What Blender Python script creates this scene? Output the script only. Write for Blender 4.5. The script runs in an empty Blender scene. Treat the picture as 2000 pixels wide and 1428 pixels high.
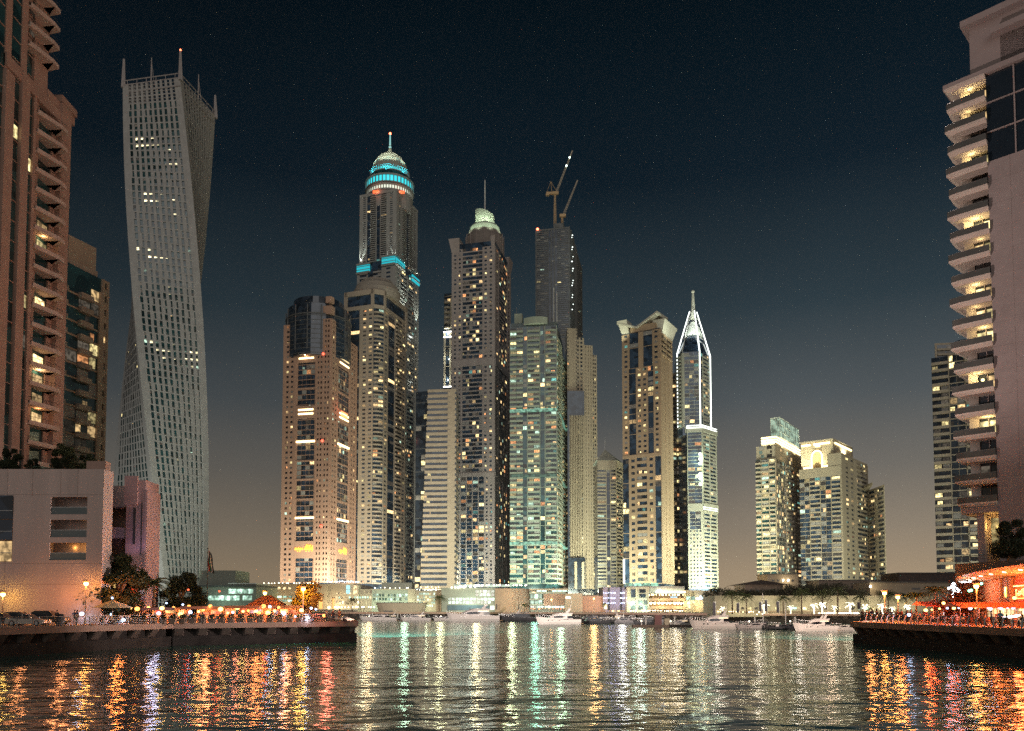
import bpy, bmesh, math, random
from math import sin, cos, tan, pi, radians, sqrt, atan2
from mathutils import Vector, Matrix
random.seed(11)
S = bpy.context.scene
COL = S.collection

# ------------------------------------------------------------------ camera, sky, light, exposure
F_PX, PITCH, CAM_Z = 1570.0, radians(2.88), 5.2
cam = bpy.data.cameras.new('camera'); cam_o = bpy.data.objects.new('camera', cam); COL.objects.link(cam_o)
cam_o.location = (0, 0, CAM_Z); cam_o.rotation_euler = (pi/2 + PITCH, 0, 0)
cam.sensor_width = 36; cam.lens = F_PX/2000*36
cam.shift_y = (1106-714)/2000.0
cam.clip_start = 0.5; cam.clip_end = 9000
S.camera = cam_o
S.view_settings.view_transform = 'Standard'; S.view_settings.look = 'None'
S.view_settings.exposure = 0.18; S.view_settings.gamma = 1
S.cycles.use_denoising = False     # keeps the fine grain a night photograph has
S.cycles.max_bounces = 5; S.cycles.diffuse_bounces = 2; S.cycles.glossy_bounces = 3
S.cycles.transmission_bounces = 3; S.cycles.transparent_max_bounces = 6
S.cycles.sample_clamp_indirect = 2.0; S.cycles.sample_clamp_direct = 14.0
S.cycles.caustics_reflective = False; S.cycles.caustics_refractive = False

world = bpy.data.worlds.new('World'); S.world = world; world.use_nodes = True
nt = world.node_tree; nt.nodes.clear()
def N(nt, t, **kw):
    n = nt.nodes.new(t)
    for k, v in kw.items(): setattr(n, k, v)
    return n
wo = N(nt, 'ShaderNodeOutputWorld'); bg = N(nt, 'ShaderNodeBackground')
tc = N(nt, 'ShaderNodeTexCoord'); sx = N(nt, 'ShaderNodeSeparateXYZ')
nt.links.new(tc.outputs['Generated'], sx.inputs[0])
ramp = N(nt, 'ShaderNodeValToRGB')
cr = ramp.color_ramp
# elevation (sine) -> colour of the night sky over a lit city
stops = [(0.0, (.350, .262, .165)), (.04, (.325, .245, .160)), (.09, (.238, .195, .145)), (.16, (.138, .128, .112)),
         (.24, (.064, .075, .081)), (.34, (.0205, .0350, .045)), (.47, (.0030, .0098, .0170)), (.62, (.0004, .0042, .0078)), (1.0, (.0002, .0028, .0050))]
while len(cr.elements) < len(stops): cr.elements.new(0.5)
for e, (p, c) in zip(cr.elements, stops): e.position = p; e.color = (*c, 1)
ab = N(nt, 'ShaderNodeMath', operation='MAXIMUM'); ab.inputs[1].default_value = 0.0
nt.links.new(sx.outputs[2], ab.inputs[0]); nt.links.new(ab.outputs[0], ramp.inputs[0])
# the glow is weaker towards the left, warmer towards the right; drifting thin haze
mr = N(nt, 'ShaderNodeMapRange'); mr.inputs[1].default_value = -.5; mr.inputs[2].default_value = .35; mr.inputs[3].default_value = .62; mr.inputs[4].default_value = 1.08
nt.links.new(sx.outputs[0], mr.inputs[0])
nz = N(nt, 'ShaderNodeTexNoise'); nz.inputs['Scale'].default_value = 2.3; nz.inputs['Detail'].default_value = 4
nt.links.new(tc.outputs['Generated'], nz.inputs['Vector'])
nr = N(nt, 'ShaderNodeMapRange'); nr.inputs[1].default_value = .3; nr.inputs[2].default_value = .7; nr.inputs[3].default_value = .88; nr.inputs[4].default_value = 1.14
nt.links.new(nz.outputs['Fac'], nr.inputs[0])
mm = N(nt, 'ShaderNodeMath', operation='MULTIPLY'); nt.links.new(mr.outputs[0], mm.inputs[0]); nt.links.new(nr.outputs[0], mm.inputs[1])
nt.links.new(ramp.outputs[0], bg.inputs[0]); nt.links.new(mm.outputs[0], bg.inputs[1])
nt.links.new(bg.outputs[0], wo.inputs[0])

def lamp_sun(energy, color, angle, rot):
    l = bpy.data.lights.new('city_glow', 'SUN'); l.energy = energy; l.color = color; l.angle = radians(angle)
    o = bpy.data.objects.new('city_glow', l); COL.objects.link(o); o.rotation_euler = rot
# the soft glow of the city behind the viewer
lamp_sun(0.50, (.96, .93, .92), 50, (radians(76), 0, radians(3)))

def point(x, y, z, power, color=(1, .6, .3), r=.2):
    if y < 160: color = (color[0]**1.6, color[1]**1.6, color[2]**1.6); r *= 1.5
    l = bpy.data.lights.new('lamp_light', 'POINT'); l.energy = power; l.color = color; l.shadow_soft_size = r
    o = bpy.data.objects.new('lamp_light', l); COL.objects.link(o); o.location = (x, y, z); return o
FLOOD_K = 4.2
def flood(p, t, power, color=(1, .8, .5), ang=70, r=1.0, blend=.6):
    color = tuple(a*.45+b*.55 for a, b in zip(color, (.84, .97, .84))) if p[1] > 150 and power > 9500 else color
    l = bpy.data.lights.new('wash_spot', 'SPOT'); l.energy = power; l.color = color; l.shadow_soft_size = r
    l.spot_size = radians(ang); l.spot_blend = blend
    o = bpy.data.objects.new('wash_spot', l); COL.objects.link(o); o.location = p
    if power > 7500 and t[2]-p[2] > 50 and p[2] < 40 and p[1] > 150:    # added spot in place of street light on a tower: wide, from further off
        h = Vector((p[0]-t[0], p[1]-t[1])); h.normalize(); p = (p[0]+h.x*32, p[1]+h.y*32, 14); t = (t[0], t[1], 62)
        l.spot_size = radians(150); l.spot_blend = .9; l.energy = power*FLOOD_K; l.shadow_soft_size = 3; o.location = p
    d = Vector(t) - Vector(p); o.rotation_euler = d.to_track_quat('-Z', 'Y').to_euler(); return o

# ------------------------------------------------------------------ photograph geometry -> metres
def AK(y):
    dy = (1106-y)/F_PX
    return cos(PITCH) - dy*sin(PITCH), (sin(PITCH) + dy*cos(PITCH))
def PX(x, D, y=1185): return D*(x-1000)/F_PX/AK(y)[0]
def PZ(y, D): a, b = AK(y); return CAM_Z + D*b/a
def foot(xl, xc, xr, D, beta, y=1185):
    """left, corner and right points of two walls at right angles, corner nearest; beta = turn of the left wall"""
    b = radians(beta); a = AK(y)[0]
    kl, kr = (xl-1000)/F_PX/a, (xr-1000)/F_PX/a
    F = Vector((PX(xc, D, y), D)); dl = Vector((-cos(b), sin(b))); dr = Vector((sin(b), cos(b)))
    tl = (kl*F.y - F.x)/(dl.x - kl*dl.y); tr = (kr*F.y - F.x)/(dr.x - kr*dr.y)
    return F + dl*tl, F, F + dr*tr

# ------------------------------------------------------------------ materials
def new_mat(name):
    m = bpy.data.materials.new(name); m.use_nodes = True
    return m, m.node_tree, m.node_tree.nodes['Principled BSDF']
def surf(name, c, rough=.8, noise=.25, scale=.3, metal=0, bump=0, spec=.5, streak=False, scale2=None):
    m, t, b = new_mat(name)
    b.inputs['Roughness'].default_value = rough; b.inputs['Metallic'].default_value = metal
    b.inputs['Specular IOR Level'].default_value = spec
    tcn = N(t, 'ShaderNodeTexCoord'); mp = N(t, 'ShaderNodeMapping')
    t.links.new(tcn.outputs['Object'], mp.inputs[0])
    mp.inputs['Scale'].default_value = (1, 1, .12 if streak else 1)
    n = N(t, 'ShaderNodeTexNoise'); n.inputs['Scale'].default_value = scale; n.inputs['Detail'].default_value = 8; n.inputs['Roughness'].default_value = .65
    t.links.new(mp.outputs[0], n.inputs['Vector'])
    mx = N(t, 'ShaderNodeMix', data_type='RGBA'); 
    lo = [v*(1-noise) for v in c]; hi = [min(1, v*(1+noise)) for v in c]
    mx.inputs['A'].default_value = (*lo, 1); mx.inputs['B'].default_value = (*hi, 1)
    r = N(t, 'ShaderNodeMapRange'); r.inputs[1].default_value = .3; r.inputs[2].default_value = .7
    t.links.new(n.outputs['Fac'], r.inputs[0]); t.links.new(r.outputs[0], mx.inputs['Factor'])
    t.links.new(mx.outputs['Result'], b.inputs['Base Color'])
    if bump:
        bn = N(t, 'ShaderNodeBump'); bn.inputs['Strength'].default_value = bump; bn.inputs['Distance'].default_value = .1
        n2 = N(t, 'ShaderNodeTexNoise'); n2.inputs['Scale'].default_value = scale2 or scale*8; n2.inputs['Detail'].default_value = 5
        t.links.new(tcn.outputs['Object'], n2.inputs['Vector']); t.links.new(n2.outputs['Fac'], bn.inputs['Height']); t.links.new(bn.outputs[0], b.inputs['Normal'])
    return m
def glow(name, c, s, sample=False, vary=0.0, scale=1.2):
    """a thing that gives off light; vary = how uneven (rooms behind windows)"""
    m, t, b = new_mat(name)
    b.inputs['Base Color'].default_value = (.03, .03, .03, 1); b.inputs['Roughness'].default_value = .3
    b.inputs['Emission Color'].default_value = (*c, 1); b.inputs['Emission Strength'].default_value = s
    if vary:
        g = N(t, 'ShaderNodeNewGeometry'); oi = N(t, 'ShaderNodeObjectInfo')
        a = N(t, 'ShaderNodeMath', operation='ADD'); t.links.new(g.outputs['Random Per Island'], a.inputs[0]); t.links.new(oi.outputs['Random'], a.inputs[1])
        fr = N(t, 'ShaderNodeMath', operation='FRACT'); t.links.new(a.outputs[0], fr.inputs[0])
        pw = N(t, 'ShaderNodeMath', operation='POWER'); pw.inputs[1].default_value = 1.6; t.links.new(fr.outputs[0], pw.inputs[0])
        r = N(t, 'ShaderNodeMapRange'); r.inputs[3].default_value = s*(1-vary); r.inputs[4].default_value = s*(1+vary)
        t.links.new(pw.outputs[0], r.inputs[0])
        tcn = N(t, 'ShaderNodeNewGeometry'); n = N(t, 'ShaderNodeTexNoise'); n.inputs['Scale'].default_value = scale; n.inputs['Detail'].default_value = 2
        t.links.new(tcn.outputs['Position'], n.inputs['Vector'])
        r2 = N(t, 'ShaderNodeMapRange'); r2.inputs[1].default_value = .38; r2.inputs[2].default_value = .62; r2.inputs[3].default_value = .3; r2.inputs[4].default_value = 1.45
        t.links.new(n.outputs['Fac'], r2.inputs[0])
        m2 = N(t, 'ShaderNodeMath', operation='MULTIPLY'); t.links.new(r.outputs[0], m2.inputs[0]); t.links.new(r2.outputs[0], m2.inputs[1])
        t.links.new(m2.outputs[0], b.inputs['Emission Strength'])
    m.cycles.emission_sampling = 'AUTO' if sample else 'NONE'
    return m
def glassmat(name, c, rough=.12, vary=.5):
    m, t, b = new_mat(name)
    b.inputs['Roughness'].default_value = rough; b.inputs['Specular IOR Level'].default_value = .9
    tcn = N(t, 'ShaderNodeNewGeometry'); v = N(t, 'ShaderNodeTexVoronoi'); v.inputs['Scale'].default_value = .3
    t.links.new(tcn.outputs['Position'], v.inputs['Vector'])
    mx = N(t, 'ShaderNodeMix', data_type='RGBA'); sp = N(t, 'ShaderNodeSeparateColor')
    t.links.new(v.outputs['Color'], sp.inputs[0]); t.links.new(sp.outputs[0], mx.inputs['Factor'])
    mx.inputs['A'].default_value = (*[x*(1-vary) for x in c], 1); mx.inputs['B'].default_value = (*[x*(1+vary*2.5) for x in c], 1)
    t.links.new(mx.outputs['Result'], b.inputs['Base Color'])
    return m
WARM = glow('window_warm', (1, .66, .30), 1.3, vary=.8)
YEL = glow('window_yellow', (1, .80, .36), 1.3, vary=.8)
ORG = glow('window_orange', (1, .42, .16), 1.1, vary=.7)
GRN = glow('window_green_white', (.68, 1, .76), .75, vary=.8)
CYN = glow('window_cyan', (.25, .80, .72), .5, vary=.6)
DIM = glow('window_dim', (.60, .50, .38), .075, vary=.95)
BLIND = surf('window_blind', (.30, .29, .27), .9, .3, 1.0)
PANEMATS = [WARM, YEL, ORG, GRN, CYN, DIM, BLIND, glow('window_bright', (1, .86, .50), 2.0, vary=.45)]
GLASS = glassmat('dark_glass', (.016, .024, .036))
GLASSB = glassmat('blue_glass', (.020, .036, .060))
GLASST = glassmat('teal_glass', (.012, .040, .044))
CONC = surf('concrete', (.33, .31, .28), .85, .2, .2, bump=.2)
STEEL = surf('steel', (.42, .42, .42), .4, .1, 1, metal=.8)
DARK = surf('dark_paint', (.03, .03, .032), .6, .3, .6)
WHITE = surf('white_paint', (.72, .71, .68), .5, .06, .6)

# ------------------------------------------------------------------ mesh building
class MB:
    def __init__(s): s.v = []; s.f = []; s.m = []
    def hexa(s, p, mi=0, skip=()):
        """p: four bottom points then four top points, same turn"""
        i = len(s.v); s.v += [tuple(q) for q in p]
        for k, f in enumerate(((3, 2, 1, 0), (4, 5, 6, 7), (0, 1, 5, 4), (1, 2, 6, 5), (2, 3, 7, 6), (3, 0, 4, 7))):
            if k not in skip: s.f.append([i+j for j in f]); s.m.append(mi)
    def box(s, x0, x1, y0, y1, z0, z1, mi=0):
        s.hexa([(x0, y0, z0), (x1, y0, z0), (x1, y1, z0), (x0, y1, z0), (x0, y0, z1), (x1, y0, z1), (x1, y1, z1), (x0, y1, z1)], mi)
    def prism(s, poly, z0, z1, mi=0, top=None):
        """poly counter-clockwise from above; top: another outline for the upper end"""
        i = len(s.v); n = len(poly); t = top or poly
        s.v += [(p[0], p[1], z0) for p in poly] + [(p[0], p[1], z1) for p in t]
        s.f.append([i+k for k in range(n-1, -1, -1)]); s.m.append(mi)
        s.f.append([i+n+k for k in range(n)]); s.m.append(mi)
        for k in range(n):
            q = (k+1) % n; s.f.append([i+k, i+q, i+n+q, i+n+k]); s.m.append(mi)
    def tube(s, a, b, r0, r1=None, n=8, mi=0):
        r1 = r0 if r1 is None else r1
        a = Vector(a); b = Vector(b); d = (b-a)
        if d.length < 1e-6: return
        d.normalize(); u = d.orthogonal().normalized(); w = d.cross(u)
        i = len(s.v)
        for c, r in ((a, r0), (b, r1)):
            for k in range(n):
                t = 2*pi*k/n; s.v.append(tuple(c + u*(r*cos(t)) + w*(r*sin(t))))
        for k in range(n):
            q = (k+1) % n; s.f.append([i+k, i+q, i+n+q, i+n+k]); s.m.append(mi)
        s.f.append([i+k for k in range(n-1, -1, -1)]); s.m.append(mi)
        s.f.append([i+n+k for k in range(n)]); s.m.append(mi)
    def path(s, pts, r, n=6, mi=0):
        for a, b in zip(pts[:-1], pts[1:]): s.tube(a, b, r, r, n, mi)
    def lathe(s, cx, cy, prof, n=24, mi=0, a0=0, a1=2*pi):
        """prof: list of (radius, z)"""
        i = len(s.v); full = abs(a1-a0-2*pi) < 1e-6; m = n if full else n+1
        for r, z in prof:
            for k in range(m):
                t = a0 + (a1-a0)*k/n; s.v.append((cx + r*cos(t), cy + r*sin(t), z))
        for j in range(len(prof)-1):
            for k in range(n):
                q = (k+1) % m; s.f.append([i+j*m+k, i+j*m+q, i+(j+1)*m+q, i+(j+1)*m+k]); s.m.append(mi)
        if full:
            if prof[0][0] > 1e-3: s.f.append([i+k for k in range(m-1, -1, -1)]); s.m.append(mi)
            if prof[-1][0] > 1e-3: s.f.append([i+(len(prof)-1)*m+k for k in range(m)]); s.m.append(mi)
    def quad(s, a, b, c, d, mi=0):
        i = len(s.v); s.v += [tuple(a), tuple(b), tuple(c), tuple(d)]; s.f.append([i, i+1, i+2, i+3]); s.m.append(mi)
    def poly(s, pts, mi=0):
        i = len(s.v); s.v += [tuple(p) for p in pts]; s.f.append(list(range(i, i+len(pts)))); s.m.append(mi)
    def blob(s, c, r, n=8, mi=0, sq=(1, 1, 1)):
        prof = [(max(1e-4, r*sin(pi*j/n)), -r*cos(pi*j/n)) for j in range(n+1)]
        i = len(s.v); s.lathe(0, 0, prof, n+2, mi)
        for k in range(i, len(s.v)):
            x, y, z = s.v[k]; s.v[k] = (c[0]+x*sq[0], c[1]+y*sq[1], c[2]+z*sq[2])
    def build(s, name, mats, parent=None, smooth=False, kind=None, loc=None):
        if not s.f: return None
        L = Vector(ORIGIN.get(parent.name, (0, 0, 0))) if parent else Vector(loc or (0, 0, 0))
        me = bpy.data.meshes.new(name)
        me.from_pydata([(x-L.x, y-L.y, z-L.z) for x, y, z in s.v], [], s.f)
        for m in (mats if isinstance(mats, (list, tuple)) else [mats]): me.materials.append(m)
        me.polygons.foreach_set('material_index', s.m)
        if smooth: me.polygons.foreach_set('use_smooth', [True]*len(s.f))
        me.update()
        o = bpy.data.objects.new(name, me); COL.objects.link(o)
        if parent: o.parent = parent; ORIGIN[o.name] = tuple(L)
        else: o.location = L; ORIGIN[o.name] = tuple(L)
        if kind: o['kind'] = kind
        return o
ORIGIN = {}
def tag(o, label=None, cat=None, group=None, kind=None):
    if label: o['label'] = label
    if cat: o['category'] = cat
    if group: o['group'] = group
    if kind: o['kind'] = kind
    return o
def thing(name, loc, label, cat, group=None, rz=0):
    o = bpy.data.objects.new(name, None); COL.objects.link(o); o.location = loc; o.rotation_euler = (0, 0, rz)
    o.empty_display_size = .3
    ORIGIN[o.name] = tuple(loc); return tag(o, label, cat, group)
KIDS = {}
def kids(o):
    return [c for c in o.children]
def copy_tree(o, loc=None, rz=None, label=None, group=None, scale=None, parent=None):
    c = o.copy(); COL.objects.link(c)
    if parent: c.parent = parent
    if loc is not None: c.location = loc
    if rz is not None: c.rotation_euler = (0, 0, rz)
    if scale is not None: c.scale = (scale,)*3 if not isinstance(scale, tuple) else scale
    if label: c['label'] = label
    if group: c['group'] = group
    for ch in kids(o): copy_tree(ch, parent=c)
    return c
def text_obj(body, size, mat, parent, loc, rot, name='sign_lettering', depth=.04, width=None):
    cu = bpy.data.curves.new(name, 'FONT'); cu.body = body; cu.size = size; cu.extrude = depth; cu.align_x = 'CENTER'; cu.align_y = 'CENTER'
    o = bpy.data.objects.new(name, cu); COL.objects.link(o)
    bpy.context.view_layer.update()
    me = bpy.data.meshes.new_from_object(o); bpy.data.objects.remove(o)
    me.materials.clear(); me.materials.append(mat)
    o = bpy.data.objects.new(name, me); COL.objects.link(o); o.parent = parent
    L = Vector(ORIGIN[parent.name]); o.location = Vector(loc)-L; o.rotation_euler = rot
    return o

# ------------------------------------------------------------------ towers
PANE = []
for m_ in PANEMATS:
    b_ = MB(); b_.box(-.5, .5, -.03, .03, -.5, .5); me_ = bpy.data.meshes.new('window_pane'); me_.from_pydata(b_.v, [], b_.f); me_.materials.append(m_); PANE.append(me_)
class Tower:
    def __init__(s, name, label, x, y, z, wall, glass=None, group=None, cat='tower', pal=(5, 4, 1, 1, 0), blind=.12, dim=.22, bal=None, nwin=100):
        s.root = thing(name, (x, y, z), label, cat, group or 'towers and high-rises round the marina')
        s.w = MB(); s.g = MB(); s.b = MB(); s.panes = []; s.wall = wall; s.glass = glass or GLASS; s.pal = pal; s.blind = blind; s.dim = dim; s.bal = bal or wall; s.nwin = nwin
        s.ins = []
    def core(s, poly, z0, z1, mi=0): s.g.prism(poly, z0, z1, mi)
    def fr(s, A, B):
        A = Vector(A[:2]); B = Vector(B[:2]); L = (B-A).length; u = (B-A)/L; n = Vector((u.y, -u.x)); return A, u, n, L
    def fb(s, mb, A, u, n, u0, u1, z0, z1, d0, d1, mi=0):
        if u1-u0 < .01 or z1-z0 < .01: return
        p = [A+u*u0+n*d1, A+u*u1+n*d1, A+u*u1+n*d0, A+u*u0+n*d0]
        mb.hexa([(q.x, q.y, z0) for q in p] + [(q.x, q.y, z1) for q in p])
    def pane(s, A, u, n, u0, u1, z0, z1, d, lit, force=None):
        r = random.random()
        if force is not None: k = force
        elif r < lit*1.35: k = random.choices(range(5), s.pal)[0]
        elif r < lit*1.35 + s.dim: k = 5
        elif r < lit*1.35 + s.dim + s.blind: k = 6
        else: return
        if force is None and k < 6 and random.random() < .42:      # a curtain half drawn, or a blind half down
            f = random.uniform(.35, .8)
            if random.random() < .5: u1 = u0+(u1-u0)*f
            else: u0 = u1-(u1-u0)*f
            if random.random() < .4: z1 = z0+(z1-z0)*random.uniform(.5, .9)
        c = A + u*((u0+u1)/2) + n*(d)
        s.panes.append((c.x, c.y, (z0+z1)/2, u1-u0, z1-z0, atan2(u.y, u.x), k))
    def face(s, A, B, z0, z1, nf, cols, lit=.1, dep=.35, litrows=None, sp=.45, bd=1.3, skiprows=()):
        A, u, n, L = s.fr(A, B); fh = (z1-z0)/nf
        toks = [(c[0], float(c[1:])) for c in cols.split()]; tot = sum(w for _, w in toks); x = 0
        rowf = [random.uniform(.4, 1.6) for _ in range(nf)]
        for t, w in toks:
            u0, u1 = x, x + w/tot*L; x = u1; ww = u1-u0
            if t == 'P': s.fb(s.w, A, u, n, u0, u1, z0, z1, 0, dep+.12); continue
            if t == 'S': s.fb(s.w, A, u, n, u0, u1, z0, z1, 0, dep); continue
            if t in 'WV':
                fw = .52 if t == 'W' else .38; ja = ww*(1-fw)/2; za, zb_ = (.34, .80) if t == 'W' else (.2, .85)
                s.fb(s.w, A, u, n, u0, u0+ja, z0, z1, 0, dep); s.fb(s.w, A, u, n, u1-ja, u1, z0, z1, 0, dep)
                s.fb(s.w, A, u, n, u0+ja, u1-ja, z0, z0+za*fh, 0, dep)
                for k in range(nf):
                    zb = z0+k*fh; zt = zb + fh*(1+za) if k < nf-1 else zb+fh
                    s.fb(s.w, A, u, n, u0+ja, u1-ja, zb+zb_*fh, zt, 0, dep)
                    s.pane(A, u, n, u0+ja, u1-ja, zb+za*fh, zb+zb_*fh, .06, lit*rowf[k])
            elif t == 'R':
                for k in range(nf):
                    zb = z0+k*fh
                    s.fb(s.w, A, u, n, u0, u1, zb, zb+sp*fh, 0, dep)
                    m = max(1, int(ww/3)); 
                    for j in range(m): s.pane(A, u, n, u0+ww*j/m+.1, u0+ww*(j+1)/m-.1, zb+sp*fh, zb+fh*.98, .06, lit*rowf[k])
            elif t == 'G':
                for k in range(nf):
                    zb = z0+k*fh
                    if k % 1 == 0: s.fb(s.w, A, u, n, u0, u1, zb, zb+.13*fh, 0, dep*.35)
                    m = max(1, int(ww/3))
                    for j in range(m): s.pane(A, u, n, u0+ww*j/m+.12, u0+ww*(j+1)/m-.12, zb+.2*fh, zb+.96*fh, .06, lit*rowf[k])
                m = int(ww/3)
                for j in range(1, m): s.fb(s.w, A, u, n, u0+ww*j/m-.06, u0+ww*j/m+.06, z0, z1, 0, dep*.3)
            elif t == 'D':      # dark glass with few lines
                for k in range(0, nf, 4): s.fb(s.w, A, u, n, u0, u1, z0+k*fh, z0+k*fh+.1*fh, 0, dep*.3)
                for k in range(nf):
                    if random.random() < .5: s.pane(A, u, n, u0+.1, u1-.1, z0+(k+.2)*fh, z0+(k+.95)*fh, .06, lit*rowf[k])
            elif t in 'BO':
                for k in range(nf):
                    zb = z0+k*fh
                    if k in skiprows: continue
                    if t == 'B':
                        s.fb(s.b, A, u, n, u0+.08, u1-.08, zb-.12*fh, zb, 0, bd)
                        s.fb(s.b, A, u, n, u0+.08, u1-.08, zb, zb+.27*fh, bd-.15, bd)
                        s.fb(s.b, A, u, n, u0+.08, u0+.2, zb, zb+.27*fh, 0, bd-.15); s.fb(s.b, A, u, n, u1-.2, u1-.08, zb, zb+.27*fh, 0, bd-.15)
                    else:
                        K = 6; pts = []
                        for j in range(K+1):
                            a = j/K; pts.append(A + u*(u0+.1+(ww-.2)*a) + n*(.25+bd*sin(pi*a)**.6))
                        pts = [A+u*(u0+.1)] + pts + [A+u*(u1-.1)]
                        s.b.prism([(q.x, q.y) for q in pts], zb-.1*fh, zb+.24*fh)
                    m = max(1, int(ww/3.2))
                    for j in range(m): s.pane(A, u, n, u0+ww*j/m+.3, u0+ww*(j+1)/m-.3, zb+.12*fh, zb+.84*fh, .06, lit*rowf[k])
    def band(s, A, B, z0, z1, d=.6, mi=0):
        A, u, n, L = s.fr(A, B); s.fb(s.w, A, u, n, -d*.0, L, z0, z1, 0, d)
    def strip(s, mb, A, B, z0, z1, d0, d1, u0=0, u1=1):
        A, u, n, L = s.fr(A, B); s.fb(mb, A, u, n, u0*L, u1*L, z0, z1, d0, d1)
    def finish(s):
        R = s.root; L = Vector(ORIGIN[R.name])
        s.w.build('wall', s.wall, R); s.g.build('glazing', s.glass if isinstance(s.glass, (list, tuple)) else [s.glass], R)
        if s.b.f: s.b.build('balconies', s.bal, R, kind='stuff')
        rank = lambda p: (p[6] in (5, 6), -p[3]*p[4]*(1+random.random()*.2))
        s.panes.sort(key=rank); rest = MB()
        for q, (cx, cy, cz, w, h, a, k) in enumerate(s.panes):
            if q < s.nwin:
                o = bpy.data.objects.new('window', PANE[k]); COL.objects.link(o); o.parent = R
                o.location = (cx-L.x, cy-L.y, cz-L.z); o.rotation_euler = (0, 0, a); o.scale = (w, 1, h)
            else:
                dx, dy = cos(a)*w/2, sin(a)*w/2; nx, ny = sin(a)*.03, -cos(a)*.03
                rest.hexa([(cx-dx+nx, cy-dy+ny, cz-h/2), (cx+dx+nx, cy+dy+ny, cz-h/2), (cx+dx-nx, cy+dy-ny, cz-h/2), (cx-dx-nx, cy-dy-ny, cz-h/2),
                           (cx-dx+nx, cy-dy+ny, cz+h/2), (cx+dx+nx, cy+dy+ny, cz+h/2), (cx+dx-nx, cy+dy-ny, cz+h/2), (cx-dx-nx, cy-dy-ny, cz+h/2)], k, skip=(0, 1, 4))
        if rest.f: rest.build('windows', PANEMATS, R, kind='stuff')
        return R
def part(mb, name, mats, T, **kw): return mb.build(name, mats, T.root if isinstance(T, Tower) else T, **kw)
def P2(v): return (v[0], v[1])
# ------------------------------------------------------------------ setting: water, quays, far ground
def water_mat():
    m, t, b = new_mat('water')
    b.inputs['Base Color'].default_value = (.015, .12, .10, 1); b.inputs['Roughness'].default_value = .095
    b.inputs['Specular IOR Level'].default_value = .6; b.inputs['IOR'].default_value = 1.33
    g = N(t, 'ShaderNodeNewGeometry')
    def layer(sc, dist, det, strength, prev, rot=0):
        mp = N(t, 'ShaderNodeMapping'); mp.inputs['Scale'].default_value = sc; mp.inputs['Rotation'].default_value = (0, 0, rot)
        t.links.new(g.outputs['Position'], mp.inputs[0])
        n = N(t, 'ShaderNodeTexNoise'); n.inputs['Scale'].default_value = 1; n.inputs['Detail'].default_value = det; n.inputs['Roughness'].default_value = .5
        t.links.new(mp.outputs[0], n.inputs['Vector'])
        bn = N(t, 'ShaderNodeBump'); bn.inputs['Strength'].default_value = strength; bn.inputs['Distance'].default_value = dist
        t.links.new(n.outputs['Fac'], bn.inputs['Height'])
        if prev: t.links.new(prev.outputs[0], bn.inputs['Normal'])
        return bn
    a = layer((.09, .17, 1), .34, 1, 1, None, .2)
    c = layer((.36, .60, 1), .20, 2, 1, a, -.25)
    d = layer((1.3, 1.9, 1), .030, 2, 1, c, .35)
    t.links.new(d.outputs[0], b.inputs['Normal'])
    return m
wm = MB(); wm.quad((-900, -60, 0), (900, -60, 0), (900, 1500, 0), (-900, 1500, 0))
wo_ = wm.build('water', water_mat()); wo_['kind'] = 'structure'

DECK = 2.9
PAVE = surf('paving', (.30, .25, .20), .85, .25, .8, bump=.2)
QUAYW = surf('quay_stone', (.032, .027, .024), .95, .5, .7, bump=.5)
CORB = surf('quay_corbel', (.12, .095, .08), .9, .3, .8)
FASC = surf('quay_fascia', (.40, .27, .21), .85, .18, .6, bump=.2)  # warm lamp light on the fascia is put into this pinkish colour
def quay(name, poly, edge, lift=0):
    """deck slab over a set back wall carried on corbels, as the marina walks have"""
    mb = MB(); mb.prism(poly, DECK-.55, DECK, 0)
    cx = sum(p[0] for p in poly)/len(poly); cy = sum(p[1] for p in poly)/len(poly)
    mb2 = MB()
    for a, b in edge:
        A = Vector(a); B = Vector(b); L = (B-A).length; u = (B-A)/L; n = Vector((u.y, -u.x))
        def bx(u0, u1, z0, z1, d0, d1, mi, m=mb):
            p = [A+u*u0+n*d1, A+u*u1+n*d1, A+u*u1+n*d0, A+u*u0+n*d0]
            m.hexa([(q.x, q.y, z0) for q in p] + [(q.x, q.y, z1) for q in p], mi)
        bx(0, L, DECK-.62, DECK+.12, -.35, .12, 0)            # coping
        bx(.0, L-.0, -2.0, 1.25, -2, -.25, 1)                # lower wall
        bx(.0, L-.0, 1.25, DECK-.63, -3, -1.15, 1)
        k = 0.8
        while k < L-.6:
            p = [A+u*(k-.55)+n*(-.05), A+u*(k+.55)+n*(-.05), A+u*(k+.75)-n*1.1, A+u*(k-.75)-n*1.1]
            q = [A+u*(k-.55)+n*(-.85), A+u*(k+.55)+n*(-.85), A+u*(k+.75)-n*1.16, A+u*(k-.75)-n*1.16]
            mb.hexa([(c.x, c.y, 1.3) for c in q] + [(c.x, c.y, DECK-.64) for c in p], 2)
            k += 3.1 + random.uniform(-.1, .1)
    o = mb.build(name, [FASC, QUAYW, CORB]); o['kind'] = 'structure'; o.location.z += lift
    mb = MB(); mb.prism([(cx+(p[0]-cx)*.992, cy+(p[1]-cy)*.992) for p in poly], DECK+.002, DECK+.006, 0)
    return o
LQ = [(-60, 30), (-53, 83), (-45, 107), (-23, 120), (-42, 200), (-78, 330)]
RQ = [(48.8, 116), (50.3, 79), (52, 20)]
quay('quay', [(-400, 30), (-60, 30), (-53, 83), (-45, 107), (-23, 120), (-42, 200), (-78, 330), (-400, 330)], [((-60, 30), (-53, 83)), ((-53, 83), (-45, 107)), ((-45, 107), (-23, 120)), ((-23, 120), (-42, 200)), ((-42, 200), (-78, 330))])
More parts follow.
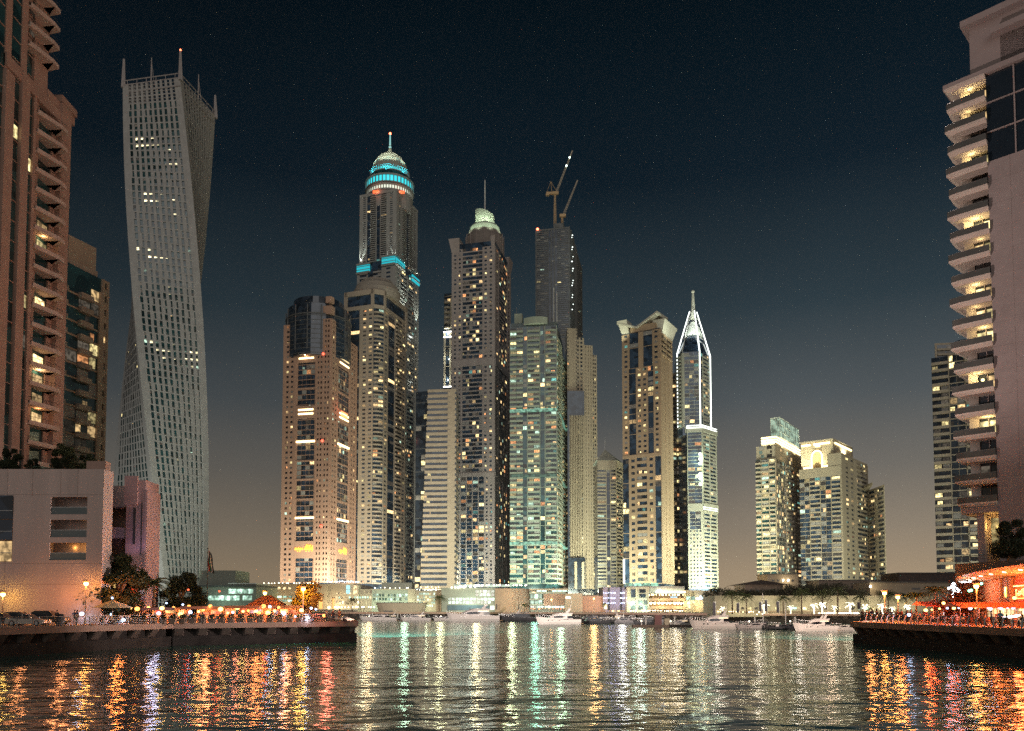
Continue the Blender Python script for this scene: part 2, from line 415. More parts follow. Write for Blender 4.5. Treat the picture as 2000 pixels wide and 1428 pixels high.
quay('quay', [(52, 20), (400, 20), (400, 235), (150, 225), (92, 175), (48.8, 116), (50.3, 79)], [((150, 225), (92, 175)), ((92, 175), (48.8, 116)), ((48.8, 116), (50.3, 79)), ((50.3, 79), (52, 20))])
quay('far_quay', [(-900, 331), (-78, 331), (20, 322), (70, 268), (150, 226), (401, 236), (900, 236), (900, 1400), (-900, 1400)], [((-78, 331), (20, 322)), ((20, 322), (70, 268)), ((70, 268), (150, 226))])
gm = MB(); gm.prism([(-8000, 331.5), (-79, 331.5), (20, 323), (71, 269), (150, 227), (8000, 237), (8000, 8000), (-8000, 8000)], DECK+.004, DECK+.01)
o = gm.build('ground', surf('ground_paving', (.16, .14, .12), .95, .3, .05)); o['kind'] = 'structure'

def railing(name, pts, label, dz=0, gap=1.9, curved=True, mat=STEEL):
    R = thing(name, (pts[0][0], pts[0][1], DECK+.12), label, 'railing', 'railings along the quays')
    rails = MB(); pm = MB(); ORG_ = ORIGIN[R.name]; cnt = 0
    for h in (.2, .4, .6, .8, 1.08):
        for a, b in zip(pts[:-1], pts[1:]):
            rails.tube((*a, DECK+.12+h), (*b, DECK+.12+h), .035 if h > 1 else .014, n=5)
    rails.build('rails', mat, R)
    # post bows out over the water then back in to the handrail
    p0 = MB(); prof = [(0, 0), (.05, .35), (.02, .7), (-.12, 1.0), (-.22, 1.12)] if curved else [(0, 0), (0, 1.1)]
    for (d0, z0), (d1, z1) in zip(prof[:-1], prof[1:]):
        p0.hexa([(-.03, -d0-.07, z0), (.03, -d0-.07, z0), (.03, -d0+.07, z0), (-.03, -d0+.07, z0), (-.03, -d1-.06, z1), (.03, -d1-.06, z1), (.03, -d1+.06, z1), (-.03, -d1+.06, z1)])
    base = None
    for a, b in zip(pts[:-1], pts[1:]):
        A = Vector(a); B = Vector(b); L = (B-A).length; u = (B-A)/L; n = int(L/gap)
        for k in range(n+1):
            q = A+u*(k*L/max(1, n)); cnt += 1
            if base is None: base = p0.build('post', mat, None)
            o = base if cnt == 1 else base.copy()
            if cnt > 1: COL.objects.link(o)
            o.parent = R; o.location = (q.x-ORG_[0], q.y-ORG_[1], 0); o.rotation_euler = (0, 0, atan2(u.y, u.x))
    return R
RAILM = surf('rail_metal', (.50, .46, .42), .45, .1, 1, metal=.3)
railing('railing', [(-59.2, 30), (-52.7, 83), (-45.1, 106.6), (-25.5, 118.3)], 'metal railing of thin horizontal bars along the café quay with parked cars')
railing('railing', [(49.6, 114.5), (51, 79), (52.6, 24)], 'metal railing with bowed posts along the quay of crowded restaurant tables', gap=1.45)

# ------------------------------------------------------------------ near left: podium and apartment tower
PINK = surf('pink_stone', (.46, .365, .325), .9, .12, .25, bump=.15, streak=True)
PINKD = surf('pink_render', (.35, .23, .185), .9, .15, .4)
T = Tower('apartment_tower', 'tall pink stone apartment tower with deep balconies, cut by the photo edge above its podium', -80, 120, 23.6, PINKD, GLASST, dim=.1, blind=.05)
XF = -78.0
T.core([(-104, 95), (XF-.35, 95), (XF-.35, 127.4), (XF-.9, 127.4), (XF-.9, 137.7), (XF-.35, 137.7), (XF-.35, 139), (-104, 139)], 23.6, 91)
T.core([(-104, 95), (XF-.35, 95), (XF-.35, 124.6), (XF-.9, 124.6), (XF-.9, 131.5), (-104, 131.5)], 91, 126)
def pil(y0, y1, z1, x1=XF, z0=23.6): T.w.box(XF-1.6, x1, y0, y1, z0, z1)
pil(100, 102, 126); pil(104.6, 107, 126); pil(110, 112, 126); pil(115, 117, 126)
pil(119.7, 121.8, 88, XF+.25); pil(123.8, 125.8, 90.5, XF+.25); pil(134.8, 137.7, 92.3, XF+.3); pil(127.3, 128.1, 90)
pil(119.9, 121.4, 126, XF-.2, 88); pil(123.9, 125.4, 126, XF-.2, 90.5); pil(127.8, 131.6, 126, XF-.5, 90)
T.w.box(-104, XF-.2, 131.4, 139.6, 91, 92.4); T.w.box(-104, XF+.32, 134.7, 139.4, 92.4, 93.6); T.w.box(XF-1.4, XF+.1, 119.9, 134.8, 88.6, 90.6)
T.w.box(-104, -79.6, 138.9, 139.5, 23.6, 92)
for k in range(20):                                         # glass strips between the pillars: transoms
    pass
nf = 32
for k in range(nf):
    z = 23.6 + k*3.22
    for a, b in ((102, 104.6), (107, 110), (112, 115), (117, 119.7), (121.8, 123.8), (125.8, 127.3)):
        T.w.box(XF-.35, XF-.22, a, b, z+.1, z+.22)
        r = random.random()
        if r < .10: T.panes.append((XF-.28, (a+b)/2, z+1.6, (b-a)*.8, 2.0, pi/2, random.choice((0, 1, 1, 5, 5))))

BALC = surf('balcony_render', (.46, .36, .31), .85, .12, .5)
for k in range(31):
    z = 25.2 + k*3.22
    hi = z > 92
    y0, y1 = (128.1, 134.8) if not hi else (125.4, 131.9)
    if 88 < z < 93.5: continue
    b = MB(); xo = XF+1.75 if not hi else XF+1.55
    # tapering slab: wedge soffit, upstand and thin rail
    b.hexa([(XF-.9, y0, z-.25), (XF+.1, y0, z-.25), (xo, y1-2.2, z-.25), (XF-.9, y1, z-.25)] + [(XF-.9, y0, z), (XF+.3, y0, z), (xo, y1-2.0, z), (XF-.9, y1+.0, z)], 0)
    b.hexa([(XF-.9, y1-2.0, z-.25), (xo, y1-2.2, z-.25), (xo, y1-.6, z-.25), (XF-.9, y1, z-.25)] + [(XF-.9, y1-2.0, z+.002), (xo, y1-2.0, z+.002), (xo, y1-.6, z+.002), (XF-.9, y1, z+.002)], 0)
    b.hexa([(xo-.14, y1-2.2, z), (xo, y1-2.2, z), (xo, y1-.6, z), (xo-.14, y1-.6, z)] + [(xo-.14, y1-2.2, z+.42), (xo, y1-2.2, z+.42), (xo, y1-.6, z+.42), (xo-.14, y1-.6, z+.42)], 0)
    b.hexa([(XF+.16, y0, z), (XF+.3, y0, z), (xo, y1-2.2, z), (xo-.14, y1-2.2, z)] + [(XF+.16, y0, z+.42), (XF+.3, y0, z+.42), (xo, y1-2.2, z+.42), (xo-.14, y1-2.2, z+.42)], 0)
    b.path([(XF+.25, y0, z+1.05), (xo-.06, y1-2.2, z+1.05), (xo-.06, y1-.6, z+1.05)], .035, 5, 1)
    for q in range(7): 
        f = q/6; b.tube((XF+.25+(xo-XF-.3)*f, y0+(y1-2.2-y0)*f, z+.4), (XF+.25+(xo-XF-.3)*f, y0+(y1-2.2-y0)*f, z+1.05), .02, n=4, mi=1)
    part(b, 'balcony', [BALC, DARK], T)
    r = random.random()
    if k in (3, 5, 6, 9, 12, 13, 4): T.panes.append((XF-.8, (y0+y1)/2+.3, z+1.25, 2.6, 2.1, pi/2, 0 if k != 12 else 1))
    elif r < .3: T.panes.append((XF-.8, (y0+y1)/2+.3, z+1.25, 2.6, 2.1, pi/2, 5))
    T.w.box(XF-.85, XF-.5, y0+.1, y0+1.5, z, z+3.0); T.w.box(XF-.85, XF-.6, y1-1.3, y1, z, z+3.0)
T.panes.append((XF-.8, 132, 25.6+1.1, 2.4, 2, pi/2, 4))
point(XF-.1, 131, 25.2+5*3.22+2.7, 160, (1, .78, .5), .15)
point(XF-.1, 131, 25.2+12*3.22+2.7, 70, (1, .7, .4), .15)
point(XF-.1, 131, 25.2+3*3.22+2.7, 60, (1, .6, .3), .15)
T.finish()

R = thing('podium_building', (-75, 108, DECK), 'pink stone parking podium with three wide open bays beneath the tall pink tower', 'podium', 'podium buildings')
w = MB(); zt = 23.8
op = [(-62.3, -57.35, 17.65, 20.0), (-62.3, -57.35, 14.55, 16.9), (-62.3, -57.35, 11.45, 13.8)]
cols = [(-90, -82), (-82, -67.3), (-67.3, -62.3), (-62.3, -57.35), (-57.35, -55.2)]
w.box(-90, -67.3, 108, 109.2, 11.2, 11.25)
def wallx(x0, x1, z0, z1, y0=108, y1=109.0): w.box(x0, x1, y0, y1, z0, z1)
wallx(-92, -55.2, DECK, 11.45); wallx(-92, -55.2, 20.0, zt)
wallx(-67.3, -62.3, 11.45, 20.0); wallx(-57.35, -55.2, 11.45, 20.0)
wallx(-62.3, -57.35, 13.8, 14.55); wallx(-62.3, -57.35, 16.9, 17.65)
w.box(-92, -55.21, 109.0, 110.6, zt-.6, zt-.02); w.box(-92, -62.5, 110.6, 128, zt-.6, zt-.02); w.box(-56.2, -55.2, 109, 110.6, DECK, zt); w.box(-62.9, -56.2, 110.0, 110.6, DECK, 11); w.box(-92, -62.5, 126, 127, DECK, zt-.6); w.box(-62.6, -62.0, 118.6, 128, DECK, zt)
w.box(-67.3, -66.8, 109, 118, DECK, zt-.6)
for z in (11.1, 14.3, 17.4): w.box(-66.8, -56.2, 109.0, 112, z-.25, z)
w.box(-66.8, -56.2, 112, 112.4, DECK, zt-.6)
w.build('wall', PINK, R)
# vertical and horizontal joints: shallow reveals cut as thin dark strips
j = MB()
for x in (-88, -84, -80, -76, -72, -68.2, -64.8, -61.0, -58.7): j.box(x-.018, x+.018, 107.985, 108.0, 20.1 if -67 < x < -57 else 4, zt-.1)
for z in (8.2, 11.0, 20.3): j.box(-92, -55.3, 107.985, 108.0, z-.015, z+.015)
j.build('panel_joints', surf('joint', (.20, .13, .10), .9), R)
for x0, x1, z0, z1 in op:
    b = MB(); b.box(x0, x1, 108.2, 108.24, z0+.05, z0+.95); b.box(x0, x1, 108.15, 108.3, z0+.95, z0+1.02, 1)
    b.build('glass_balustrade', [surf('balustrade_glass', (.10, .13, .14), .1, .1, spec=1), STEEL], R)
for i, (x0, x1, z0, z1) in enumerate(((-82, -67.35, 17.0, 20.2), (-82, -67.35, 14.2, 16.9), (-82, -67.35, 11.3, 14.0))):
    b = MB(); b.box(x0, x1, 107.9, 107.97, z0, z1, 0 if i < 2 else 1)
    for x in (-79, -76, -73, -70.2): b.box(x-.05, x+.05, 107.84, 107.9, z0, z1, 2)
    b.box(x0, x1, 107.84, 107.9, z0+1.1, z0+1.18, 2); b.build('window', [GLASSB, WARM, STEEL], R)
# narrow slab behind the corner, the curved bay and the pylon
w2 = MB(); w2.box(-58.2, -55.6, 109.1, 110.5, zt, zt+1.3)
w2.build('parapet', PINKD, R)
bay = MB(); zs = [(20.2, 23.0, 0), (15.2, 17.0, 1), (11.0, 12.8, 1)]
def arcw(z0, z1, bow, mi=0, y=120.5, x0=-62.2, x1=-57.2, th=1.6, mb=bay):
    K = 8; pts = []
    for k in range(K+1): a = k/K; pts.append((x0+(x1-x0)*a, y - bow*sin(pi*a)))
    pts += [(x1, y+th), (x0, y+th)]; mb.prism(pts, z0, z1, mi)
for z0_, z1_, bow_ in ((20.2, 23.4, .1), (15.4, 17.0, 1.6), (11.2, 12.6, 1.6), (DECK, 7.5, .6)):
    bay = MB(); arcw(z0_, z1_, bow_, mb=bay); bay.build('curved_balcony_front', BALC, R)
rec = MB(); rec.box(-62.2, -57.2, 123.4, 123.8, DECK, 23); rec.box(-62.2, -57.2, 121, 123.4, 17.1, 17.3); rec.box(-62.2, -57.2, 121, 123.4, 12.7, 12.9)
rec.build('recess_wall', PINKD, R)
pg = MB(); pg.box(-61.8, -57.4, 121.9, 121.98, 7.9, 10.9); pg.build('lit_opening', glow('lit_lobby', (1, .62, .20), 1.1, vary=.3), R)
py = MB(); py.box(-57.0, -54.2, 118.2, 122.6, DECK, 23.9); py.box(-57.2, -55.3, 117.9, 118.2, 20.2, 24.5); py.box(-54.2, -53.9, 118.1, 122.6, 3, 22.4)
py.build('pylon', surf('pink_pylon', (.38, .25, .24), .9, .12, .4), R)
sl = MB(); sl.box(-55.9, -55.55, 118.05, 118.19, 14.4, 19.8); sl.box(-54.75, -54.6, 118.1, 118.19, 12.8, 20.5); sl.build('slot', DARK, R)
# roof garden on the podium
point(-59, 110.8, 13.2, 55, (1, .62, .25), .2); point(-61, 112, 13.4, 55, (1, .62, .25), .2)
point(-59, 112, 16.5, 10, (1, .8, .5), .15)
flood((-54.2, 106.3, 4.4), (-57.6, 108.5, 15), 900, (.9, .9, 1), 60, .5, .8)
flood((-54.4, 115.6, 3.6), (-55.4, 118.5, 14), 900, (.86, .84, 1), 60, .5, .8)
flood((-59.2, 117.2, 4.0), (-59.5, 121, 20), 300, (.85, .72, .9), 90, .3); flood((-54.6, 114.2, 12.0), (-57, 119.5, 19), 200, (.75, .5, 1), 90, .2)

# spots without fixtures, added at the quay ends to brighten towers, podium and boats
flood((48, 112, 12), (-80, 130, 76), 140000, (1, .58, .44), 46, .6, .6); flood((44, 104, 9), (-76, 108, 12), 150000, (1, .80, .74), 24, .6, .5)
flood((-28, 119, 12), (78, 131, 74), 250000, (1, .80, .72), 46, .6, .6)
flood((-25, 118, 9), (2, 290, 3), 900000, (1, .86, .76), 50, .5, .5)
flood((50.5, 112, 9), (52, 190, 2), 180000, (1, .80, .66), 70, .5, .8)
# ------------------------------------------------------------------ left second tower
TANW = surf('tan_render', (.40, .32, .24), .88, .12, .2)
T = Tower('residential_tower', 'beige tower with glass balcony bands between the pink tower and the twisted tower', -95, 190, 20, TANW, GLASST, bal=surf('balcony_band', (.36, .30, .24), .8))
d = Vector((.28, .96)); Q = Vector((-103.7, 185)); A = Q-d*16; E = Q+d*11.6
T.core([P2(A), P2(E), (E.x-24, E.y+7), (A.x-24, A.y+7)], 12, 85.7)
T.face(A, Q+d*9.4, 12, 82.2, 21, 'P.5 B5 G3 B3 G3 B3 G2 P.5', lit=.22, bd=1.2)
T.face(Q+d*9.4, E, 12, 85.7, 22, 'P1 W2 P.7', lit=.06)
c = [A+Vector((-2, 4)), Q+d*9.5+Vector((-1.5, 0)), Q+d*9.5+Vector((-15, 4)), A+Vector((-15, 8))]
T.w.prism([P2(v) for v in c], 82.2, 93.5)
T.b.prism([P2(v + Vector((.6, -.2))) for v in c], 83, 87.5)
T.finish()

# ------------------------------------------------------------------ twisted tower
R_ = 458.0; cxy = Vector((PX(311, 420), 420.0)); phi = atan2(-cxy.x, cxy.y)
CAYW = surf('grey_panels', (.35, .345, .335), .7, .14, .35)
T = Tower('twisted_tower', 'grey tower of square punched windows twisting a quarter turn from foot to crown', cxy.x, cxy.y, DECK, CAYW, GLASST, nwin=100)
e = Vector((cos(phi), sin(phi))); r = Vector((-sin(phi), cos(phi))); s_ = 33.0; al = radians(34.5)
dL = -e*cos(al) + r*sin(al); dR = e*sin(al) + r*cos(al)
base = [Vector((0, 0)), dR*s_, dR*s_+dL*s_, dL*s_]                  # F, R, back, L counter-clockwise
cen = (dR+dL)*s_/2; base = [v-cen for v in base]
ZT = 277.0; Z0 = DECK; NF = 74; fh = (ZT-Z0)/NF
def ring(z, k=1.0):
    a = -pi/2*(z-Z0)/(ZT-Z0); c, s = cos(a), sin(a)
    return [cxy + Vector((v.x*c - v.y*s, v.x*s + v.y*c))*k for v in base]
for k in range(NF):
    if k % 1 == 0:
        z0, z1 = Z0+k*fh, Z0+(k+1)*fh
        if k < NF-3: T.g.prism([P2(v) for v in ring(z0, .975)], z0, z1, top=[P2(v) for v in ring(z1, .975)])
NC = 12
litset = {65: (2, 6, 3), 64: (2, 10, 3), 62: (7, 10, 2), 57: (3, 10, 4), 56: (3, 8, 3), 55: (7, 9, 1), 50: (9, 11, 1), 49: (1, 4, 2), 48: (3, 7, 1), 46: (2, 3, 1), 44: (6, 8, 1), 43: (6, 9, 2), 36: (0, 11, 1), 35: (3, 12, 9), 34: (4, 12, 8)}
for k in range(NF):
    z0, z1 = Z0+k*fh, Z0+(k+1)*fh
    R0, R1 = ring(z0), ring(z1); I0, I1 = ring(z0, .96), ring(z1, .96)
    for fi, (a, b) in enumerate(((3, 0), (0, 1), (1, 2), (2, 3))):
        if fi == 3 or (fi == 2 and k < 26) or (fi == 0 and k > 52): continue
        def Pt(u, t, q=0):
            lo = (R0, I0)[q]; hi = (R1, I1)[q]
            p0 = lo[a]+(lo[b]-lo[a])*u; p1 = hi[a]+(hi[b]-hi[a])*u; p = p0+(p1-p0)*t
            return (p.x, p.y, z0+(z1-z0)*t)
        def hx(u0, u1, t0, t1): T.w.hexa([Pt(u0, t0), Pt(u1, t0), Pt(u1, t0, 1), Pt(u0, t0, 1), Pt(u0, t1), Pt(u1, t1), Pt(u1, t1, 1), Pt(u0, t1, 1)], skip=(3,))
        solid = k >= NF-3
        hx(0, 1, 0, .16)
        sh = (k % 2)*.0
        for c in range(NC+1):
            h = .021 + (.012 if c in (0, NC) else 0)
            uc = min(max(c/NC + (0 if c in (0, NC) else .0), h), 1-h)
            hx(uc-h, uc+h, .16, 1)
        if solid:
            hx(.0, 1, .55, .62)
            T.ins.append((k, fi)); continue
        for c in range(NC):
            rr = random.random(); force = None; rw = litset.get(k)
            if rr < .42 and not (rw and rw[0] <= c < rw[1]): # shutter panel beside the window
                hx((c+.12)/NC, (c+.45)/NC, .16, 1)
            row = litset.get(k)
            if row and row[0] <= c < row[1] and random.random() < .8 and fi == 1: force = random.choice((7, 7, 7, 3))
            elif fi == 0 and 32 < k < 37 and random.random() < .25: force = 1
            elif random.random() < (.035 if k < 30 else .010): force = random.choice((1, 0, 3, 5, 5))
            elif random.random() < .12: force = 5
            if force is not None:
                p0 = Vector(Pt((c+.12)/NC, .22)); p1 = Vector(Pt((c+.92)/NC, .22)); q = Vector(Pt((c+.5)/NC, .6, 1)); u = (p1-p0)
                nn = Vector((u.y, -u.x, 0)).normalized()
                T.panes.append((q.x+nn.x*.25, q.y+nn.y*.25, q.z, u.length*.95, fh*.72, atan2(u.y, u.x), force))
crown = MB(); Rt = ring(ZT); ZM = [291, 300, 291, 283]
Rm = ring(ZT+14)
for i, (v, zt_) in enumerate(zip(Rt, (291.5, 291.5, 289, 290))):
    vm = cxy + (v-cxy)*.99
    for dx, dy in ((0, 0), (.9, .3), (.3, .9)): crown.tube((v.x+dx, v.y+dy, ZT-1), (vm.x+dx*.3, vm.y+dy*.3, zt_), .5, .28, 5)
    crown.tube((v.x, v.y, ZT-1), (vm.x, vm.y, zt_), .9, .5, 6)
for a, b in ((0, 1), (1, 2), (2, 3), (3, 0)):
    m = (Rt[a]+Rt[b])/2
    crown.tube((m.x, m.y, ZT-1), (m.x, m.y, ZT+13), .42, .22, 6); crown.tube((m.x+.8, m.y+2, ZT), (m.x, m.y, ZT+11), .2, .15, 5)
    for zz in (ZT+.3, ZT-4, ZT+2.6): crown.tube((*Rt[a], zz), (*Rt[b], zz), .28, n=5)
    for q in range(1, 12):
        f = q/12; p = Rt[a]+(Rt[b]-Rt[a])*f; crown.tube((p.x, p.y, ZT-1), (p.x, p.y, ZT+2.6 if q % 2 else ZT+.3), .16, n=4)
crown.build('crown_frame', surf('grey_steel', (.36, .33, .33), .5, .1), T.root)
bb = MB(); bb.blob((Rt[1].x, Rt[1].y, 291.9), .5, 6); bb.build('beacon', glow('red_beacon', (1, .12, .05), 8), T.root)
flood((cxy.x+30, cxy.y-60, 14), (cxy.x, cxy.y, 90), 34000, (1, .95, .66), 80); flood((cxy.x+6, cxy.y-64, 14), (cxy.x, cxy.y, 90), 16000, (.9, .9, 1), 80)
T.finish()
# ------------------------------------------------------------------ the far towers
BEIGE = surf('beige_stone', (.40, .335, .26), .88, .10, .12, streak=True)
BEIGP = surf('rosy_stone', (.46, .285, .205), .88, .10, .12, streak=True)
SAND = surf('sand_render', (.40, .345, .25), .88, .12, .15, streak=True)
GREYW = surf('grey_render', (.33, .33, .31), .85, .12, .15, streak=True)
GRNW = surf('pale_green_render', (.32, .36, .285), .85, .12, .15, streak=True)
DKGREY = surf('dark_concrete', (.13, .135, .135), .9, .25, .3)
CREAM = surf('cream_render', (.46, .40, .30), .85, .10, .15, streak=True)
STRIPW = glow('white_light_strip', (1, .97, .85), 5)
STRIPY = glow('yellow_light_strip', (1, .78, .38), 4.5)
STRIPC = glow('cyan_light_strip', (.015, .48, .56), .95)
STRIPO = glow('orange_light_strip', (1, .22, .08), 3.5)
REDB = glow('red_light', (1, .14, .06), 9)

# --- rosy tower with arched bands and neon lettering (lower than its neighbours)
L, Fp, Rp = foot(547, 641, 692, 600, 13)
T = Tower('harbour_tower', 'rosy stone tower with bright double light bars, orange neon lettering and a dark glass crown', Fp.x, Fp.y, 20, BEIGP, GLASSB, pal=(5, 3, 3, 3, 0), dim=.12)
D_ = 600; zz = lambda y: PZ(y, 600)
B4 = L+Rp-Fp
T.core([P2(v) for v in (L+(Rp-L)*.012, Fp+(B4-Fp)*.02, Rp, B4)], 18, zz(655))
u = (Fp-L).normalized(); v = (Rp-Fp).normalized(); wl = (Fp-L).length; wr = (Rp-Fp).length
pl = [L, L+u*wl*.29, L+u*wl*.70, Fp]; pr = [Fp, Fp+v*wr*.24, Fp+v*wr*.70, Rp]
zb = zz(1138)
NFL = 45; zt = zz(690)
T.face(pl[0], pl[1], zb, zz(628), NFL+6, 'P.5 W1 W1 P.5', lit=.14, dep=.6)
T.face(pl[2], pl[3], zb, zz(622), NFL+6, 'P.3 W1 W1 P.4 W1 W1 P.3', lit=.10, dep=.6)
T.face(pr[0], pr[1], zb, zz(622), NFL+6, 'P.3 W1 W1 P.3', lit=.12, dep=.6)
T.face(pr[2], pr[3], zb, zz(640), NFL+5, 'P.5 W1 W1 P.5', lit=.10, dep=.6)
T.face(pl[1], pl[2], zb, zt, NFL, 'P.4 G6 P.4', lit=.06, dep=.3); T.face(pr[1], pr[2], zb, zt, NFL, 'P.4 G6 P.4', lit=.06, dep=.3)
for y0, y1, lab in ((1090, 1056, 0), (705, 682, 2), (815, 790, 2), (862, 848, 1), (1012, 1003, 1)):
    for a, b in ((pl[1], pl[2]), (pr[1], pr[2])):
        z0, z1 = zz(y0), zz(y1)
        if lab != 1: T.band(a, b, z0, z1, .8)
        sm = MB()
        if lab == 2:
            T.strip(sm, a, b, z0+(z1-z0)*.30, z0+(z1-z0)*.42, .82, 1.1, .12, .88); T.strip(sm, a, b, z0+(z1-z0)*.62, z0+(z1-z0)*.74, .82, 1.1, .12, .88)
        elif lab == 1: T.strip(sm, a, b, z0, z0+1.3, .3, 1.1, .03, .97)
        if sm.f: part(sm, 'light_bar', STRIPY, T)
for y in (757, 936, 900, 975): 
    for a, b in ((pl[1], pl[2]), (pr[1], pr[2])): T.band(a, b, zz(y), zz(y)+1.0, .6)
# glass drum crown
cc = (L+Rp)/2; rad = 25.0; zz = lambda y: PZ(y, cc.y-14)
cro = MB(); cc = cc + Vector((-1.5, -3))
cro.lathe(cc.x, cc.y, [(rad, zz(700)), (rad, zz(622)), (rad*.97, zz(622)), (rad*.96, zz(600)), (rad*.80, zz(599)), (rad*.78, zz(583)), (rad*.4, zz(577))], 28)
part(cro, 'glass_crown', GLASS, T)
rb = MB()
for k in range(9):
    z = zz(625)+k*-3.6
    rb.lathe(cc.x, cc.y, [(rad+.25, z), (rad+.25, z+.35)], 28)
rb.lathe(cc.x, cc.y, [(rad+.6, zz(622)), (rad+.6, zz(622)+.9), (rad-.8, zz(622)+.9)], 28); rb.lathe(cc.x, cc.y, [(rad*.82, zz(599)), (rad*.82, zz(599)+1.2)], 28)
for a in range(0, 360, 24): rb.box(cc.x+rad*cos(radians(a))-.35, cc.x+rad*cos(radians(a))+.35, cc.y+rad*sin(radians(a))-.35, cc.y+rad*sin(radians(a))+.35, zz(690), zz(604))
part(rb, 'crown_ring', surf('crown_metal', (.10, .10, .10), .5, .2), T)
# corner shaft rising over the drum
T.w.prism([P2(p) for p in (pl[3]-u*7.0, pl[3], pr[0]+v*6.5, pr[0]+v*6.5-u*5)], zz(622), zz(606))
T.w.prism([P2(p) for p in (pl[3]-u*5.0, pl[3]-u*.4, pr[0]+v*4.5, pr[0]+v*4.5-u*5)], zz(600), zz(588))
for k, f in enumerate((1.0, .86, .7, .55, .4, .25)):                 # stepped terraces beside the drum
    z = zz(690)+k*4.4
    for a, b, sgn in ((pl[1], pl[2], 0), (pl[2], pl[1], 0), (pr[1], pr[2], 0), (pr[2], pr[1], 0)):
        q = a + (b-a)*.32*f; n = Vector((u.y, -u.x)) if a in (pl[1], pl[2]) else Vector((v.y, -v.x))
        T.b.hexa([(*P2(p), z) for p in (a+n*.8, q+n*.8, q-n*3, a-n*3)] + [(*P2(p), z+1.5) for p in (a+n*.8, q+n*.8, q-n*3, a-n*3)])
rl = MB(); A, uu, n, LL = T.fr(pl[2], pl[3])
for y in (699, 866, 1030):
    c = pl[3]-u*6 + Vector((u.y, -u.x))*1.0; rl.blob((c.x, c.y, zz(y)), .95, 8)
part(rl, 'beacon', glow('obstruction_light', (1, .10, .05), 3.5), T)
# arched entrance glass low on the right wall
# neon lettering: joined strokes in an Arabic hand, too blurred to read
NEON = glow('neon_lettering', (1, .30, .03), 4.5)
def strokes(a, b, z, w, h, name='neon_sign'):
    sg = MB(); A, uu, n, LL = T.fr(a, b); c0 = (LL-w)/2
    def bx(f0, f1, g0, g1): T.fb(sg, A, uu, n, c0+f0*w, c0+f1*w, z+g0*h, z+g1*h, .85, 1.25)
    bx(0, .46, .12, .34); bx(.52, 1, .12, .34)
    rr = random.Random(4)
    for f in (.02, .10, .20, .30, .40, .56, .63, .71, .80, .88, .95):
        bx(f, f+.035, .2, .5+.5*rr.random() if f > .5 else .45+.25*rr.random())
    for f in (.14, .26, .60, .76, .92): bx(f, f+.05, -.12, .02)
    for f in (.67, .84): bx(f, f+.05, .75, .9)
    return part(sg, name, NEON, T)
strokes(pl[1], pl[2], zz(1077), 15, 5.0); strokes(pr[1], pr[2], zz(1079), 14, 5.0)
s2 = MB(); T.strip(s2, pr[1], pr[2], zz(809), zz(799), .85, 1.2, .25, .78); part(s2, 'neon_sign', STRIPO, T)
s3 = MB(); T.strip(s3, pr[1], pr[2], zz(804), zz(803), 1.2, 1.3, .3, .72); part(s3, 'neon_sign_bar', STRIPY, T)
flood((L.x+4, L.y-14, 26), (L.x+18, L.y, 150), 26000, (1, .72, .42), 80)
flood((Fp.x+6, Fp.y-16, 26), (Fp.x, Fp.y, 170), 30000, (1, .66, .38), 80)
flood((Rp.x+14, Rp.y-20, 26), (Rp.x-3, Rp.y, 160), 20000, (1, .66, .40), 80)
point(pl[1].x+7, pl[1].y-4, zz(700), 900, (1, .7, .35), .5); point(pr[1].x+7, pr[1].y-2, zz(800), 900, (1, .2, .08), .5)
T.finish()

# --- tall domed apartment tower in front of the tallest one
L, Fp, Rp = foot(668, 738, 789, 640, 19)
zz = lambda y: PZ(y, 640)
T = Tower('domed_tower', 'beige apartment tower with framed glass slots and a shallow dome before the tallest tower', Fp.x, Fp.y, 20, BEIGE, GLASSB, pal=(6, 4, 1, 1, 0), dim=.22)
u = (Fp-L).normalized(); v = (Rp-Fp).normalized(); ch = 6.0
Fl, Fr = Fp-u*ch, Fp+v*ch; B4 = L+Rp-Fp
T.core([P2(p) for p in (L, Fl, Fr, Rp, B4)], 15, zz(563))
zb, zt = zz(1140), zz(600); NFL = 66
Lw = L-u*9   # the slab continues behind the rosy tower
T.face(L, Fl, zb, zt, NFL, 'P1.6 D7 P1.2 W3.4 W3.4', lit=.14)
T.face(Fl, Fr, zb, zt, NFL, 'O8', lit=.20, bd=1.5)
T.face(Fr, Rp, zb, zt, NFL, 'W4 D6 P.8 B6 W4', lit=.14)
for a, b in ((L, Fl), (Fl, Fr), (Fr, Rp)):
    T.band(a, b, zz(572), zz(563), 1.2); T.band(a, b, zt, zt+3, .8)
A, uu, n, LL = T.fr(L, Fl); T.fb(T.w, A, uu, n, -.5, 2.4, zt-6, zz(563), -1, 1.2); T.fb(T.w, A, uu, n, LL-2, LL+.5, zt, zz(563), 0, 1.2)
A, uu, n, LL = T.fr(Fr, Rp); T.fb(T.w, A, uu, n, LL-2, LL+.5, zt-6, zz(563), -1, 1.2); T.fb(T.w, A, uu, n, -.5, 2, zt, zz(563), 0, 1.2)
dm = MB(); dc = Fp + (B4-Fp)*.42; zz = lambda y: PZ(y, dc.y-17)
dm.lathe(dc.x, dc.y, [(18.5, zz(574)), (19.5, zz(563)), (19.5, zz(558)), (18.5, zz(557)), (17.5, zz(548)), (14, zz(541)), (13, zz(537)), (8, zz(532)), (3, zz(529)), (.01, zz(528))], 28)
part(dm, 'dome', surf('dome_panels', (.33, .29, .24), .7, .2, .6), T)
rb = MB()
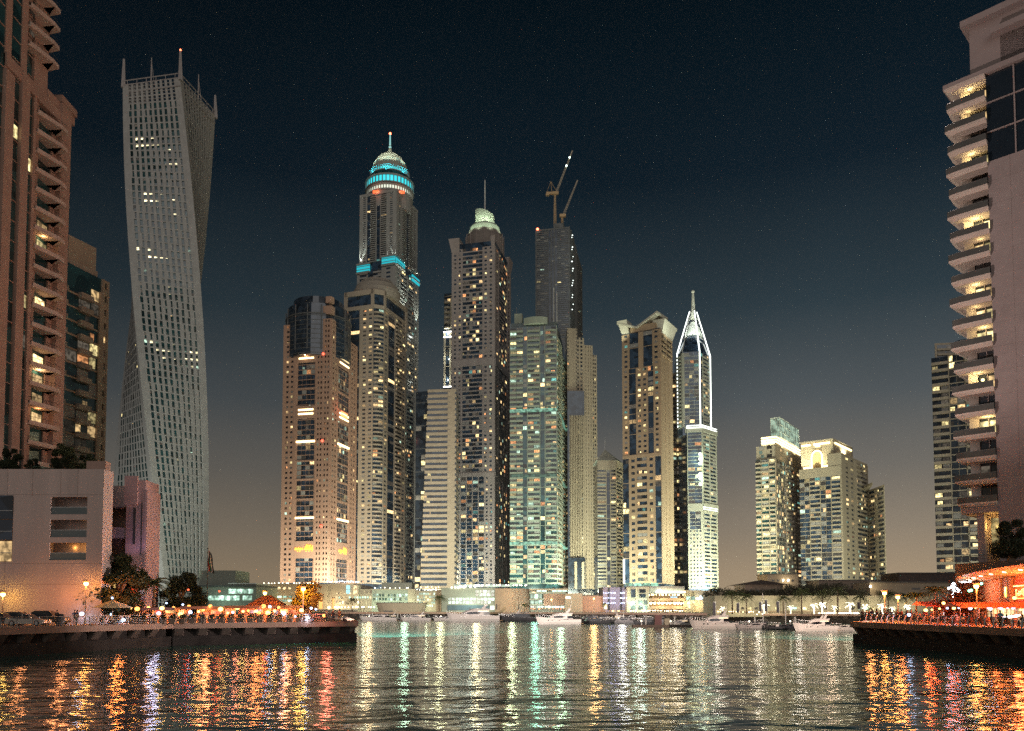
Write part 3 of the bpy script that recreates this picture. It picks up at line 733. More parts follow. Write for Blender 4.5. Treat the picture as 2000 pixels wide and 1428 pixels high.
for a in range(0, 360, 20): 
    x, y = cos(radians(a)), sin(radians(a))
    rb.path([(dc.x+18.7*x, dc.y+18.7*y, zz(557)), (dc.x+14.4*x, dc.y+14.4*y, zz(541)), (dc.x+8.2*x, dc.y+8.2*y, zz(531.5))], .35, 5)
part(rb, 'dome_rib', surf('dome_ribs', (.45, .40, .33), .7, .1), T)
flood((Fp.x-16, Fp.y-34, 26), (Fp.x-10, Fp.y, 150), 42000, (1, .86, .55), 75)
flood((Rp.x+12, Rp.y-24, 26), (Rp.x-6, Rp.y, 160), 34000, (.95, .92, .62), 75)
T.finish()

# --- tallest tower with the cyan lit crown
L, Fp, Rp = foot(703, 774, 815, 702, 19, 420)
zz = lambda y: PZ(y, 702)
T = Tower('crowned_tower', 'tallest tower, grey stone with a cyan lit ringed dome and spire', Fp.x, Fp.y, 20, GREYW, GLASSB, pal=(5, 3, 2, 3, 1), dim=.15)
u = (Fp-L).normalized(); v = (Rp-Fp).normalized(); B4 = L+Rp-Fp; nl = Vector((u.y, -u.x)); nr = Vector((v.y, -v.x))
T.core([P2(p) for p in (L, Fp, Rp, B4)], 15, zz(370))
z1 = zz(520)
for a, b, cols in ((L, Fp, 'P1 W2.6 D1.6 B2.6 P.4 D1.6 P.4 B2.6 P1 W2.6 P1'), (Fp, Rp, 'P1 W2.6 P.8 B3 D2 B3 P.8 W2.6 P1')):
    T.face(a, b, zz(505), zz(374), 32, cols, lit=.05); T.band(a, b, zz(374), zz(369), .9)
w1 = 1.6
Lb, Fb, Rb = L-u*w1+nl*w1*.5, Fp+nl*w1+nr*w1*.2, Rp+v*w1+nr*w1*.5
T.core([P2(p) for p in (Lb, Fb, Rb, B4)], 15, z1)
T.face(Lb, Fb, zz(1140), z1, 74, 'P1 B3 D2 B3 P1 W3 P1', lit=.07)
T.face(Fb, Rb, zz(1140), z1, 74, 'P1 W2 P.6 R5 P.6 R5 P.6 W2 P1', lit=.10)
cy = MB()
T.strip(cy, Lb, Fb, zz(524), zz(510), .3, 1.3, 0, .34); T.strip(cy, Lb, Fb, zz(516), zz(502), .3, 1.3, .66, 1.0)
T.strip(cy, Fb, Rb, zz(516)-1, zz(502)-1, .3, 1.3, 0, .35); T.strip(cy, Fb, Rb, zz(536)+6, zz(524)+6, .3, 1.3, .68, 1)
part(cy, 'cyan_light_band', STRIPC, T)
for a, b, f0, f1, y0, y1 in ((Lb, Fb, 0, .34, 524, 510), (Lb, Fb, .66, 1, 516, 502), (Fb, Rb, 0, .35, 516, 502)):
    mo = MB()
    for q in (0, .35, .8, 1): z_ = zz(y0)+(zz(y1)-zz(y0))*q; T.strip(mo, a, b, z_-.25, z_+.3, .3, 1.6+.5*(q in (0, 1)), f0, f1)
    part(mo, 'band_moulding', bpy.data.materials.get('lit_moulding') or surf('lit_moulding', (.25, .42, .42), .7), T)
for a, b, f0, f1 in ((Lb, Fb, -.01, .35), (Lb, Fb, .65, 1.01), (Fb, Rb, -.01, .36), (Fb, Rb, .67, 1.02)):
    for y in (527, 509): 
        sm = MB(); T.strip(T.w, a, b, zz(y if f0 < .1 and a is Lb else y-8), zz(y if f0 < .1 and a is Lb else y-8)+1.2, .2, 1.9, f0, f1)
wl_ = MB()
for a, b, f in ((L, Fp, .06), (L, Fp, .73), (L, Fp, .95), (Fp, Rp, .12), (Fp, Rp, .92), (Fp, Rp, .30)):
    A, uu, n, LL = T.fr(a, b); T.fb(wl_, A, uu, n, f*LL-.4, f*LL+.4, zz(500), zz(500)+1.4, .9, 1.5)
    p = A+uu*(f*LL)+n*1.9; flood((p.x, p.y, zz(503)), (p.x-n.x*1.4, p.y-n.y*1.4, zz(430)), 24000, (.93, 1, .9), 60, .3)
    if a is Fp: q = A+uu*(f*LL)+n*2.3; flood((q.x, q.y, zz(603)), (q.x-n.x*1.4, q.y-n.y*1.4, zz(530)), 30000, (.95, 1, .85), 60, .3)
part(wl_, 'wall_washer', STRIPW, T)
dc = (L+Rp)/2 + Vector((.5, -1)); ra = 20.8
zz = lambda y: PZ(y, dc.y-ra)
dr = MB(); dr.lathe(dc.x, dc.y, [(ra, zz(400)), (ra, zz(366))], 40); part(dr, 'drum', GREYW, T)
def colonnade(name, y0, y1, rr, nn, mat, matb):
    z0, z1 = zz(y0), zz(y1); a = MB(); a.lathe(dc.x, dc.y, [(rr-.8, z0), (rr-.8, z1)], 40); part(a, name+'_light', matb, T)
    c = MB(); c.lathe(dc.x, dc.y, [(rr+.4, z1-.1), (rr+1.0, z1+1.0), (rr-1, z1+1.1)], 40); c.lathe(dc.x, dc.y, [(rr-1, z0-.6), (rr+.8, z0-.5), (rr+.4, z0+.6), (rr-1, z0+.7)], 40)
    for k in range(nn):
        t = 2*pi*k/nn; x, y = dc.x+rr*cos(t), dc.y+rr*sin(t); c.prism([(x+.55*cos(t+pi/4+q*pi/2), y+.55*sin(t+pi/4+q*pi/2)) for q in range(4)], z0, z1)
    part(c, name, mat, T)
colonnade('lower_colonnade', 369, 359, ra, 52, GREYW, glow('crown_white', (.9, .95, .75), 1.0))
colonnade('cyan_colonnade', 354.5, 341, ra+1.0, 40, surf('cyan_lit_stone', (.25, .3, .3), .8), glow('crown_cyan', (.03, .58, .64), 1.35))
gl = MB(); gl.lathe(dc.x, dc.y, [(ra-1.5, zz(341)), (ra-3.4, zz(324))], 40); part(gl, 'drum_glass', glassmat('teal_drum', (.01, .07, .08)), T)
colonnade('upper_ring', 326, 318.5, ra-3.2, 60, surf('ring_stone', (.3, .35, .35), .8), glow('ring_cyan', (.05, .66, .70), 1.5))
dm = MB(); R0 = ra-4.6; zq = PZ(303, dc.y); z9 = zz(319)
prof = [(R0, z9), (R0*.98, z9+(zq-z9)*.22), (R0*.88, z9+(zq-z9)*.48), (R0*.68, z9+(zq-z9)*.74), (R0*.42, z9+(zq-z9)*.93), (R0*.24, zq), (R0*.16, zq+1.5), (1.7, zq+3.2), (1.0, zq+6), (.8, zq+9), (.01, zq+9.05)]; zz = lambda y: PZ(y, dc.y)
dm.lathe(dc.x, dc.y, prof, 36); part(dm, 'dome', surf('dome_stone', (.36, .36, .30), .7, .15, .5), T)
rb = MB()
for k in range(24):
    t = 2*pi*k/24; rb.path([(dc.x+(r_+.25)*cos(t), dc.y+(r_+.25)*sin(t), z_+.2) for r_, z_ in prof[:6]], .28, 5)
for j in (2, 3, 4): rb.lathe(dc.x, dc.y, [(prof[j][0]+.35, prof[j][1]), (prof[j][0]+.35, prof[j][1]+.5)], 36)
part(rb, 'dome_rib', surf('rib_stone', (.50, .50, .42), .6, .1), T)
sp = MB(); sp.tube((dc.x, dc.y, zz(292)), (dc.x, dc.y, zz(262)), .9, .55, 8); sp.blob((dc.x, dc.y, zz(288)), 1.3, 8); part(sp, 'spire', glow('spire_lit', (.35, .75, .72), .75), T)
bc = MB(); bc.blob((dc.x, dc.y, zz(261)), 1.1, 6); part(bc, 'beacon', REDB, T)
for t in (-165, -150, -110, -90, -70, -30): flood((dc.x+26*cos(radians(t)), dc.y+26*sin(radians(t)), zz(330)), (dc.x, dc.y, zz(300)), 9000, (.9, 1, .8) if t % 20 else (.05, .75, .85), 60, .4)
for t in (-140, -90, -40): flood((dc.x+21.5*cos(radians(t)), dc.y+21.5*sin(radians(t)), PZ(326, dc.y-ra)), (dc.x, dc.y, zz(306)), 9000, (.03, .6, .7), 110, .4)
ol = MB()
for p in (L+(Fp-L)*.47+nl*.5, Fp+v*7+nr*.5): ol.box(p.x-3.6, p.x+3.6, p.y-.3, p.y+.3, PZ(371, 702), PZ(371, 702)+2.6); point(p.x, p.y-2, PZ(371, 702)+1, 700, (1, .2, .08), .3)
part(ol, 'orange_light', glow('orange_crown_light', (1, .13, .03), 1.6), T)
flood((Rp.x+14, Rp.y-40, 26), (Rp.x, Rp.y, 200), 60000, (.9, 1, .75), 60)
T.finish()

# --- slim white balconied tower behind
T = Tower('slim_tower', 'slim pale tower of stacked white lit balconies seen behind the wing-shouldered tower', PX(872, 760), 760, 20, CREAM, GLASS, nwin=60)
a, b = Vector((PX(867, 760, 650), 760)), Vector((PX(893, 760, 650), 757)); zz = lambda y: PZ(y, 760)
T.core([P2(a), P2(b), (b.x, b.y+16), (a.x, a.y+16)], 15, zz(574))
T.face(a, b, zz(756), zz(648), 11, 'P1 D2 P1 D2 P1', lit=.1)
T.face(a, b, zz(642), zz(583), 6, 'O5 P5', lit=.05, bd=2.5)
T.w.prism([(a.x, a.y-.5), (b.x, b.y-.5), (b.x, b.y+10), (a.x, a.y+10)], zz(580), zz(577), top=[(a.x+5, a.y-.5), (b.x, b.y-.5), (b.x, b.y+10), (a.x+5, a.y+10)])
st = MB(); T.strip(st, a, b, zz(650), zz(648.5), .5, 1.2, 0, .6); T.strip(st, a, b, zz(660), zz(658.5), .5, 1.2, 0, .6); T.strip(st, a, b, zz(757), zz(755.5), .5, 1.2, 0, .6); part(st, 'light_bar', STRIPW, T)
point(a.x+3, a.y-3, zz(652), 4000, (.95, 1, .85), .5); point(a.x+3, a.y-3, zz(742), 2500, (.95, 1, .85), .5); point(a.x+3, a.y-5, zz(700), 2500, (.95, 1, .85), .5)
T.finish()

# --- wide ribbon block and the dark glass slab beside it
T = Tower('ribbon_block', 'tan block of continuous dark window ribbons, wider at its foot, left of the wing-shouldered tower', PX(850, 620), 620, 10, TANW, GLASS, nwin=40)
zz = lambda y: PZ(y, 620); nF = 36; zb, zt = zz(1150), zz(766)
for k in range(nF):
    z = zb+(zt-zb)*k/nF; h = (zt-zb)/nF; f = k/nF
    x0 = PX(820, 620)+(PX(835, 620)-PX(820, 620))*(f*.9); x1 = PX(890, 620)
    T.w.prism([(x0, 620), (x1, 618), (x1, 650), (x0, 650)], z, z+h*.52)
    T.g.prism([(x0+.5, 620.6), (x1, 618.6), (x1, 649), (x0+.5, 649)], z+h*.52, z+h)
    T.w.box(x1-3.5-(PX(890, 620)-PX(882, 620)), x1-1, 618.3, 622, z+h*.52, z+h)
    for j in range(9):
        if random.random() < .07: 
            q = x0+(x1-x0)*(j+.1)/10; T.panes.append((q+1, 620.2, z+h*.76, 2.4, h*.4, 0, random.choice((1, 1, 0))))
T.w.prism([(x0, 620), (x1, 618), (x1, 650), (x0, 650)], zt, zt+2)
flood((x0+10, 585, 26), (x0+14, 620, 120), 46000, (1, .86, .55), 75)
T.finish()
T = Tower('dark_slab', 'dark glass slab with few orange windows between the tallest tower and ribbon block', PX(825, 660), 660, 10, DKGREY, GLASS, dim=.1, nwin=40)
zz = lambda y: PZ(y, 660); a, b = Vector((PX(808, 660), 660)), Vector((PX(846, 660), 655))
T.core([P2(a), P2(b), (b.x, b.y+25), (a.x, a.y+25)], 10, zz(766)); T.face(a, b, zz(1150), zz(766), 34, 'P1 D5 D5 D5 P1', lit=.16); T.finish()

# --- wing-shouldered tower with the green-white lit lantern
L, Fp, Rp = foot(882, 966, 997, 690, 14, 700)
zz = lambda y: PZ(y, 690)
T = Tower('winged_tower', 'grey tower with flared shoulders, a greenish-white lit lantern and a mast', Fp.x, Fp.y, 20, surf('mauve_stone', (.35, .305, .285), .88, .12, .15, streak=True), GLASSB, pal=(5, 6, 4, 2, 1), dim=.18)
u = (Fp-L).normalized(); v = (Rp-Fp).normalized(); B4 = L+Rp-Fp; nl = Vector((u.y, -u.x)); nr = Vector((v.y, -v.x))
T.core([P2(p) for p in (L, Fp, Rp, B4)], 15, zz(470)); zb = zz(1145); za = zz(930); zc = zz(712); zt = zz(480)
T.face(L, Fp, zb, za, 29, 'P.6 W1.6 P.3 W1.6 P.3 G2.2 P.4 G2.2 P.4 G2.2 P.4 G2.2 P.4 W1.6 P.3 W1.6 P.6', lit=.20)
T.face(L, Fp, za+3.5, zc, 25, 'P.6 W1.6 P.3 W1.6 P.4 R8 P.4 W1.8 P.3 W1.8 P.6', lit=.16, sp=.3)
T.face(L, Fp, zc+6, zt, 27, 'P.6 W1.6 P.3 W1.6 P.4 R8 P.4 W1.8 P.3 W1.8 P.6', lit=.14, sp=.3)
T.face(Fp, Rp, zb, za, 29, 'P.6 W1.4 P.4 G2 P.4 G2 P.4 W1.4 P.6', lit=.14); T.face(Fp, Rp, za+3.5, zc, 25, 'P.6 W1.4 P.4 R5 P.4 W1.4 P.6', lit=.10, sp=.3); T.face(Fp, Rp, zc+6, zt, 27, 'P.6 W1.4 P.4 R5 P.4 W1.4 P.6', lit=.12, sp=.3)
for a, b in ((L, Fp), (Fp, Rp)): T.band(a, b, za, za+3.5, .9); T.band(a, b, zc, zc+6, .9)
# flared shoulders
def wing(p, q, nrm):
    w_ = (q-p)*.09
    T.w.hexa([(*P2(x), zt-3) for x in (p+nrm*.4, p+nrm*.4+w_*2, p+w_*2-nrm*14, p-nrm*14)] + [(*P2(x), zz(458)) for x in (p-w_*.8+nrm*1.5, p+w_*2+nrm*1.5, p+w_*2-nrm*14, p-w_*.8-nrm*14)])
wing(L, Fp, nl); wing(Rp, Fp, nr)
T.w.hexa([(*P2(x), zt-3) for x in (Fp-u*3, Fp+nl*.8, Fp+v*3, Fp-u*3+v*3)] + [(*P2(x), zz(460)) for x in (Fp-u*4, Fp+nl*1.8+nr*.8, Fp+v*4, Fp-u*4+v*4)])
dc = (L+Rp)/2+Vector((2.5, -2)); dd = MB(); zz = lambda y: PZ(y, dc.y-12)
dd.lathe(dc.x, dc.y, [(17.5, zz(490)), (17.5, zz(458)), (16, zz(457)), (15.5, zz(446)), (13.5, zz(444))], 12); part(dd, 'upper_drum', surf('drum_stone', (.22, .19, .17), .85, .15), T)
ri = MB(); 
for k in range(16):
    t = 2*pi*k/16; ri.box(dc.x+17.4*cos(t)-.4, dc.x+17.4*cos(t)+.4, dc.y+17.4*sin(t)-.4, dc.y+17.4*sin(t)+.4, zz(490), zz(452))
part(ri, 'drum_pier', surf('pier_stone', (.26, .22, .20), .85, .15), T)
LANT = surf('lantern_panels', (.50, .56, .46), .7, .10, .8)
ln = MB(); ln.lathe(dc.x, dc.y, [(13.6, zz(445)), (13.6, zz(436)), (12.2, zz(432)), (9.5, zz(430))], 32); part(ln, 'lantern_ring', LANT, T)
sl = MB(); K = 40; ra = 8.2
pts = [(dc.x+ra*cos(2*pi*k/K), dc.y+ra*sin(2*pi*k/K)) for k in range(K)]
i0 = len(sl.v); sl.prism(pts, zz(432), zz(405))
for k in range(K): x, y, z = sl.v[i0+K+k]; sl.v[i0+K+k] = (x, y, z - 3.2*(x-dc.x)/ra*.9 - 0.0)
part(sl, 'lantern', LANT, T)
fn = MB()
for k in range(0, K, 1):
    t = 2*pi*k/K; x, y = dc.x+(ra+.35)*cos(t), dc.y+(ra+.35)*sin(t); fn.tube((x, y, zz(432)), (x, y, zz(405)-3.0*cos(t)), .22, n=4)
part(fn, 'lantern_fin', LANT, T)
ms = MB(); ms.tube((dc.x, dc.y, zz(410)), (dc.x, dc.y, zz(355)+8), .8, .5, 8); part(ms, 'mast', surf('mast_paint', (.5, .5, .5), .5), T)
for t in (-170, -140, -110, -80, -50, -20): flood((dc.x+13*cos(radians(t)), dc.y+13*sin(radians(t)), zz(431)+.5), (dc.x+5*cos(radians(t)), dc.y+5*sin(radians(t)), zz(412)), 2600, (.85, 1, .72), 110, .3)
for t in (-150, -110, -70, -30): flood((dc.x+20*cos(radians(t)), dc.y+20*sin(radians(t)), zz(450)), (dc.x+13*cos(radians(t)), dc.y+13*sin(radians(t)), zz(436)), 1800, (.8, 1, .7), 110, .3)
flood((L.x+20, L.y-36, 26), (L.x+22, L.y, 140), 50000, (1, .90, .64), 75); flood((Rp.x+8, Rp.y-36, 26), (Rp.x-5, Rp.y, 170), 46000, (1, .92, .66), 70)
T.finish()

# --- green-lit balcony tower
L, Fp, Rp = foot(996, 1088, 1112, 600, 8, 700)
zz = lambda y: PZ(y, 600)
T = Tower('green_banded_tower', 'greenish apartment tower with three glowing green floor bands and crowded balconies', Fp.x, Fp.y, 20, GRNW, GLASST, pal=(5, 7, 3, 4, 1), dim=.25, blind=.15)
u = (Fp-L).normalized(); v = (Rp-Fp).normalized(); B4 = L+Rp-Fp
T.core([P2(p) for p in (L, Fp, Rp, B4)], 15, zz(628)); zb, zt = zz(1140), zz(636)
T.face(L, Fp, zb, zt, 54, 'B3 B3 D1.8 P.3 B5.4 P.3 D2 P.3 O5 P.3', lit=.30, bd=1.2)
T.face(Fp, Rp, zb, zz(650), 52, 'O4 P.5 O4 P.5 O4', lit=.22, bd=1.5)
T.w.prism([P2(p) for p in (L+u*1, Fp, Fp-u*2+v*10, L+v*12)], zt, zz(628))
A_, u_, n_, L_ = T.fr(L, Fp)
K = 10; pts = [A_+u_*(L_*(.3+.5*k/K))+n_*(.5+3*sin(pi*k/K)) for k in range(K+1)] + [A_+u_*(L_*.8)-n_*10, A_+u_*(L_*.3)-n_*10]
T.w.prism([P2(p) for p in pts], zz(632), zz(619))
T.w.prism([P2(p) for p in (L+u*3-n_*3, L+u*9-n_*3, L+u*9-n_*9, L+u*3-n_*9)], zt, zz(606))
an = MB(); an.tube((L.x+5, L.y+6, zz(606)), (L.x+5, L.y+6, zz(590)), .25, n=5); part(an, 'antenna', STEEL, T)
GBM = glow('green_band', (.42, .95, .66), .5, vary=.8, scale=.5)
for y in (800, 928, 1060):
    for a, b in ((L, Fp), (Fp, Rp)): gb = MB(); T.strip(gb, a, b, zz(y)-1.3, zz(y)+1.0, .2, 1.5, .0 if a is L else .1, 1 if a is L else .8); part(gb, 'green_light_band', GBM, T)
flood((L.x+10, L.y-22, 24), (L.x+14, L.y, 140), 30000, (.72, 1, .70), 80); flood((Fp.x+2, Fp.y-22, 24), (Fp.x-6, Fp.y, 140), 34000, (.80, 1, .66), 80); flood((Rp.x+20, Rp.y-22, 24), (Rp.x, Rp.y, 140), 30000, (.9, 1, .66), 80)
T.finish()

# --- unfinished tower and its cranes
L, Fp, Rp = foot(1046, 1113, 1137, 760, 12, 560)
zz = lambda y: PZ(y, 760)
T = Tower('unfinished_tower', 'dark unfinished concrete tower with bare floor slabs under two cranes', Fp.x, Fp.y, 20, DKGREY, GLASS, pal=(1, 1, 0, 2, 0), dim=.08, nwin=60)
u = (Fp-L).normalized(); v = (Rp-Fp).normalized(); B4 = L+Rp-Fp; nl = Vector((u.y, -u.x)); nr = Vector((v.y, -v.x))
T.core([P2(p) for p in (L, Fp, Rp, B4)], 15, zz(446))
T.face(L, Fp, zz(700), zz(446), 64, 'P.5 R5 P.3 D1 P.4 D1 P.4 D1 R5 P.5', lit=.01); T.face(Fp, Rp, zz(700), zz(444), 64, 'O4 P2 R5', lit=.02, bd=1.2)
T.face(Fp, Rp, zz(1130), zz(640), 80, 'W1 W1 W1 P.5 W1', lit=.1)
T.w.prism([P2(p) for p in (L+nl*.4, Fp+nl*.4, Fp+v*8, L+v*8)], zz(446), zz(443)); T.w.prism([P2(p) for p in (L+u*18, Fp-u*6, Fp-u*6+v*10, L+u*18+v*10)], zz(443), zz(434))
dt = MB()
for k in range(26):
    z = zz(650)+(zz(446)-zz(650))*(k/26); p = Fp+v*(3+11*(k % 3)/3)+nr*1.8
    if k % 4 != 3 and k > 5: dt.blob((p.x, p.y, z), .42+random.random()*.2, 6)
part(dt, 'work_light', glow('work_light', (.9, 1, .92), 2.2), T)
lb = MB(); T.strip(lb, L, Fp, zz(700), zz(640), .2, .7, .44, .47); T.strip(lb, L, Fp, zz(700), zz(560), .2, .7, .52, .55); T.strip(lb, L, Fp, zz(700), zz(570), .2, .7, .61, .64); part(lb, 'pale_fin', surf('pale_fin', (.42, .42, .38), .7), T)
rd = MB(); rd.blob((L.x+2, L.y-1, zz(442)), 1.2, 6); part(rd, 'beacon', REDB, T)
for k in range(3): flood((Fp.x+14, Fp.y-26, zz(640-60*k)), (Fp.x+6, Fp.y+8, zz(600-60*k)), 7000, (.9, 1, .95), 90, .5)
T.finish()
def lattice(mb, a, b, w, seg, r=.14):
    a = Vector(a); b = Vector(b); d = (b-a).normalized(); s1 = d.cross(Vector((0, 1, 0))).normalized()*w; s2 = d.cross(s1).normalized()*w
    cs = [s1, s2, -s1, -s2]
    for c in cs: mb.tube(a+c, b+c*.5, r*1.3, n=4)
    for k in range(seg):
        f0, f1 = k/seg, (k+1)/seg; p, q = a+(b-a)*f0, a+(b-a)*f1
        for i in range(4): mb.tube(p+cs[i]*(1-.5*f0), q+cs[(i+1) % 4]*(1-.5*f1), r, n=4)
CR = surf('crane_paint', (.50, .34, .18), .6, .15)
for nm, lab, bx, top, jx, jy, cj in (('c1', 'upright luffing crane with raised lattice jib and two white lamps on the unfinished tower', 1084, 380, 1118, 294, True), ('c2', 'second crane, mostly hidden, only its thin leaning jib rising behind the unfinished roof', 1098, 424, 1128, 352, False)):
    D = 766; X, zb = PX(bx, D, 430), PZ(443, D); Zt = PZ(top, D)
    C = thing('tower_crane', (X, D, zb), lab, 'crane', 'cranes on the unfinished tower')
    m = MB(); lattice(m, (X, D, zb), (X, D, Zt), 1.3, 12, .2); m.build('mast', CR, C)
    m = MB(); m.box(X-2.5, X+3.5, D-1.5, D+1.5, Zt, Zt+2.5); m.build('cab', CR, C)
    tip = (PX(jx, D, jy), D, PZ(jy, D)); m = MB(); lattice(m, (X+1.5, D, Zt+2.4), tip, 1.0, 16, .13); m.build('jib', surf('jib_paint', (.42, .36, .28), .6), C)
    if cj:
        m = MB(); m.box(X-8.5, X-2.5, D-1.2, D+1.2, Zt+.2, Zt+2.2); m.box(X-9, X-5.5, D-1.4, D+1.4, Zt-1.2, Zt+.2); m.build('counterweight', CR, C)
        m = MB(); m.tube((X-3, D, Zt+2.2), (X-4, D, Zt+13), .25, n=5); m.tube((X+2, D, Zt+2.5), (X-4, D, Zt+13), .2, n=5); m.tube((X-8, D, Zt+2.2), (X-4, D, Zt+13), .15, n=5); m.build('frame', CR, C)
        m = MB()
        for f in (.62, .82): q = Vector((X+1.5, D, Zt+2.4)).lerp(Vector(tip), f); m.blob((q.x, q.y-1, q.z), .75, 6)
        m.build('lamp', glow('crane_lamp', (.75, 1, .85), 8), C)

# --- ribbed stepped tower
T = Tower('ribbed_tower', 'tan stepped tower of tight vertical ribs with a dark glass notch under the cranes', PX(1135, 650), 650, 20, surf('ochre_stone', (.42, .35, .25), .9, .12, .15, streak=True), GLASS, pal=(3, 6, 1, 1, 0), dim=.12, nwin=60)
zz = lambda y: PZ(y, 650); xp = lambda x: PX(x, 650, 800)
def blk(x0, x1, y0, ytop, cols, nf, lit=.05, D=650, ybot=1150):
    a, b = Vector((PX(x0, 650, 800), D)), Vector((PX(x1, 650, 800), D+2)); T.core([P2(a), P2(b), (b.x, b.y+20), (a.x, a.y+20)], 15, zz(ytop)); T.face(a, b, zz(ybot), zz(ytop), nf, cols, lit=lit, dep=.5)
blk(1108, 1128, 0, 640, 'W1 P2 S1 P1 W1', 68, D=651); blk(1124, 1142, 0, 656, 'P1 R1.2 P1 R1.2 P1', 64, D=654); blk(1142, 1160, 0, 668, 'P1 V1 P1 V1 P1 V1 P1', 62, .06, D=658); blk(1158, 1169, 0, 684, 'P1 R1.5 P.8 R1.5 P1', 60, .08, D=662)
rb = MB()
for k in range(9): x = xp(1112)+(xp(1138)-xp(1112))*k/8; rb.box(x-.35, x+.35, 648.6, 649.8, zz(1095), zz(812))
part(rb, 'rib', T.wall, T)
nt_ = MB(); nt_.prism([(xp(1108), 649.2), (xp(1141), 649.2), (xp(1141), 652), (xp(1108), 652)], zz(812), zz(764)); nt_.prism([(xp(1108), 648.4), (xp(1112), 648.4), (xp(1112), 651), (xp(1108), 651)], zz(1090), zz(790))
nt_.prism([(xp(1108), 646), (xp(1141), 646), (xp(1141), 650), (xp(1108), 650)], zz(1150), zz(1090)); part(nt_, 'dark_glass_notch', GLASS, T)
pp = MB()
for x in (1120, 1134): pp.box(xp(x), xp(x)+2, 645, 646.2, zz(1150), zz(1098))
part(pp, 'portal_pier', T.wall, T)
for x in (1118, 1150, 1165): flood((xp(x), 622, 24), (xp(x), 652, 150), 26000, (1, .88, .50), 80)
T.finish()

# --- pyramid-roofed tower
T = Tower('pyramid_roof_tower', 'smaller striped tower with a pale pyramid roof and mast between two taller towers', PX(1193, 560), 560, 20, SAND, GLASS, pal=(4, 5, 3, 1, 0), dim=.15)
zz = lambda y: PZ(y, 560); a, m_, b = Vector((PX(1168, 560), 560)), Vector((PX(1204, 560), 560)), Vector((PX(1222, 560), 572))
T.core([P2(a), P2(m_), P2(b), (b.x-4, b.y+14), (a.x, a.y+22)], 15, zz(900))
T.face(a, m_, zz(1150), zz(918), 34, 'R5 P.4 D2 P.4 R3', lit=.10); T.face(m_, b, zz(1150), zz(912), 34, 'P.5 R5 P.5', lit=.1); T.band(a, m_, zz(918), zz(900), .8); T.band(m_, b, zz(912), zz(900), .8)
rf = MB(); q = [P2(a+Vector((-1, -1))), P2(m_+Vector((1, -1))), P2(b+Vector((1, 0))), (b.x-4, b.y+14), (a.x-1, a.y+22)]; cx_ = (a.x+m_.x)/2; rf.prism(q, zz(900), zz(874), top=[(cx_+.2*math.cos(k), 568+.2*math.sin(k)) for k in range(5)]); part(rf, 'roof', surf('pale_roof', (.42, .42, .34), .8), T)
ms = MB(); ms.tube((cx_, 568, zz(876)), (cx_, 568, zz(850)), .35, .2, 6); part(ms, 'mast', STEEL, T)
for i, c in enumerate((.3, .7)): T.w.box(a.x+(m_.x-a.x)*c-.6, a.x+(m_.x-a.x)*c+.6, 559, 560, zz(915), zz(903))
flood((a.x+8, 535, 24), (a.x+8, 560, 100), 22000, (.95, 1, .62), 80)
T.finish()

# --- winged-roof tower, plain right flank
L, Fp, Rp = foot(1216, 1290, 1313, 520, 30, 800)
zz = lambda y: PZ(y, 520)
T = Tower('butterfly_roof_tower', 'tan tower under a pale butterfly roof, its plain right flank without windows', Fp.x, Fp.y, 20, surf('orange_tan', (.42, .31, .20), .88, .10, .15, streak=True), GLASSB, pal=(4, 7, 1, 1, 1), dim=.15)
u = (Fp-L).normalized(); v = (Rp-Fp).normalized(); B4 = L+Rp-Fp; nl = Vector((u.y, -u.x)); nr = Vector((v.y, -v.x))
T.core([P2(p) for p in (L, Fp, Rp, B4)], 15, zz(640)); zb = zz(1140)
T.face(L, Fp, zb, zz(890), 20, 'D2.2 P.3 W2.4 P.2 R3.6 P.3 W2.4 P.2 D2', lit=.16); T.face(L, Fp, zz(884), zz(712), 17, 'P.3 W2 P.2 D2.6 P.2 W2 W2 P.2 D2 P.2 W2 P.2', lit=.18)
T.face(L, Fp, zz(712), zz(642), 7, 'P.3 W2 P.2 D3 P1.6 D3 P.2 W2 P.2', lit=.05); T.band(L, Fp, zz(890), zz(884), .7)
T.face(Fp, Rp, zb, zz(690), 44, 'P3 V.8 P2 V.8 P3', lit=.0); T.face(Fp, Rp, zz(690), zz(642), 5, 'P.6 B3 P.4 B3 P.6', lit=.02)
rf = MB(); c = (L+Rp)/2
def slab(p0, p1, p2, p3, z0, z1, z2, z3, h=1.2):
    rf.hexa([(*P2(p), z) for p, z in zip((p0, p1, p2, p3), (z0, z1, z2, z3))] + [(*P2(p), z+h) for p, z in zip((p0, p1, p2, p3), (z0, z1, z2, z3))])
Lo = L-u*3+nl*2; mid = L+u*(Fp-L).length*.40; Fo = Fp+nl*2.5+nr*2; Ro = Rp+v*3+nr*3
slab(Lo, mid+nl*1.5, mid+v*14, Lo+v*16, zz(620), zz(634), zz(634), zz(618))
slab(mid+nl*1.5, Fo-u*3, Fo-u*3+v*22, mid+v*16, zz(634), zz(612), zz(606), zz(634)); slab(Fo-u*3, Ro, Ro-u*10, Fo-u*3+v*4, zz(612), zz(625), zz(625), zz(612))
rf.hexa([(*P2(p), zz(640)) for p in (L+nl*.3, L+u*5+nl*.3, L+u*5+v*8, L+v*8)] + [(*P2(p), zz(614)) for p in (Lo, Lo+u*7, Lo+u*7+v*10, Lo+v*10)])
rf.hexa([(*P2(p), zz(650)) for p in (Fp+v*3+nr*.3, Rp+nr*.3, Rp-nr*6, Fp+v*3-nr*6)] + [(*P2(p), zz(620)) for p in (Fp+v*3+nr*2.5, Ro, Ro-nr*8, Fp+v*3-nr*6)])
part(rf, 'butterfly_roof', surf('white_roof', (.58, .56, .46), .7, .08), T)
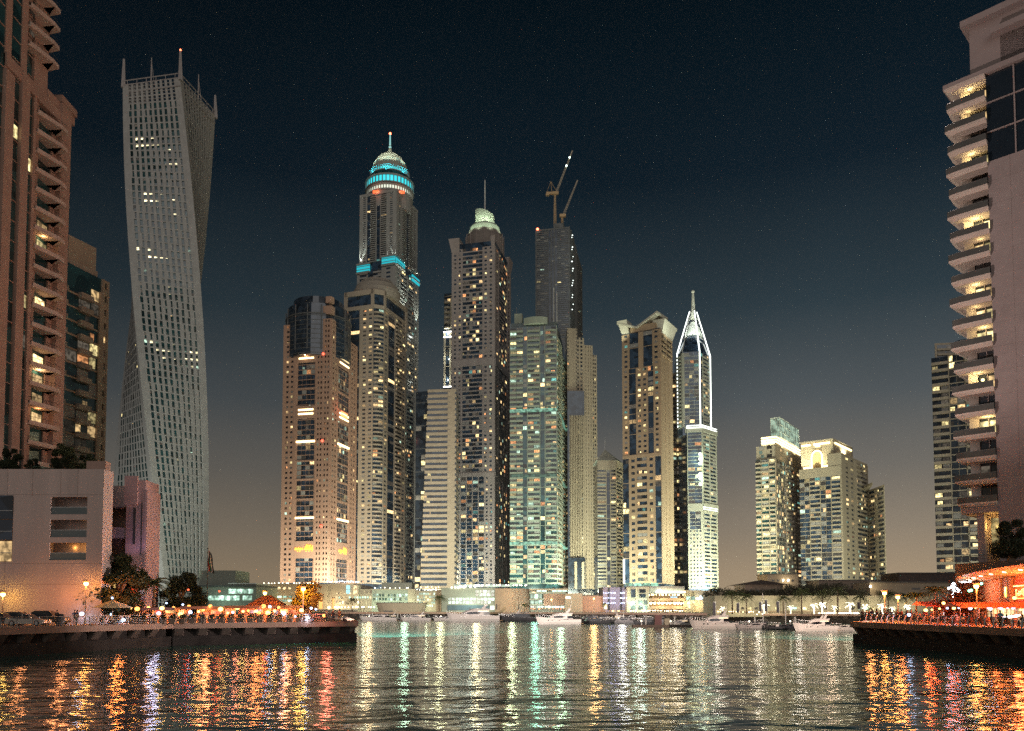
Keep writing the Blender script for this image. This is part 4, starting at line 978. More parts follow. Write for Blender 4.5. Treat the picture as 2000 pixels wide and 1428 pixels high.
T.w.prism([P2(p) for p in (L+u*6, Fp-u*3, Fp-u*3+v*12, L+u*6+v*12)], zz(642), zz(628))
flood((Lo.x-4, Lo.y-8, zz(665)), (Lo.x+4, Lo.y+2, zz(622)), 8000, (.95, 1, .72), 70, .5); flood((Fp.x+12, Fp.y-6, zz(668)), (Fp.x+8, Fp.y+10, zz(620)), 12000, (.95, 1, .72), 70, .5)
flood((L.x-3, L.y-3, 27), (L.x+.5, L.y, 55), 9000, (.95, 1, .75), 60, .4); flood((L.x+16, L.y-30, 26), (L.x+18, L.y, 130), 26000, (1, .9, .6), 75); flood((Fp.x+22, Fp.y-14, 26), (Fp.x+8, Fp.y+8, 150), 34000, (1, .84, .46), 75)
sx_ = MB(); T.strip(sx_, L, Fp, zz(1138), zz(1090), .5, .9, .0, .03); part(sx_, 'corner_light', STRIPW, T)
T.finish()

# --- rounded balcony tower behind it
T = Tower('balcony_stack_tower', 'narrow tan tower of stacked rounded balconies squeezed between the butterfly-roof and spired towers', PX(1325, 600), 600, 20, CREAM, GLASS, pal=(6, 6, 2, 1, 0), dim=.2)
zz = lambda y: PZ(y, 600); a, b = Vector((PX(1306, 600), 600)), Vector((PX(1338, 600), 606))
T.core([P2(a), P2(b), (b.x, b.y+16), (a.x, a.y+16)], 15, zz(732)); T.face(a, b, zz(1140), zz(732), 46, 'W3 O4 O4', lit=.22, bd=1.8); T.w.prism([P2(a), P2(b), (b.x-2, b.y+10), (a.x, a.y+10)], zz(732), zz(727))
flood((b.x, b.y-24, 24), (b.x-5, b.y, 120), 26000, (1, .84, .45), 80); T.finish()

# --- spired tower outlined in white light
T = Tower('spired_tower', 'slender tower outlined in white light under an open steel spire', PX(1360, 560), 560, 20, surf('pale_grey_green', (.36, .37, .30), .85, .12, .15, streak=True), GLASSB, pal=(4, 6, 1, 2, 1), dim=.2)
zz = lambda y: PZ(y, 560); X = lambda x, D=560, y=800: PX(x, D, y)
pl_ = [(X(1323, 566), 566), (X(1333), 560), (X(1366), 558), (X(1388, 570), 570), (X(1388, 570)-4, 590), (X(1323, 566)+3, 590)]
pb_ = [(X(1338, 564), 564), (X(1340), 558), (X(1368), 556), (X(1398, 570), 570), (X(1398, 570)-4, 592), (X(1338, 564)+1, 592)]
T.core(pl_, zz(850), zz(688)); T.core(pb_, 15, zz(838))
V = [Vector(p) for p in pl_]; Vb = [Vector(p) for p in pb_]
T.face(V[0], V[1], zz(835), zz(690), 20, 'P.5 B3 P.5', lit=.2); T.face(V[1], V[2], zz(835), zz(690), 20, 'P.8 G5 P.3', lit=.06, dep=.25); T.face(V[2], V[3], zz(835), zz(690), 20, 'P.4 D1.4 P.4 R5 P.4', lit=.08)
T.face(Vb[1], Vb[2], zz(985), zz(845), 20, 'P.3 G3 G3 P.3', lit=.06, dep=.25); T.face(Vb[2], Vb[3], zz(1150), zz(845), 42, 'P.3 R3 P.3 R3 P.4', lit=.10)
T.face(Vb[1], Vb[2], zz(1150), zz(1035), 16, 'P.3 W1 W1 W1 W1 P.3', lit=.12); T.face(Vb[1], Vb[2], zz(1035), zz(1000), 5, 'S1 G5 S1', lit=.0); T.band(Vb[1], Vb[2], zz(1000), zz(985), .9)
for a, b in ((Vb[0], Vb[1]), (Vb[1], Vb[2]), (Vb[2], Vb[3])): T.band(a, b, zz(846), zz(836), 1.2)
T.band(Vb[2], Vb[3], zz(1000), zz(984), 1.2)
LED = glow('led_outline', (.93, 1, .93), 3.2); led = MB()
def ln(p, q, r=.34): led.tube(p, q, r, n=5)
for p in (V[0], V[2], V[3]): ln((p.x, p.y-.8, zz(835)), (p.x, p.y-.8, zz(688)), .26 if p is V[0] else .36)
for a, b in ((Vb[0], Vb[1]), (Vb[1], Vb[2]), (Vb[2], Vb[3])):
    for y in (838, 834): ln((a.x, a.y-1.6, zz(y)), (b.x, b.y-1.6, zz(y)), .3)
for y in (996, 992): ln((Vb[2].x, Vb[2].y-1.6, zz(y)), (Vb[3].x, Vb[3].y-1.6, zz(y)), .25)
part(led, 'light_outline', LED, T)
ap = Vector((X(1351, 572, 600)+1.0, 572)); fr = MB(); le = MB(); tops = []
for i, p in enumerate((V[0], V[1], V[2], V[3], V[4], V[5])):
    t = ap+(p-ap)*.22; q = ap+(p-ap)*1.0
    le.tube((q.x, q.y-.6, zz(688)), (t.x, t.y, zz(598)), .42, .30, 6) if i in (0, 2, 3) else fr.tube((q.x, q.y-.6, zz(688)), (t.x, t.y, zz(598)), .3, n=5)
    tops.append((q, t))
for f in (.35, .6, .8):
    for i in range(6):
        a0, t0 = tops[i]; a1, t1 = tops[(i+1) % 6]; z = zz(688)+(zz(598)-zz(688))*f
        p, q = a0.lerp(t0, f), a1.lerp(t1, f); fr.tube((p.x, p.y-.5, z), (q.x, q.y-.5, z), .16, n=4)
        z2 = zz(688)+(zz(598)-zz(688))*(f+.18); q2 = a1.lerp(t1, min(1, f+.18)); fr.tube((p.x, p.y-.5, z), (q2.x, q2.y-.5, z2), .12, n=4)
part(fr, 'spire_frame', surf('white_steel', (.6, .6, .58), .5), T); part(le, 'lit_spire_edge', LED, T)
sp = MB(); sp.tube((ap.x, ap.y, zz(612)), (ap.x, ap.y, zz(558)), 1.9, .75, 10); sp.blob((ap.x, ap.y, zz(557)), 1.3, 6); part(sp, 'spire', surf('spire_paint', (.55, .56, .48), .5), T)
cn = MB(); cn.lathe(ap.x, ap.y, [(6.5, zz(648)), (5.5, zz(640)), (2.6, zz(622)), (2.2, zz(619))], 20); part(cn, 'lantern_cone', surf('cone_panels', (.62, .66, .6), .6), T)
dk = MB(); dk.prism([P2(ap.lerp(p, .98)) for p in V], zz(688), zz(664), top=[P2(ap.lerp(p, .72)) for p in V]); dk.prism([P2(ap.lerp(p, .72)) for p in V], zz(664), zz(650), top=[P2(ap.lerp(p, .45)) for p in V]); part(dk, 'upper_glass', GLASSB, T)
for dx in (-9, 0, 9): flood((ap.x+dx, ap.y-14, zz(655)), (ap.x, ap.y, zz(625)), 6500, (.9, 1, .88), 90, .4)
flood((ap.x, ap.y-12, zz(640)), (ap.x, ap.y, zz(580)), 9000, (.9, 1, .75), 60, .4)
wl_ = MB()
for y in (890, 899, 908, 928, 937, 948): p = Vb[2]; wl_.blob((p.x-2, p.y-1.6, zz(y)), .95, 8); 
part(wl_, 'flood_lamp', glow('flood_lamp', (.85, 1, .75), 7), T)
for y in (899, 937): point(Vb[2].x-2, Vb[2].y-4, zz(y), 3500, (.8, 1, .7), .5)
for f in (.15, .5, .85): q = Vb[2].lerp(Vb[3], f); flood((q.x+5, q.y-7, 24), (q.x, q.y+1, 90), 8000, (1, .92, .52), 60, .5)
flood((Vb[1].x+4, Vb[1].y-20, 24), (Vb[1].x+6, Vb[1].y, 60), 9000, (1, .75, .4), 80); flood((Vb[2].x, Vb[2].y-22, 30), (Vb[2].x-2, Vb[2].y, 130), 42000, (.8, 1, .74), 70)
T.finish()

# --- right cluster: two stepped apartment blocks
zz = lambda y: PZ(y, 560)
T = Tower('lantern_block', 'stepped tan apartment block topped by a green-white glass lantern box', PX(1520, 560), 560, 10, SAND, GLASST, cat='apartment block', pal=(5, 7, 1, 3, 1), dim=.25, blind=.15)
L, Fp, Rp = foot(1480, 1518, 1580, 560, 35)
def quadr(a, b, c): return [P2(a), P2(b), P2(c), P2(a+c-b)]
T.core(quadr(L, Fp, Rp), 5, zz(895.5)); T.face(L, Fp, zz(1150), zz(895), 30, 'B3 P.3 B4 P.4 B3', lit=.25, bd=1); T.face(Fp, Rp, zz(1150), zz(895), 30, 'P.3 G3 P.2 B3 P.3 W2 P.3 W2', lit=.22, bd=1)
l2, f2, r2 = foot(1482, 1518, 1572, 562, 35); T.w.prism(quadr(l2, f2, r2), zz(895), zz(868)); T.face(l2, f2, zz(893), zz(868), 3, 'P1 G2 P1 G2 P1', .1, .2); T.face(f2, r2, zz(893), zz(868), 3, 'P1 V2 P1 G2 P1 V2 P1', .2, .2)
l2, f2, r2 = foot(1492, 1520, 1568, 565, 35); c2 = MB(); c2.prism(quadr(l2, f2, r2), zz(868), zz(848)); part(c2, 'crown', CREAM, T)
cb = MB()
for y in (861, 856, 851): T.strip(cb, l2, f2, zz(y), zz(y)+.6, .1, .5); T.strip(cb, f2, r2, zz(y), zz(y)+.6, .1, .5)
part(cb, 'crown_light', STRIPY, T)
l3, f3, r3 = foot(1511, 1529, 1566, 568, 35); lb = MB(); lb.prism(quadr(l3, f3, r3), zz(848), zz(812)); part(lb, 'lantern', glow('lantern_glass', (.62, .88, .66), .8, vary=.7, scale=.25), T)
lf = MB(); q = quadr(l3, f3, r3)
for i in range(4):
    a, b = Vector(q[i]), Vector(q[(i+1) % 4])
    for f in (0, .25, .5, .75): p = a.lerp(b, f); lf.tube((p.x, p.y, zz(850)), (p.x, p.y, zz(809)), .35 if f == 0 else .18, n=4)
    for y in (810, 824, 838): lf.tube((a.x, a.y, zz(y)), (b.x, b.y, zz(y)), .22, n=4)
part(lf, 'lantern_frame', surf('lantern_steel', (.45, .5, .45), .5), T)
for p, q in ((l2, f2), (f2, r2)): 
    for f in (.25, .75): m_ = p.lerp(q, f); n_ = Vector(((q-p).y, -(q-p).x)).normalized(); flood((m_.x+n_.x*3, m_.y+n_.y*3, zz(865.5)), (m_.x, m_.y, zz(852)), 15000, (1, .74, .24), 120, .3)
flood((Fp.x-20, Fp.y-40, 22), (Fp.x, Fp.y, 80), 30000, (1, .86, .6), 80); T.finish()
T = Tower('arch_block', 'stepped tan apartment block with a yellow lit crown and a tall lit arch', PX(1640, 560), 556, 10, SAND, GLASSB, cat='apartment block', pal=(5, 7, 1, 2, 1), dim=.22, blind=.12)
L, Fp, Rp = foot(1566, 1648, 1700, 556, 40); u = (Fp-L).normalized(); v = (Rp-Fp).normalized(); nl = Vector((u.y, -u.x))
T.core(quadr(L, Fp, Rp), 5, zz(912)); T.face(L, Fp, zz(1150), zz(930), 25, 'G4 P.2 R4 P.2 G4 P.3 B3.4 P.3', lit=.16, bd=.9, sp=.35); T.face(Fp, Rp, zz(1150), zz(890), 29, 'P.8 W1.4 W1.4 P.6 B3 P.4', lit=.12, bd=.9)
T.w.prism(quadr(Fp-u*9, Fp, Rp), zz(930), zz(886)); T.band(L, Fp, zz(930), zz(911), .5)
l2, f2, r2 = foot(1570, 1634, 1672, 562, 40); T.w.prism(quadr(l2, f2, r2), zz(930), zz(856)); top = MB(); top.prism(quadr(l2-u*.6+nl*.6, f2+nl*.6+v*-.3, r2), zz(858), zz(855)); part(top, 'cornice', CREAM, T)
cl = MB()
for y, a, b in ((862, .02, .3), (862, .4, .9), (907, .08, .3), (907, .70, .92), (866, .45, .6)): T.strip(cl, l2, f2, zz(y)-.8, zz(y)+.4, .2, .7, a, b)
T.strip(cl, f2, r2, zz(862)-1, zz(862), .2, .7, .05, .9); T.strip(cl, f2, r2, zz(884)-.6, zz(884)+.2, .2, .7, .3, .95); part(cl, 'crown_light', STRIPY, T)
A_, u_, n_, L_ = T.fr(l2, f2); ar = MB(); c0 = L_*.5; aw = L_*.16; z0 = zz(912); zs_ = zz(888)
prev = None
pts = [(c0-aw, z0), (c0-aw, zs_)] + [(c0-aw*cos(pi*k/10), zs_+aw*1.25*sin(pi*k/10)) for k in range(1, 10)] + [(c0+aw, zs_), (c0+aw, z0)]
ar.path([(*(P2(A_+u_*p[0]+n_*.7)), p[1]) for p in pts], .42, 6); part(ar, 'arch_light', STRIPY, T)
gp = MB(); gp.poly([(*(P2(A_+u_*p[0]+n_*.3)), p[1]) for p in pts]); part(gp, 'arch_recess', surf('arch_back', (.5, .36, .18), .8), T)
for f in (.1, .3, .7, .9): m_ = l2.lerp(f2, f); flood((m_.x+nl.x*2.6, m_.y+nl.y*2.6, zz(907.5)), (m_.x, m_.y, zz(875)), 26000, (1, .72, .20), 110, .3)
m_ = f2.lerp(r2, .5); flood((m_.x+3.4, m_.y-2.4, zz(883)), (m_.x, m_.y, zz(865)), 16000, (1, .72, .20), 120, .3)
a, b, c = Rp-Vector((1, 3)), Vector((PX(1733, 570), 570)), Vector((PX(1733, 570)+2, 590)); T.core([P2(a), P2(b), P2(c), (a.x, a.y+24)], 5, zz(946)); T.face(a, b, zz(1150), zz(946), 23, 'P.5 B4 P.5 V1 P.5 B4 P.5', lit=.1, bd=1); T.w.prism([P2(a), P2(b), P2(c), (a.x, a.y+24)], zz(946), zz(942))
T.b.prism([P2(a+Vector((1, 1))), P2(b+Vector((-8, 1))), P2(c+Vector((-8, 0))), (a.x+1, a.y+20)], zz(942), zz(937))
flood((Fp.x-18, Fp.y-36, 22), (Fp.x-14, Fp.y, 80), 26000, (1, .86, .6), 80); flood((Fp.x+26, Fp.y-40, 22), (Fp.x+14, Fp.y+10, 80), 36000, (1, .9, .5), 80); T.finish()

# --- distant right tower
zz = lambda y: PZ(y, 385)
T = Tower('riverside_tower', 'pale balcony tower partly hidden by the jagged balconies of the near tower', PX(1865, 385), 385, 10, CREAM, GLASS, cat='apartment tower', pal=(5, 6, 1, 1, 1), dim=.2)
a, b = Vector((PX(1824, 385, 900), 385)), Vector((PX(1925, 385, 900), 370)); T.core([P2(a), P2(b), (b.x*1.05, b.y*1.05), (a.x*1.055, a.y*1.05)], 5, zz(700)); T.face(a, b, zz(1130), zz(700), 31, 'B3.6 P.2 G3.2 P.2 B4.2 P.2 G3.2', lit=.14, bd=1.1)
a2 = Vector((PX(1826, 390, 700), 390)); T.core([P2(a2), (a2.x+16, 388), (a2.x+26, 405), (a2.x+10, 405)], 90, zz(668)); T.face(a2, (a2.x+16, 388), zz(698), zz(668), 3, 'P.3 B3 P.3 G2', lit=.1, bd=.8)
T.w.prism([P2(a2), (a2.x+16, 388), (a2.x+26, 405), (a2.x+10, 405)], zz(668), zz(664)); bl = MB(); c = (a2.x+17, 396)
bl.lathe(c[0], c[1], [(9, zz(700)), (9.5, zz(680)), (8.6, zz(668)), (6.5, zz(658)), (3, zz(652)), (.1, zz(650))], 20); part(bl, 'glass_dome', glassmat('dome_glass', (.05, .06, .05)), T)
flood((a.x+10, a.y-32, 16), (a.x+12, a.y, 70), 16000, (1, .88, .6), 85); T.finish()
# ------------------------------------------------------------------ near right tower with pointed balconies
GREYP = surf('grey_pink_render', (.29, .235, .23), .9, .10, .3)
T = Tower('balcony_tower', 'tall grey apartment tower of jagged pointed balconies cut by the photo edge above the restaurant', 84, 125, 12, GREYP, surf('near_tower_glass', (.014, .022, .032), .12, .15, .2, spec=.9), nwin=60)
J = Vector((PX(1945, 131, 800), 131)); d = Vector((-1, 1)).normalized(); n = Vector((-1, -1)).normalized()
C0 = J + d*5.4                                           # left corner of the balcony face
zlo, zhi = 22.3, 94.4
far = J - d*22
back = Vector((1, 1)).normalized()
# plain flank with a dark glass field at its head
def qp(a, b, dep): return [P2(a), P2(b), P2(b+back*dep), P2(a+back*dep)]
T.w.prism([P2(J+n*.3), P2(J+n*.3+back*22), P2(far+back*22), P2(far+n*.3)][::-1], 12, PZ(318, 131))
T.g.prism([P2(J+n*.1), P2(J+n*.1+back*22), P2(far+back*22), P2(far+n*.1)][::-1], PZ(318, 131), PZ(150, 131))
for y in (205, 262): 
    a, b = J+n*.35, far+n*.35; T.w.hexa([(*P2(q), PZ(y, 131)) for q in (a, b, b+back*.3, a+back*.3)] + [(*P2(q), PZ(y, 131)+.18) for q in (a, b, b+back*.3, a+back*.3)])
for f in (4, 8): a = J-d*f+n*.3; T.w.hexa([(*P2(q), PZ(318, 131)) for q in (a, a-d*.2, a-d*.2+back*.2, a+back*.2)] + [(*P2(q), PZ(150, 131)) for q in (a, a-d*.2, a-d*.2+back*.2, a+back*.2)])
T.w.prism([P2(J+n*.8+d*6.4), P2(far+n*.8), P2(far+back*20), P2(J+d*6.4+back*20)], zhi, zhi+.9)
for k, (dd, z0, z1) in enumerate(((2.6, 95.3, 104.5), (-2, 95.3, 101))): T.w.prism([P2(J+d*dd-n*1.2), P2(far-n*1.2), P2(far-n*14), P2(J+d*dd-n*14)], z0, z1)
T.w.prism([P2(J+d*3.6+n*.3), P2(far+n*.3), P2(far-n*16), P2(J+d*3.6-n*16)], 104.5, 105.6); T.w.prism([P2(J-d*1+n*.6), P2(far+n*.6), P2(far-n*14), P2(J-d*1-n*14)], 101, 101.9)
T.w.prism([P2(J-d*3-n*2), P2(J-d*9-n*2), P2(J-d*9-n*8), P2(J-d*3-n*8)], 105.6, 118, top=[P2(J-d*5.9-n*4.9), P2(J-d*6.1-n*4.9), P2(J-d*6.1-n*5.1), P2(J-d*5.9-n*5.1)])
jt = MB()
for f in (3.2, 7.4, 12): a = J-d*f+n*.3; jt.hexa([(*P2(q), 12) for q in (a, a-d*.03, a-d*.03+n*.012, a+n*.012)] + [(*P2(q), PZ(318, 131)) for q in (a, a-d*.03, a-d*.03+n*.012, a+n*.012)])
for z in range(16, 78, 4): a, b = J+n*.3, far+n*.3; jt.hexa([(*P2(q), z) for q in (a, b, b+n*.012, a+n*.012)] + [(*P2(q), z+.03) for q in (a, b, b+n*.012, a+n*.012)])
part(jt, 'panel_joints', surf('wall_joint', (.20, .155, .145), .9), T)
# recessed inner wall
inner = [J-n*2.3, J-n*2.3+d*3.8, J+d*3.8-n*16, J-n*16]
T.g.prism([P2(q) for q in inner][::-1], zlo, zhi)
SLAB = surf('balcony_slab', (.54, .45, .40), .85, .08, .4); BG = surf('balustrade', (.09, .09, .085), .15, .2, spec=1)
nfl = 19; fh = (zhi-zlo)/nfl; STR = glow('ceiling_strip', (1, .92, .62), 5)
LIT = {18: 1, 17: 1, 15: 1, 14: 0, 12: 1, 11: 1, 9: 1, 8: 1, 7: 1, 5: 1, 3: 1}
for k in range(nfl+1):
    z = zlo + k*fh; b = MB()
    ex = 1.0+.5*(k % 2) 
    tip = C0+n*(.8)+d*(.5+.35*(k % 2)); ol = [J+n*.9, C0+n*1.0-d*.8, tip, C0-n*2.6+d*.7, C0-n*9, J-n*9]
    lo = [J+n*.5, C0+n*.6-d*1.6, C0+d*.0+n*.2, C0-n*2.6-d*.2, C0-n*9-d*.5, J-n*9]
    b.prism([P2(q) for q in lo][::-1], z-.62, z-.18, 0, top=[P2(q) for q in ol][::-1]); b.prism([P2(q) for q in ol][::-1], z-.17, z+.14, 0)
    if k < nfl:
        for a, c in ((ol[0], ol[1]), (ol[1], ol[2]), (ol[2], ol[3])):
            w_ = Vector(((c-a).y, -(c-a).x)).normalized()*.03; h1 = z+1.15
            if c is not ol[1]: b.hexa([(*P2(q), z+.14) for q in (a+w_, c+w_, c-w_, a-w_)] + [(*P2(q), h1) for q in (a+w_, c+w_, c-w_, a-w_)], 1)
            else: b.hexa([(*P2(q), z+.14) for q in (a+w_, c+w_, c-w_, a-w_)] + [(*P2(q), z+1.1) for q in (a+w_, c+w_, c-w_, a-w_)], 1)
            b.tube((a.x, a.y, h1), (c.x, c.y, h1), .04, n=5, mi=2)
        b.prism([P2(q) for q in (J+d*3.0-n*2.0, J+d*4.2-n*.9, J+d*4.6-n*2.4, J+d*3.6-n*3)][::-1], z+.14, z+fh-.6, 0)
    if k in (2, 5, 9, 12, 14, 15):
        s0, s1 = (.02, .5) if k % 2 else (.45, .98); a, c = ol[1].lerp(ol[0], s0)-n*.25, ol[1].lerp(ol[0], s1)-n*.25
        b.tube((a.x, a.y, z-.24), (c.x, c.y, z-.24), .055, n=5, mi=3)
    part(b, 'balcony', [SLAB, BG, STEEL, STR], T)
    if k < nfl:
        q0 = J-n*2.24; ang = atan2(-d.y, -d.x)
        for (s0, s1) in ((.1, 1.5), (1.6, 3.0)):
            m_ = q0+d*((s0+s1)/2); r = random.random()
            kk = random.choice((1, 0)) if k in LIT and LIT[k] and (s0 < 1 or r < .6) else (5 if r < .25 else None)
            if kk is not None: T.panes.append((m_.x, m_.y, z+1.55, (s1-s0)*.95, 2.3, ang, kk))
            f_ = MB(); 
        if LIT.get(k): p = J+d*random.uniform(1, 3.2)-n*.9; point(p.x, p.y, z+2.6, random.choice((40, 90, 160, 260)), (1, .86, .50), .15)
    for s in (0, 1.55, 3.1):
        q = J-n*2.2+d*s; 
        if k < nfl: T.w.hexa([(*P2(x), z) for x in (q, q+d*.12, q+d*.12+n*.1, q+n*.1)] + [(*P2(x), z+fh) for x in (q, q+d*.12, q+d*.12+n*.1, q+n*.1)])
# open base storey: warm lit soffit, pier and lobby glass
T.w.prism([P2(q) for q in (J-n*3.2, J-n*3.2+d*3.4, J+d*3.4-n*8, J-n*8)][::-1], 12, zlo-.3); T.w.prism([P2(q) for q in (J-n*.2+d*2.2, J-n*.2+d*3.3, J-n*1.6+d*3.3, J-n*1.6+d*2.2)], 12, zlo-.3)
T.w.prism([P2(q) for q in (C0+n*.5, J+n*.8, J-n*9, C0-n*9)], zlo-1.6, zlo-.65, top=[P2(q) for q in (C0+n*1.0, J+n*.9, J-n*9, C0-n*9)])
q = J-n*3.1+d*1.0; T.panes.append((q.x, q.y, 17.2, 1.9, 5.6, atan2(-d.y, -d.x), 1))
p = J+d*1.2-n*1.4; point(p.x, p.y, 18.6, 260, (1, .72, .30), .2); p = J+d*4.2-n*2; point(p.x, p.y, 17.5, 120, (1, .66, .34), .2)
T.finish()

# ------------------------------------------------------------------ podiums and low buildings on the far shore
SHOPW = surf('mall_stone', (.40, .34, .26), .88, .12, .3); SHOPG = surf('mall_green_stone', (.33, .36, .30), .88, .12, .3)
LG = glow('shop_glass_green', (.62, 1, .76), 1.15, vary=.7, scale=.8); LW = glow('shop_glass_warm', (1, .74, .38), 1.5, vary=.8, scale=.9)
BULB = glow('bulb', (1, .90, .65), 9); BULBC = glow('cool_bulb', (.75, .85, 1), 6)
class Low:
    def __init__(s, name, lab, x, D, cat='building', group='low buildings along the far quay'):
        s.D = D; s.R = thing(name, (PX(x, D), D, DECK), lab, cat, group); s.m = {}
    def X(s, x, D=None): return PX(x, D or s.D)
    def Z(s, y, D=None): return PZ(y, D or s.D)
    def box(s, nm, mat, x0, x1, y0, y1, d0=0, dep=10):
        """x0..x1 wide, photo rows y0 (foot) to y1 (head), front face d0 m behind the frontage"""
        m = s.m.setdefault(nm, (MB(), mat)); D = s.D
        m[0].box(PX(x0, D), PX(x1, D), D+d0, D+d0+dep, PZ(y0, D), PZ(y1, D))
    def grid(s, x0, x1, y0, y1, nx, ny, mats, p=1.0, gap=.2, name='window', d=-.06):
        D = s.D; a, b, c, e = PX(x0, D), PX(x1, D), PZ(y0, D), PZ(y1, D)
        for i in range(nx):
            for j in range(ny):
                if random.random() > p: continue
                w, h = (b-a)/nx, (e-c)/ny; m = MB(); m.box(a+w*(i+gap/2), a+w*(i+1-gap/2), D+d, D+d+.05, c+h*(j+gap/2), c+h*(j+1-gap/2)); m.build(name, random.choice(mats), s.R)
    def bulbs(s, x0, x1, y, nn, r=.16, mat=None, d=-.4, name='bulb', jit=.4, p=1):
        for k in range(nn):
            if random.random() > p: continue
            x = x0+(x1-x0)*(k+random.uniform(-jit, jit))/max(1, nn-1); m = MB(); m.blob((PX(x, s.D), s.D+d, PZ(y+random.uniform(-.6, .6), s.D)), r*random.uniform(.8, 1.3), 5); m.build(name, mat or BULB, s.R)
    def done(s):
        for k, (m, mat) in s.m.items(): m.build(k, mat, s.R)
        return s.R

B = Low('glass_pavilion', 'low pale pavilion with two rows of green-lit glazing at the foot of the twisted tower', 430, 330, 'pavilion')
B.box('wall', SHOPG, 374, 500, 1200, 1146, 0, 30); B.box('upper_block', SHOPG, 376, 449, 1146, 1113, 6, 18); B.box('roof_fin', DKGREY, 378, 500, 1146, 1143, -1, 30); B.box('cornice', WHITE, 446, 500, 1141, 1139, -1, 20); B.box('parapet', SHOPG, 446, 500, 1143, 1140.9, -.2, 20)
B.grid(446, 494, 1160, 1150, 9, 1, [LG], .95, .1); B.grid(394, 492, 1173, 1163, 16, 1, [LG], .9, .1); B.done()
sr = MB(); 
point(B.X(440), 322, 6, 900, (.6, 1, .8), .5)

B = Low('hotel_podium', 'long beige podium with round lit openings and shop windows below the rosy tower', 600, 372, 'podium')
B.box('wall', SHOPW, 500, 700, 1200, 1142, 0, 40); B.box('end_wall', SHOPW, 688, 760, 1200, 1150.6, 4.6, 30); B.box('coping', CREAM, 500, 690, 1142, 1140, -.4, 40)
B.box('pier', CREAM, 610, 640, 1200, 1141.2, -1.0, 3); B.box('canopy', DKGREY, 500, 700, 1192, 1190.5, -2.5, 3)
for x in (534.5, 544.6, 555, 565):
    m = MB(); m.tube((B.X(x), 371.9, B.Z(1149)), (B.X(x), 371.8, B.Z(1149)), .62, n=14); m.build('round_window', LW, B.R)
B.grid(530, 572, 1159, 1156, 6, 1, [LW, LG], .8, .4); B.grid(530, 572, 1168, 1163.5, 4, 1, [LG], 1, .25); B.grid(528, 572, 1176, 1171, 4, 1, [LG], 1, .2)
B.grid(656, 700, 1161, 1157, 12, 1, [LW], .8, .5); B.grid(655, 726, 1170, 1164, 14, 1, [LW, LG], .95, .4); B.grid(655, 726, 1181, 1172, 12, 1, [LW], .8, .4); B.grid(676, 684, 1160, 1143, 1, 2, [glow('cyan_sign', (.35, .85, .95), 1.3)], 1, .15, 'light_panel', -.5); B.grid(690, 698, 1160, 1143, 1, 2, [LW], 1, .15, 'light_panel', -.5)
B.grid(624, 631, 1190, 1168, 1, 1, [glow('orange_panel', (1, .42, .10), 1.6)], 1, .1, 'light_panel', -1.2); B.grid(650, 654, 1190, 1168, 1, 1, [glow('orange_panel', (1, .42, .10), 1.4)], 1, .1, 'light_panel', -1.2)
B.bulbs(516, 620, 1139, 16, .2, d=-.1); B.bulbs(640, 700, 1136, 20, .2, BULBC, d=-.1); B.bulbs(640, 730, 1186, 16, .22); B.bulbs(600, 660, 1188, 9, .2); B.done()
point(B.X(550), 366, 5, 1500, (1, .85, .5), .5); point(B.X(600), 364, 5, 2200, (1, .6, .25), .5); point(B.X(660), 366, 6, 2500, (1, .85, .5), .5); point(B.X(715), 366, 6, 2500, (.9, .95, .6), .5)

B = Low('arcade_block', 'greenish-lit low block of tall window bays behind the boats, left of the gridded mall', 760, 376)
B.box('wall', SHOPG, 726, 812, 1200, 1152, 0, 30); B.box('coping', CREAM, 724, 812, 1152, 1150.5, -.3, 30); B.grid(728, 796, 1174, 1159, 12, 2, [LG, LG, surf('unlit_shop_glass', (.05, .09, .08), .2)], .9, .3); B.box('pier', CREAM, 797, 812, 1200, 1150.6, -.6, 1); B.bulbs(730, 800, 1148, 8, .16, d=1)
B.box('setback', SHOPG, 740, 800, 1150.5, 1137, 8, 12); B.done(); point(B.X(760), 370, 5, 1800, (.75, 1, .7), .5); point(B.X(800), 370, 5, 1500, (.8, 1, .7), .5)
B = Low('curved_kiosk', 'curved windowless pale kiosk standing on the quay behind the leftmost moored boats', 780, 345, 'kiosk')
m = MB(); c = (B.X(780), 352); pts = [(c[0]+10*cos(radians(a)), c[1]+6*sin(radians(a))) for a in range(0, 360, 15)]; m.prism(pts, DECK, B.Z(1178), top=[(c[0]+(p[0]-c[0])*1.12, c[1]+(p[1]-c[1])*1.12) for p in pts]); m.build('wall', CREAM, B.R)
m = MB(); m.prism([(c[0]+(p[0]-c[0])*1.16, c[1]+(p[1]-c[1])*1.16) for p in pts], B.Z(1178)+.003, B.Z(1178)+.3); m.build('roof', DKGREY, B.R); m = MB(); m.box(c[0]-7, c[0]-2, 346.2, 346.6, DECK, DECK+.6); m.build('plinth', DKGREY, B.R); B.done()
B = Low('office_block', 'small block thick with rows of white-lit windows between the greenish arcade and the gridded mall', 838, 372)
B.box('wall', SHOPW, 812, 852, 1200, 1154, 0, 20); B.grid(814, 850, 1186, 1157, 9, 5, [LG, YEL, LG], .85, .35); B.box('annex', surf('brown_stone', (.26, .18, .13), .9), 852, 862, 1200, 1153, -.5, 20); B.grid(853, 860, 1186, 1176, 2, 3, [ORG, WARM], .9, .3); B.bulbs(815, 852, 1152, 7, .18, d=0); B.bulbs(822, 858, 1147, 6, .22, d=1, mat=glow('gold_bulb', (1, .7, .3), 8)); B.done()
point(B.X(835), 366, 5, 1800, (.9, 1, .65), .5)

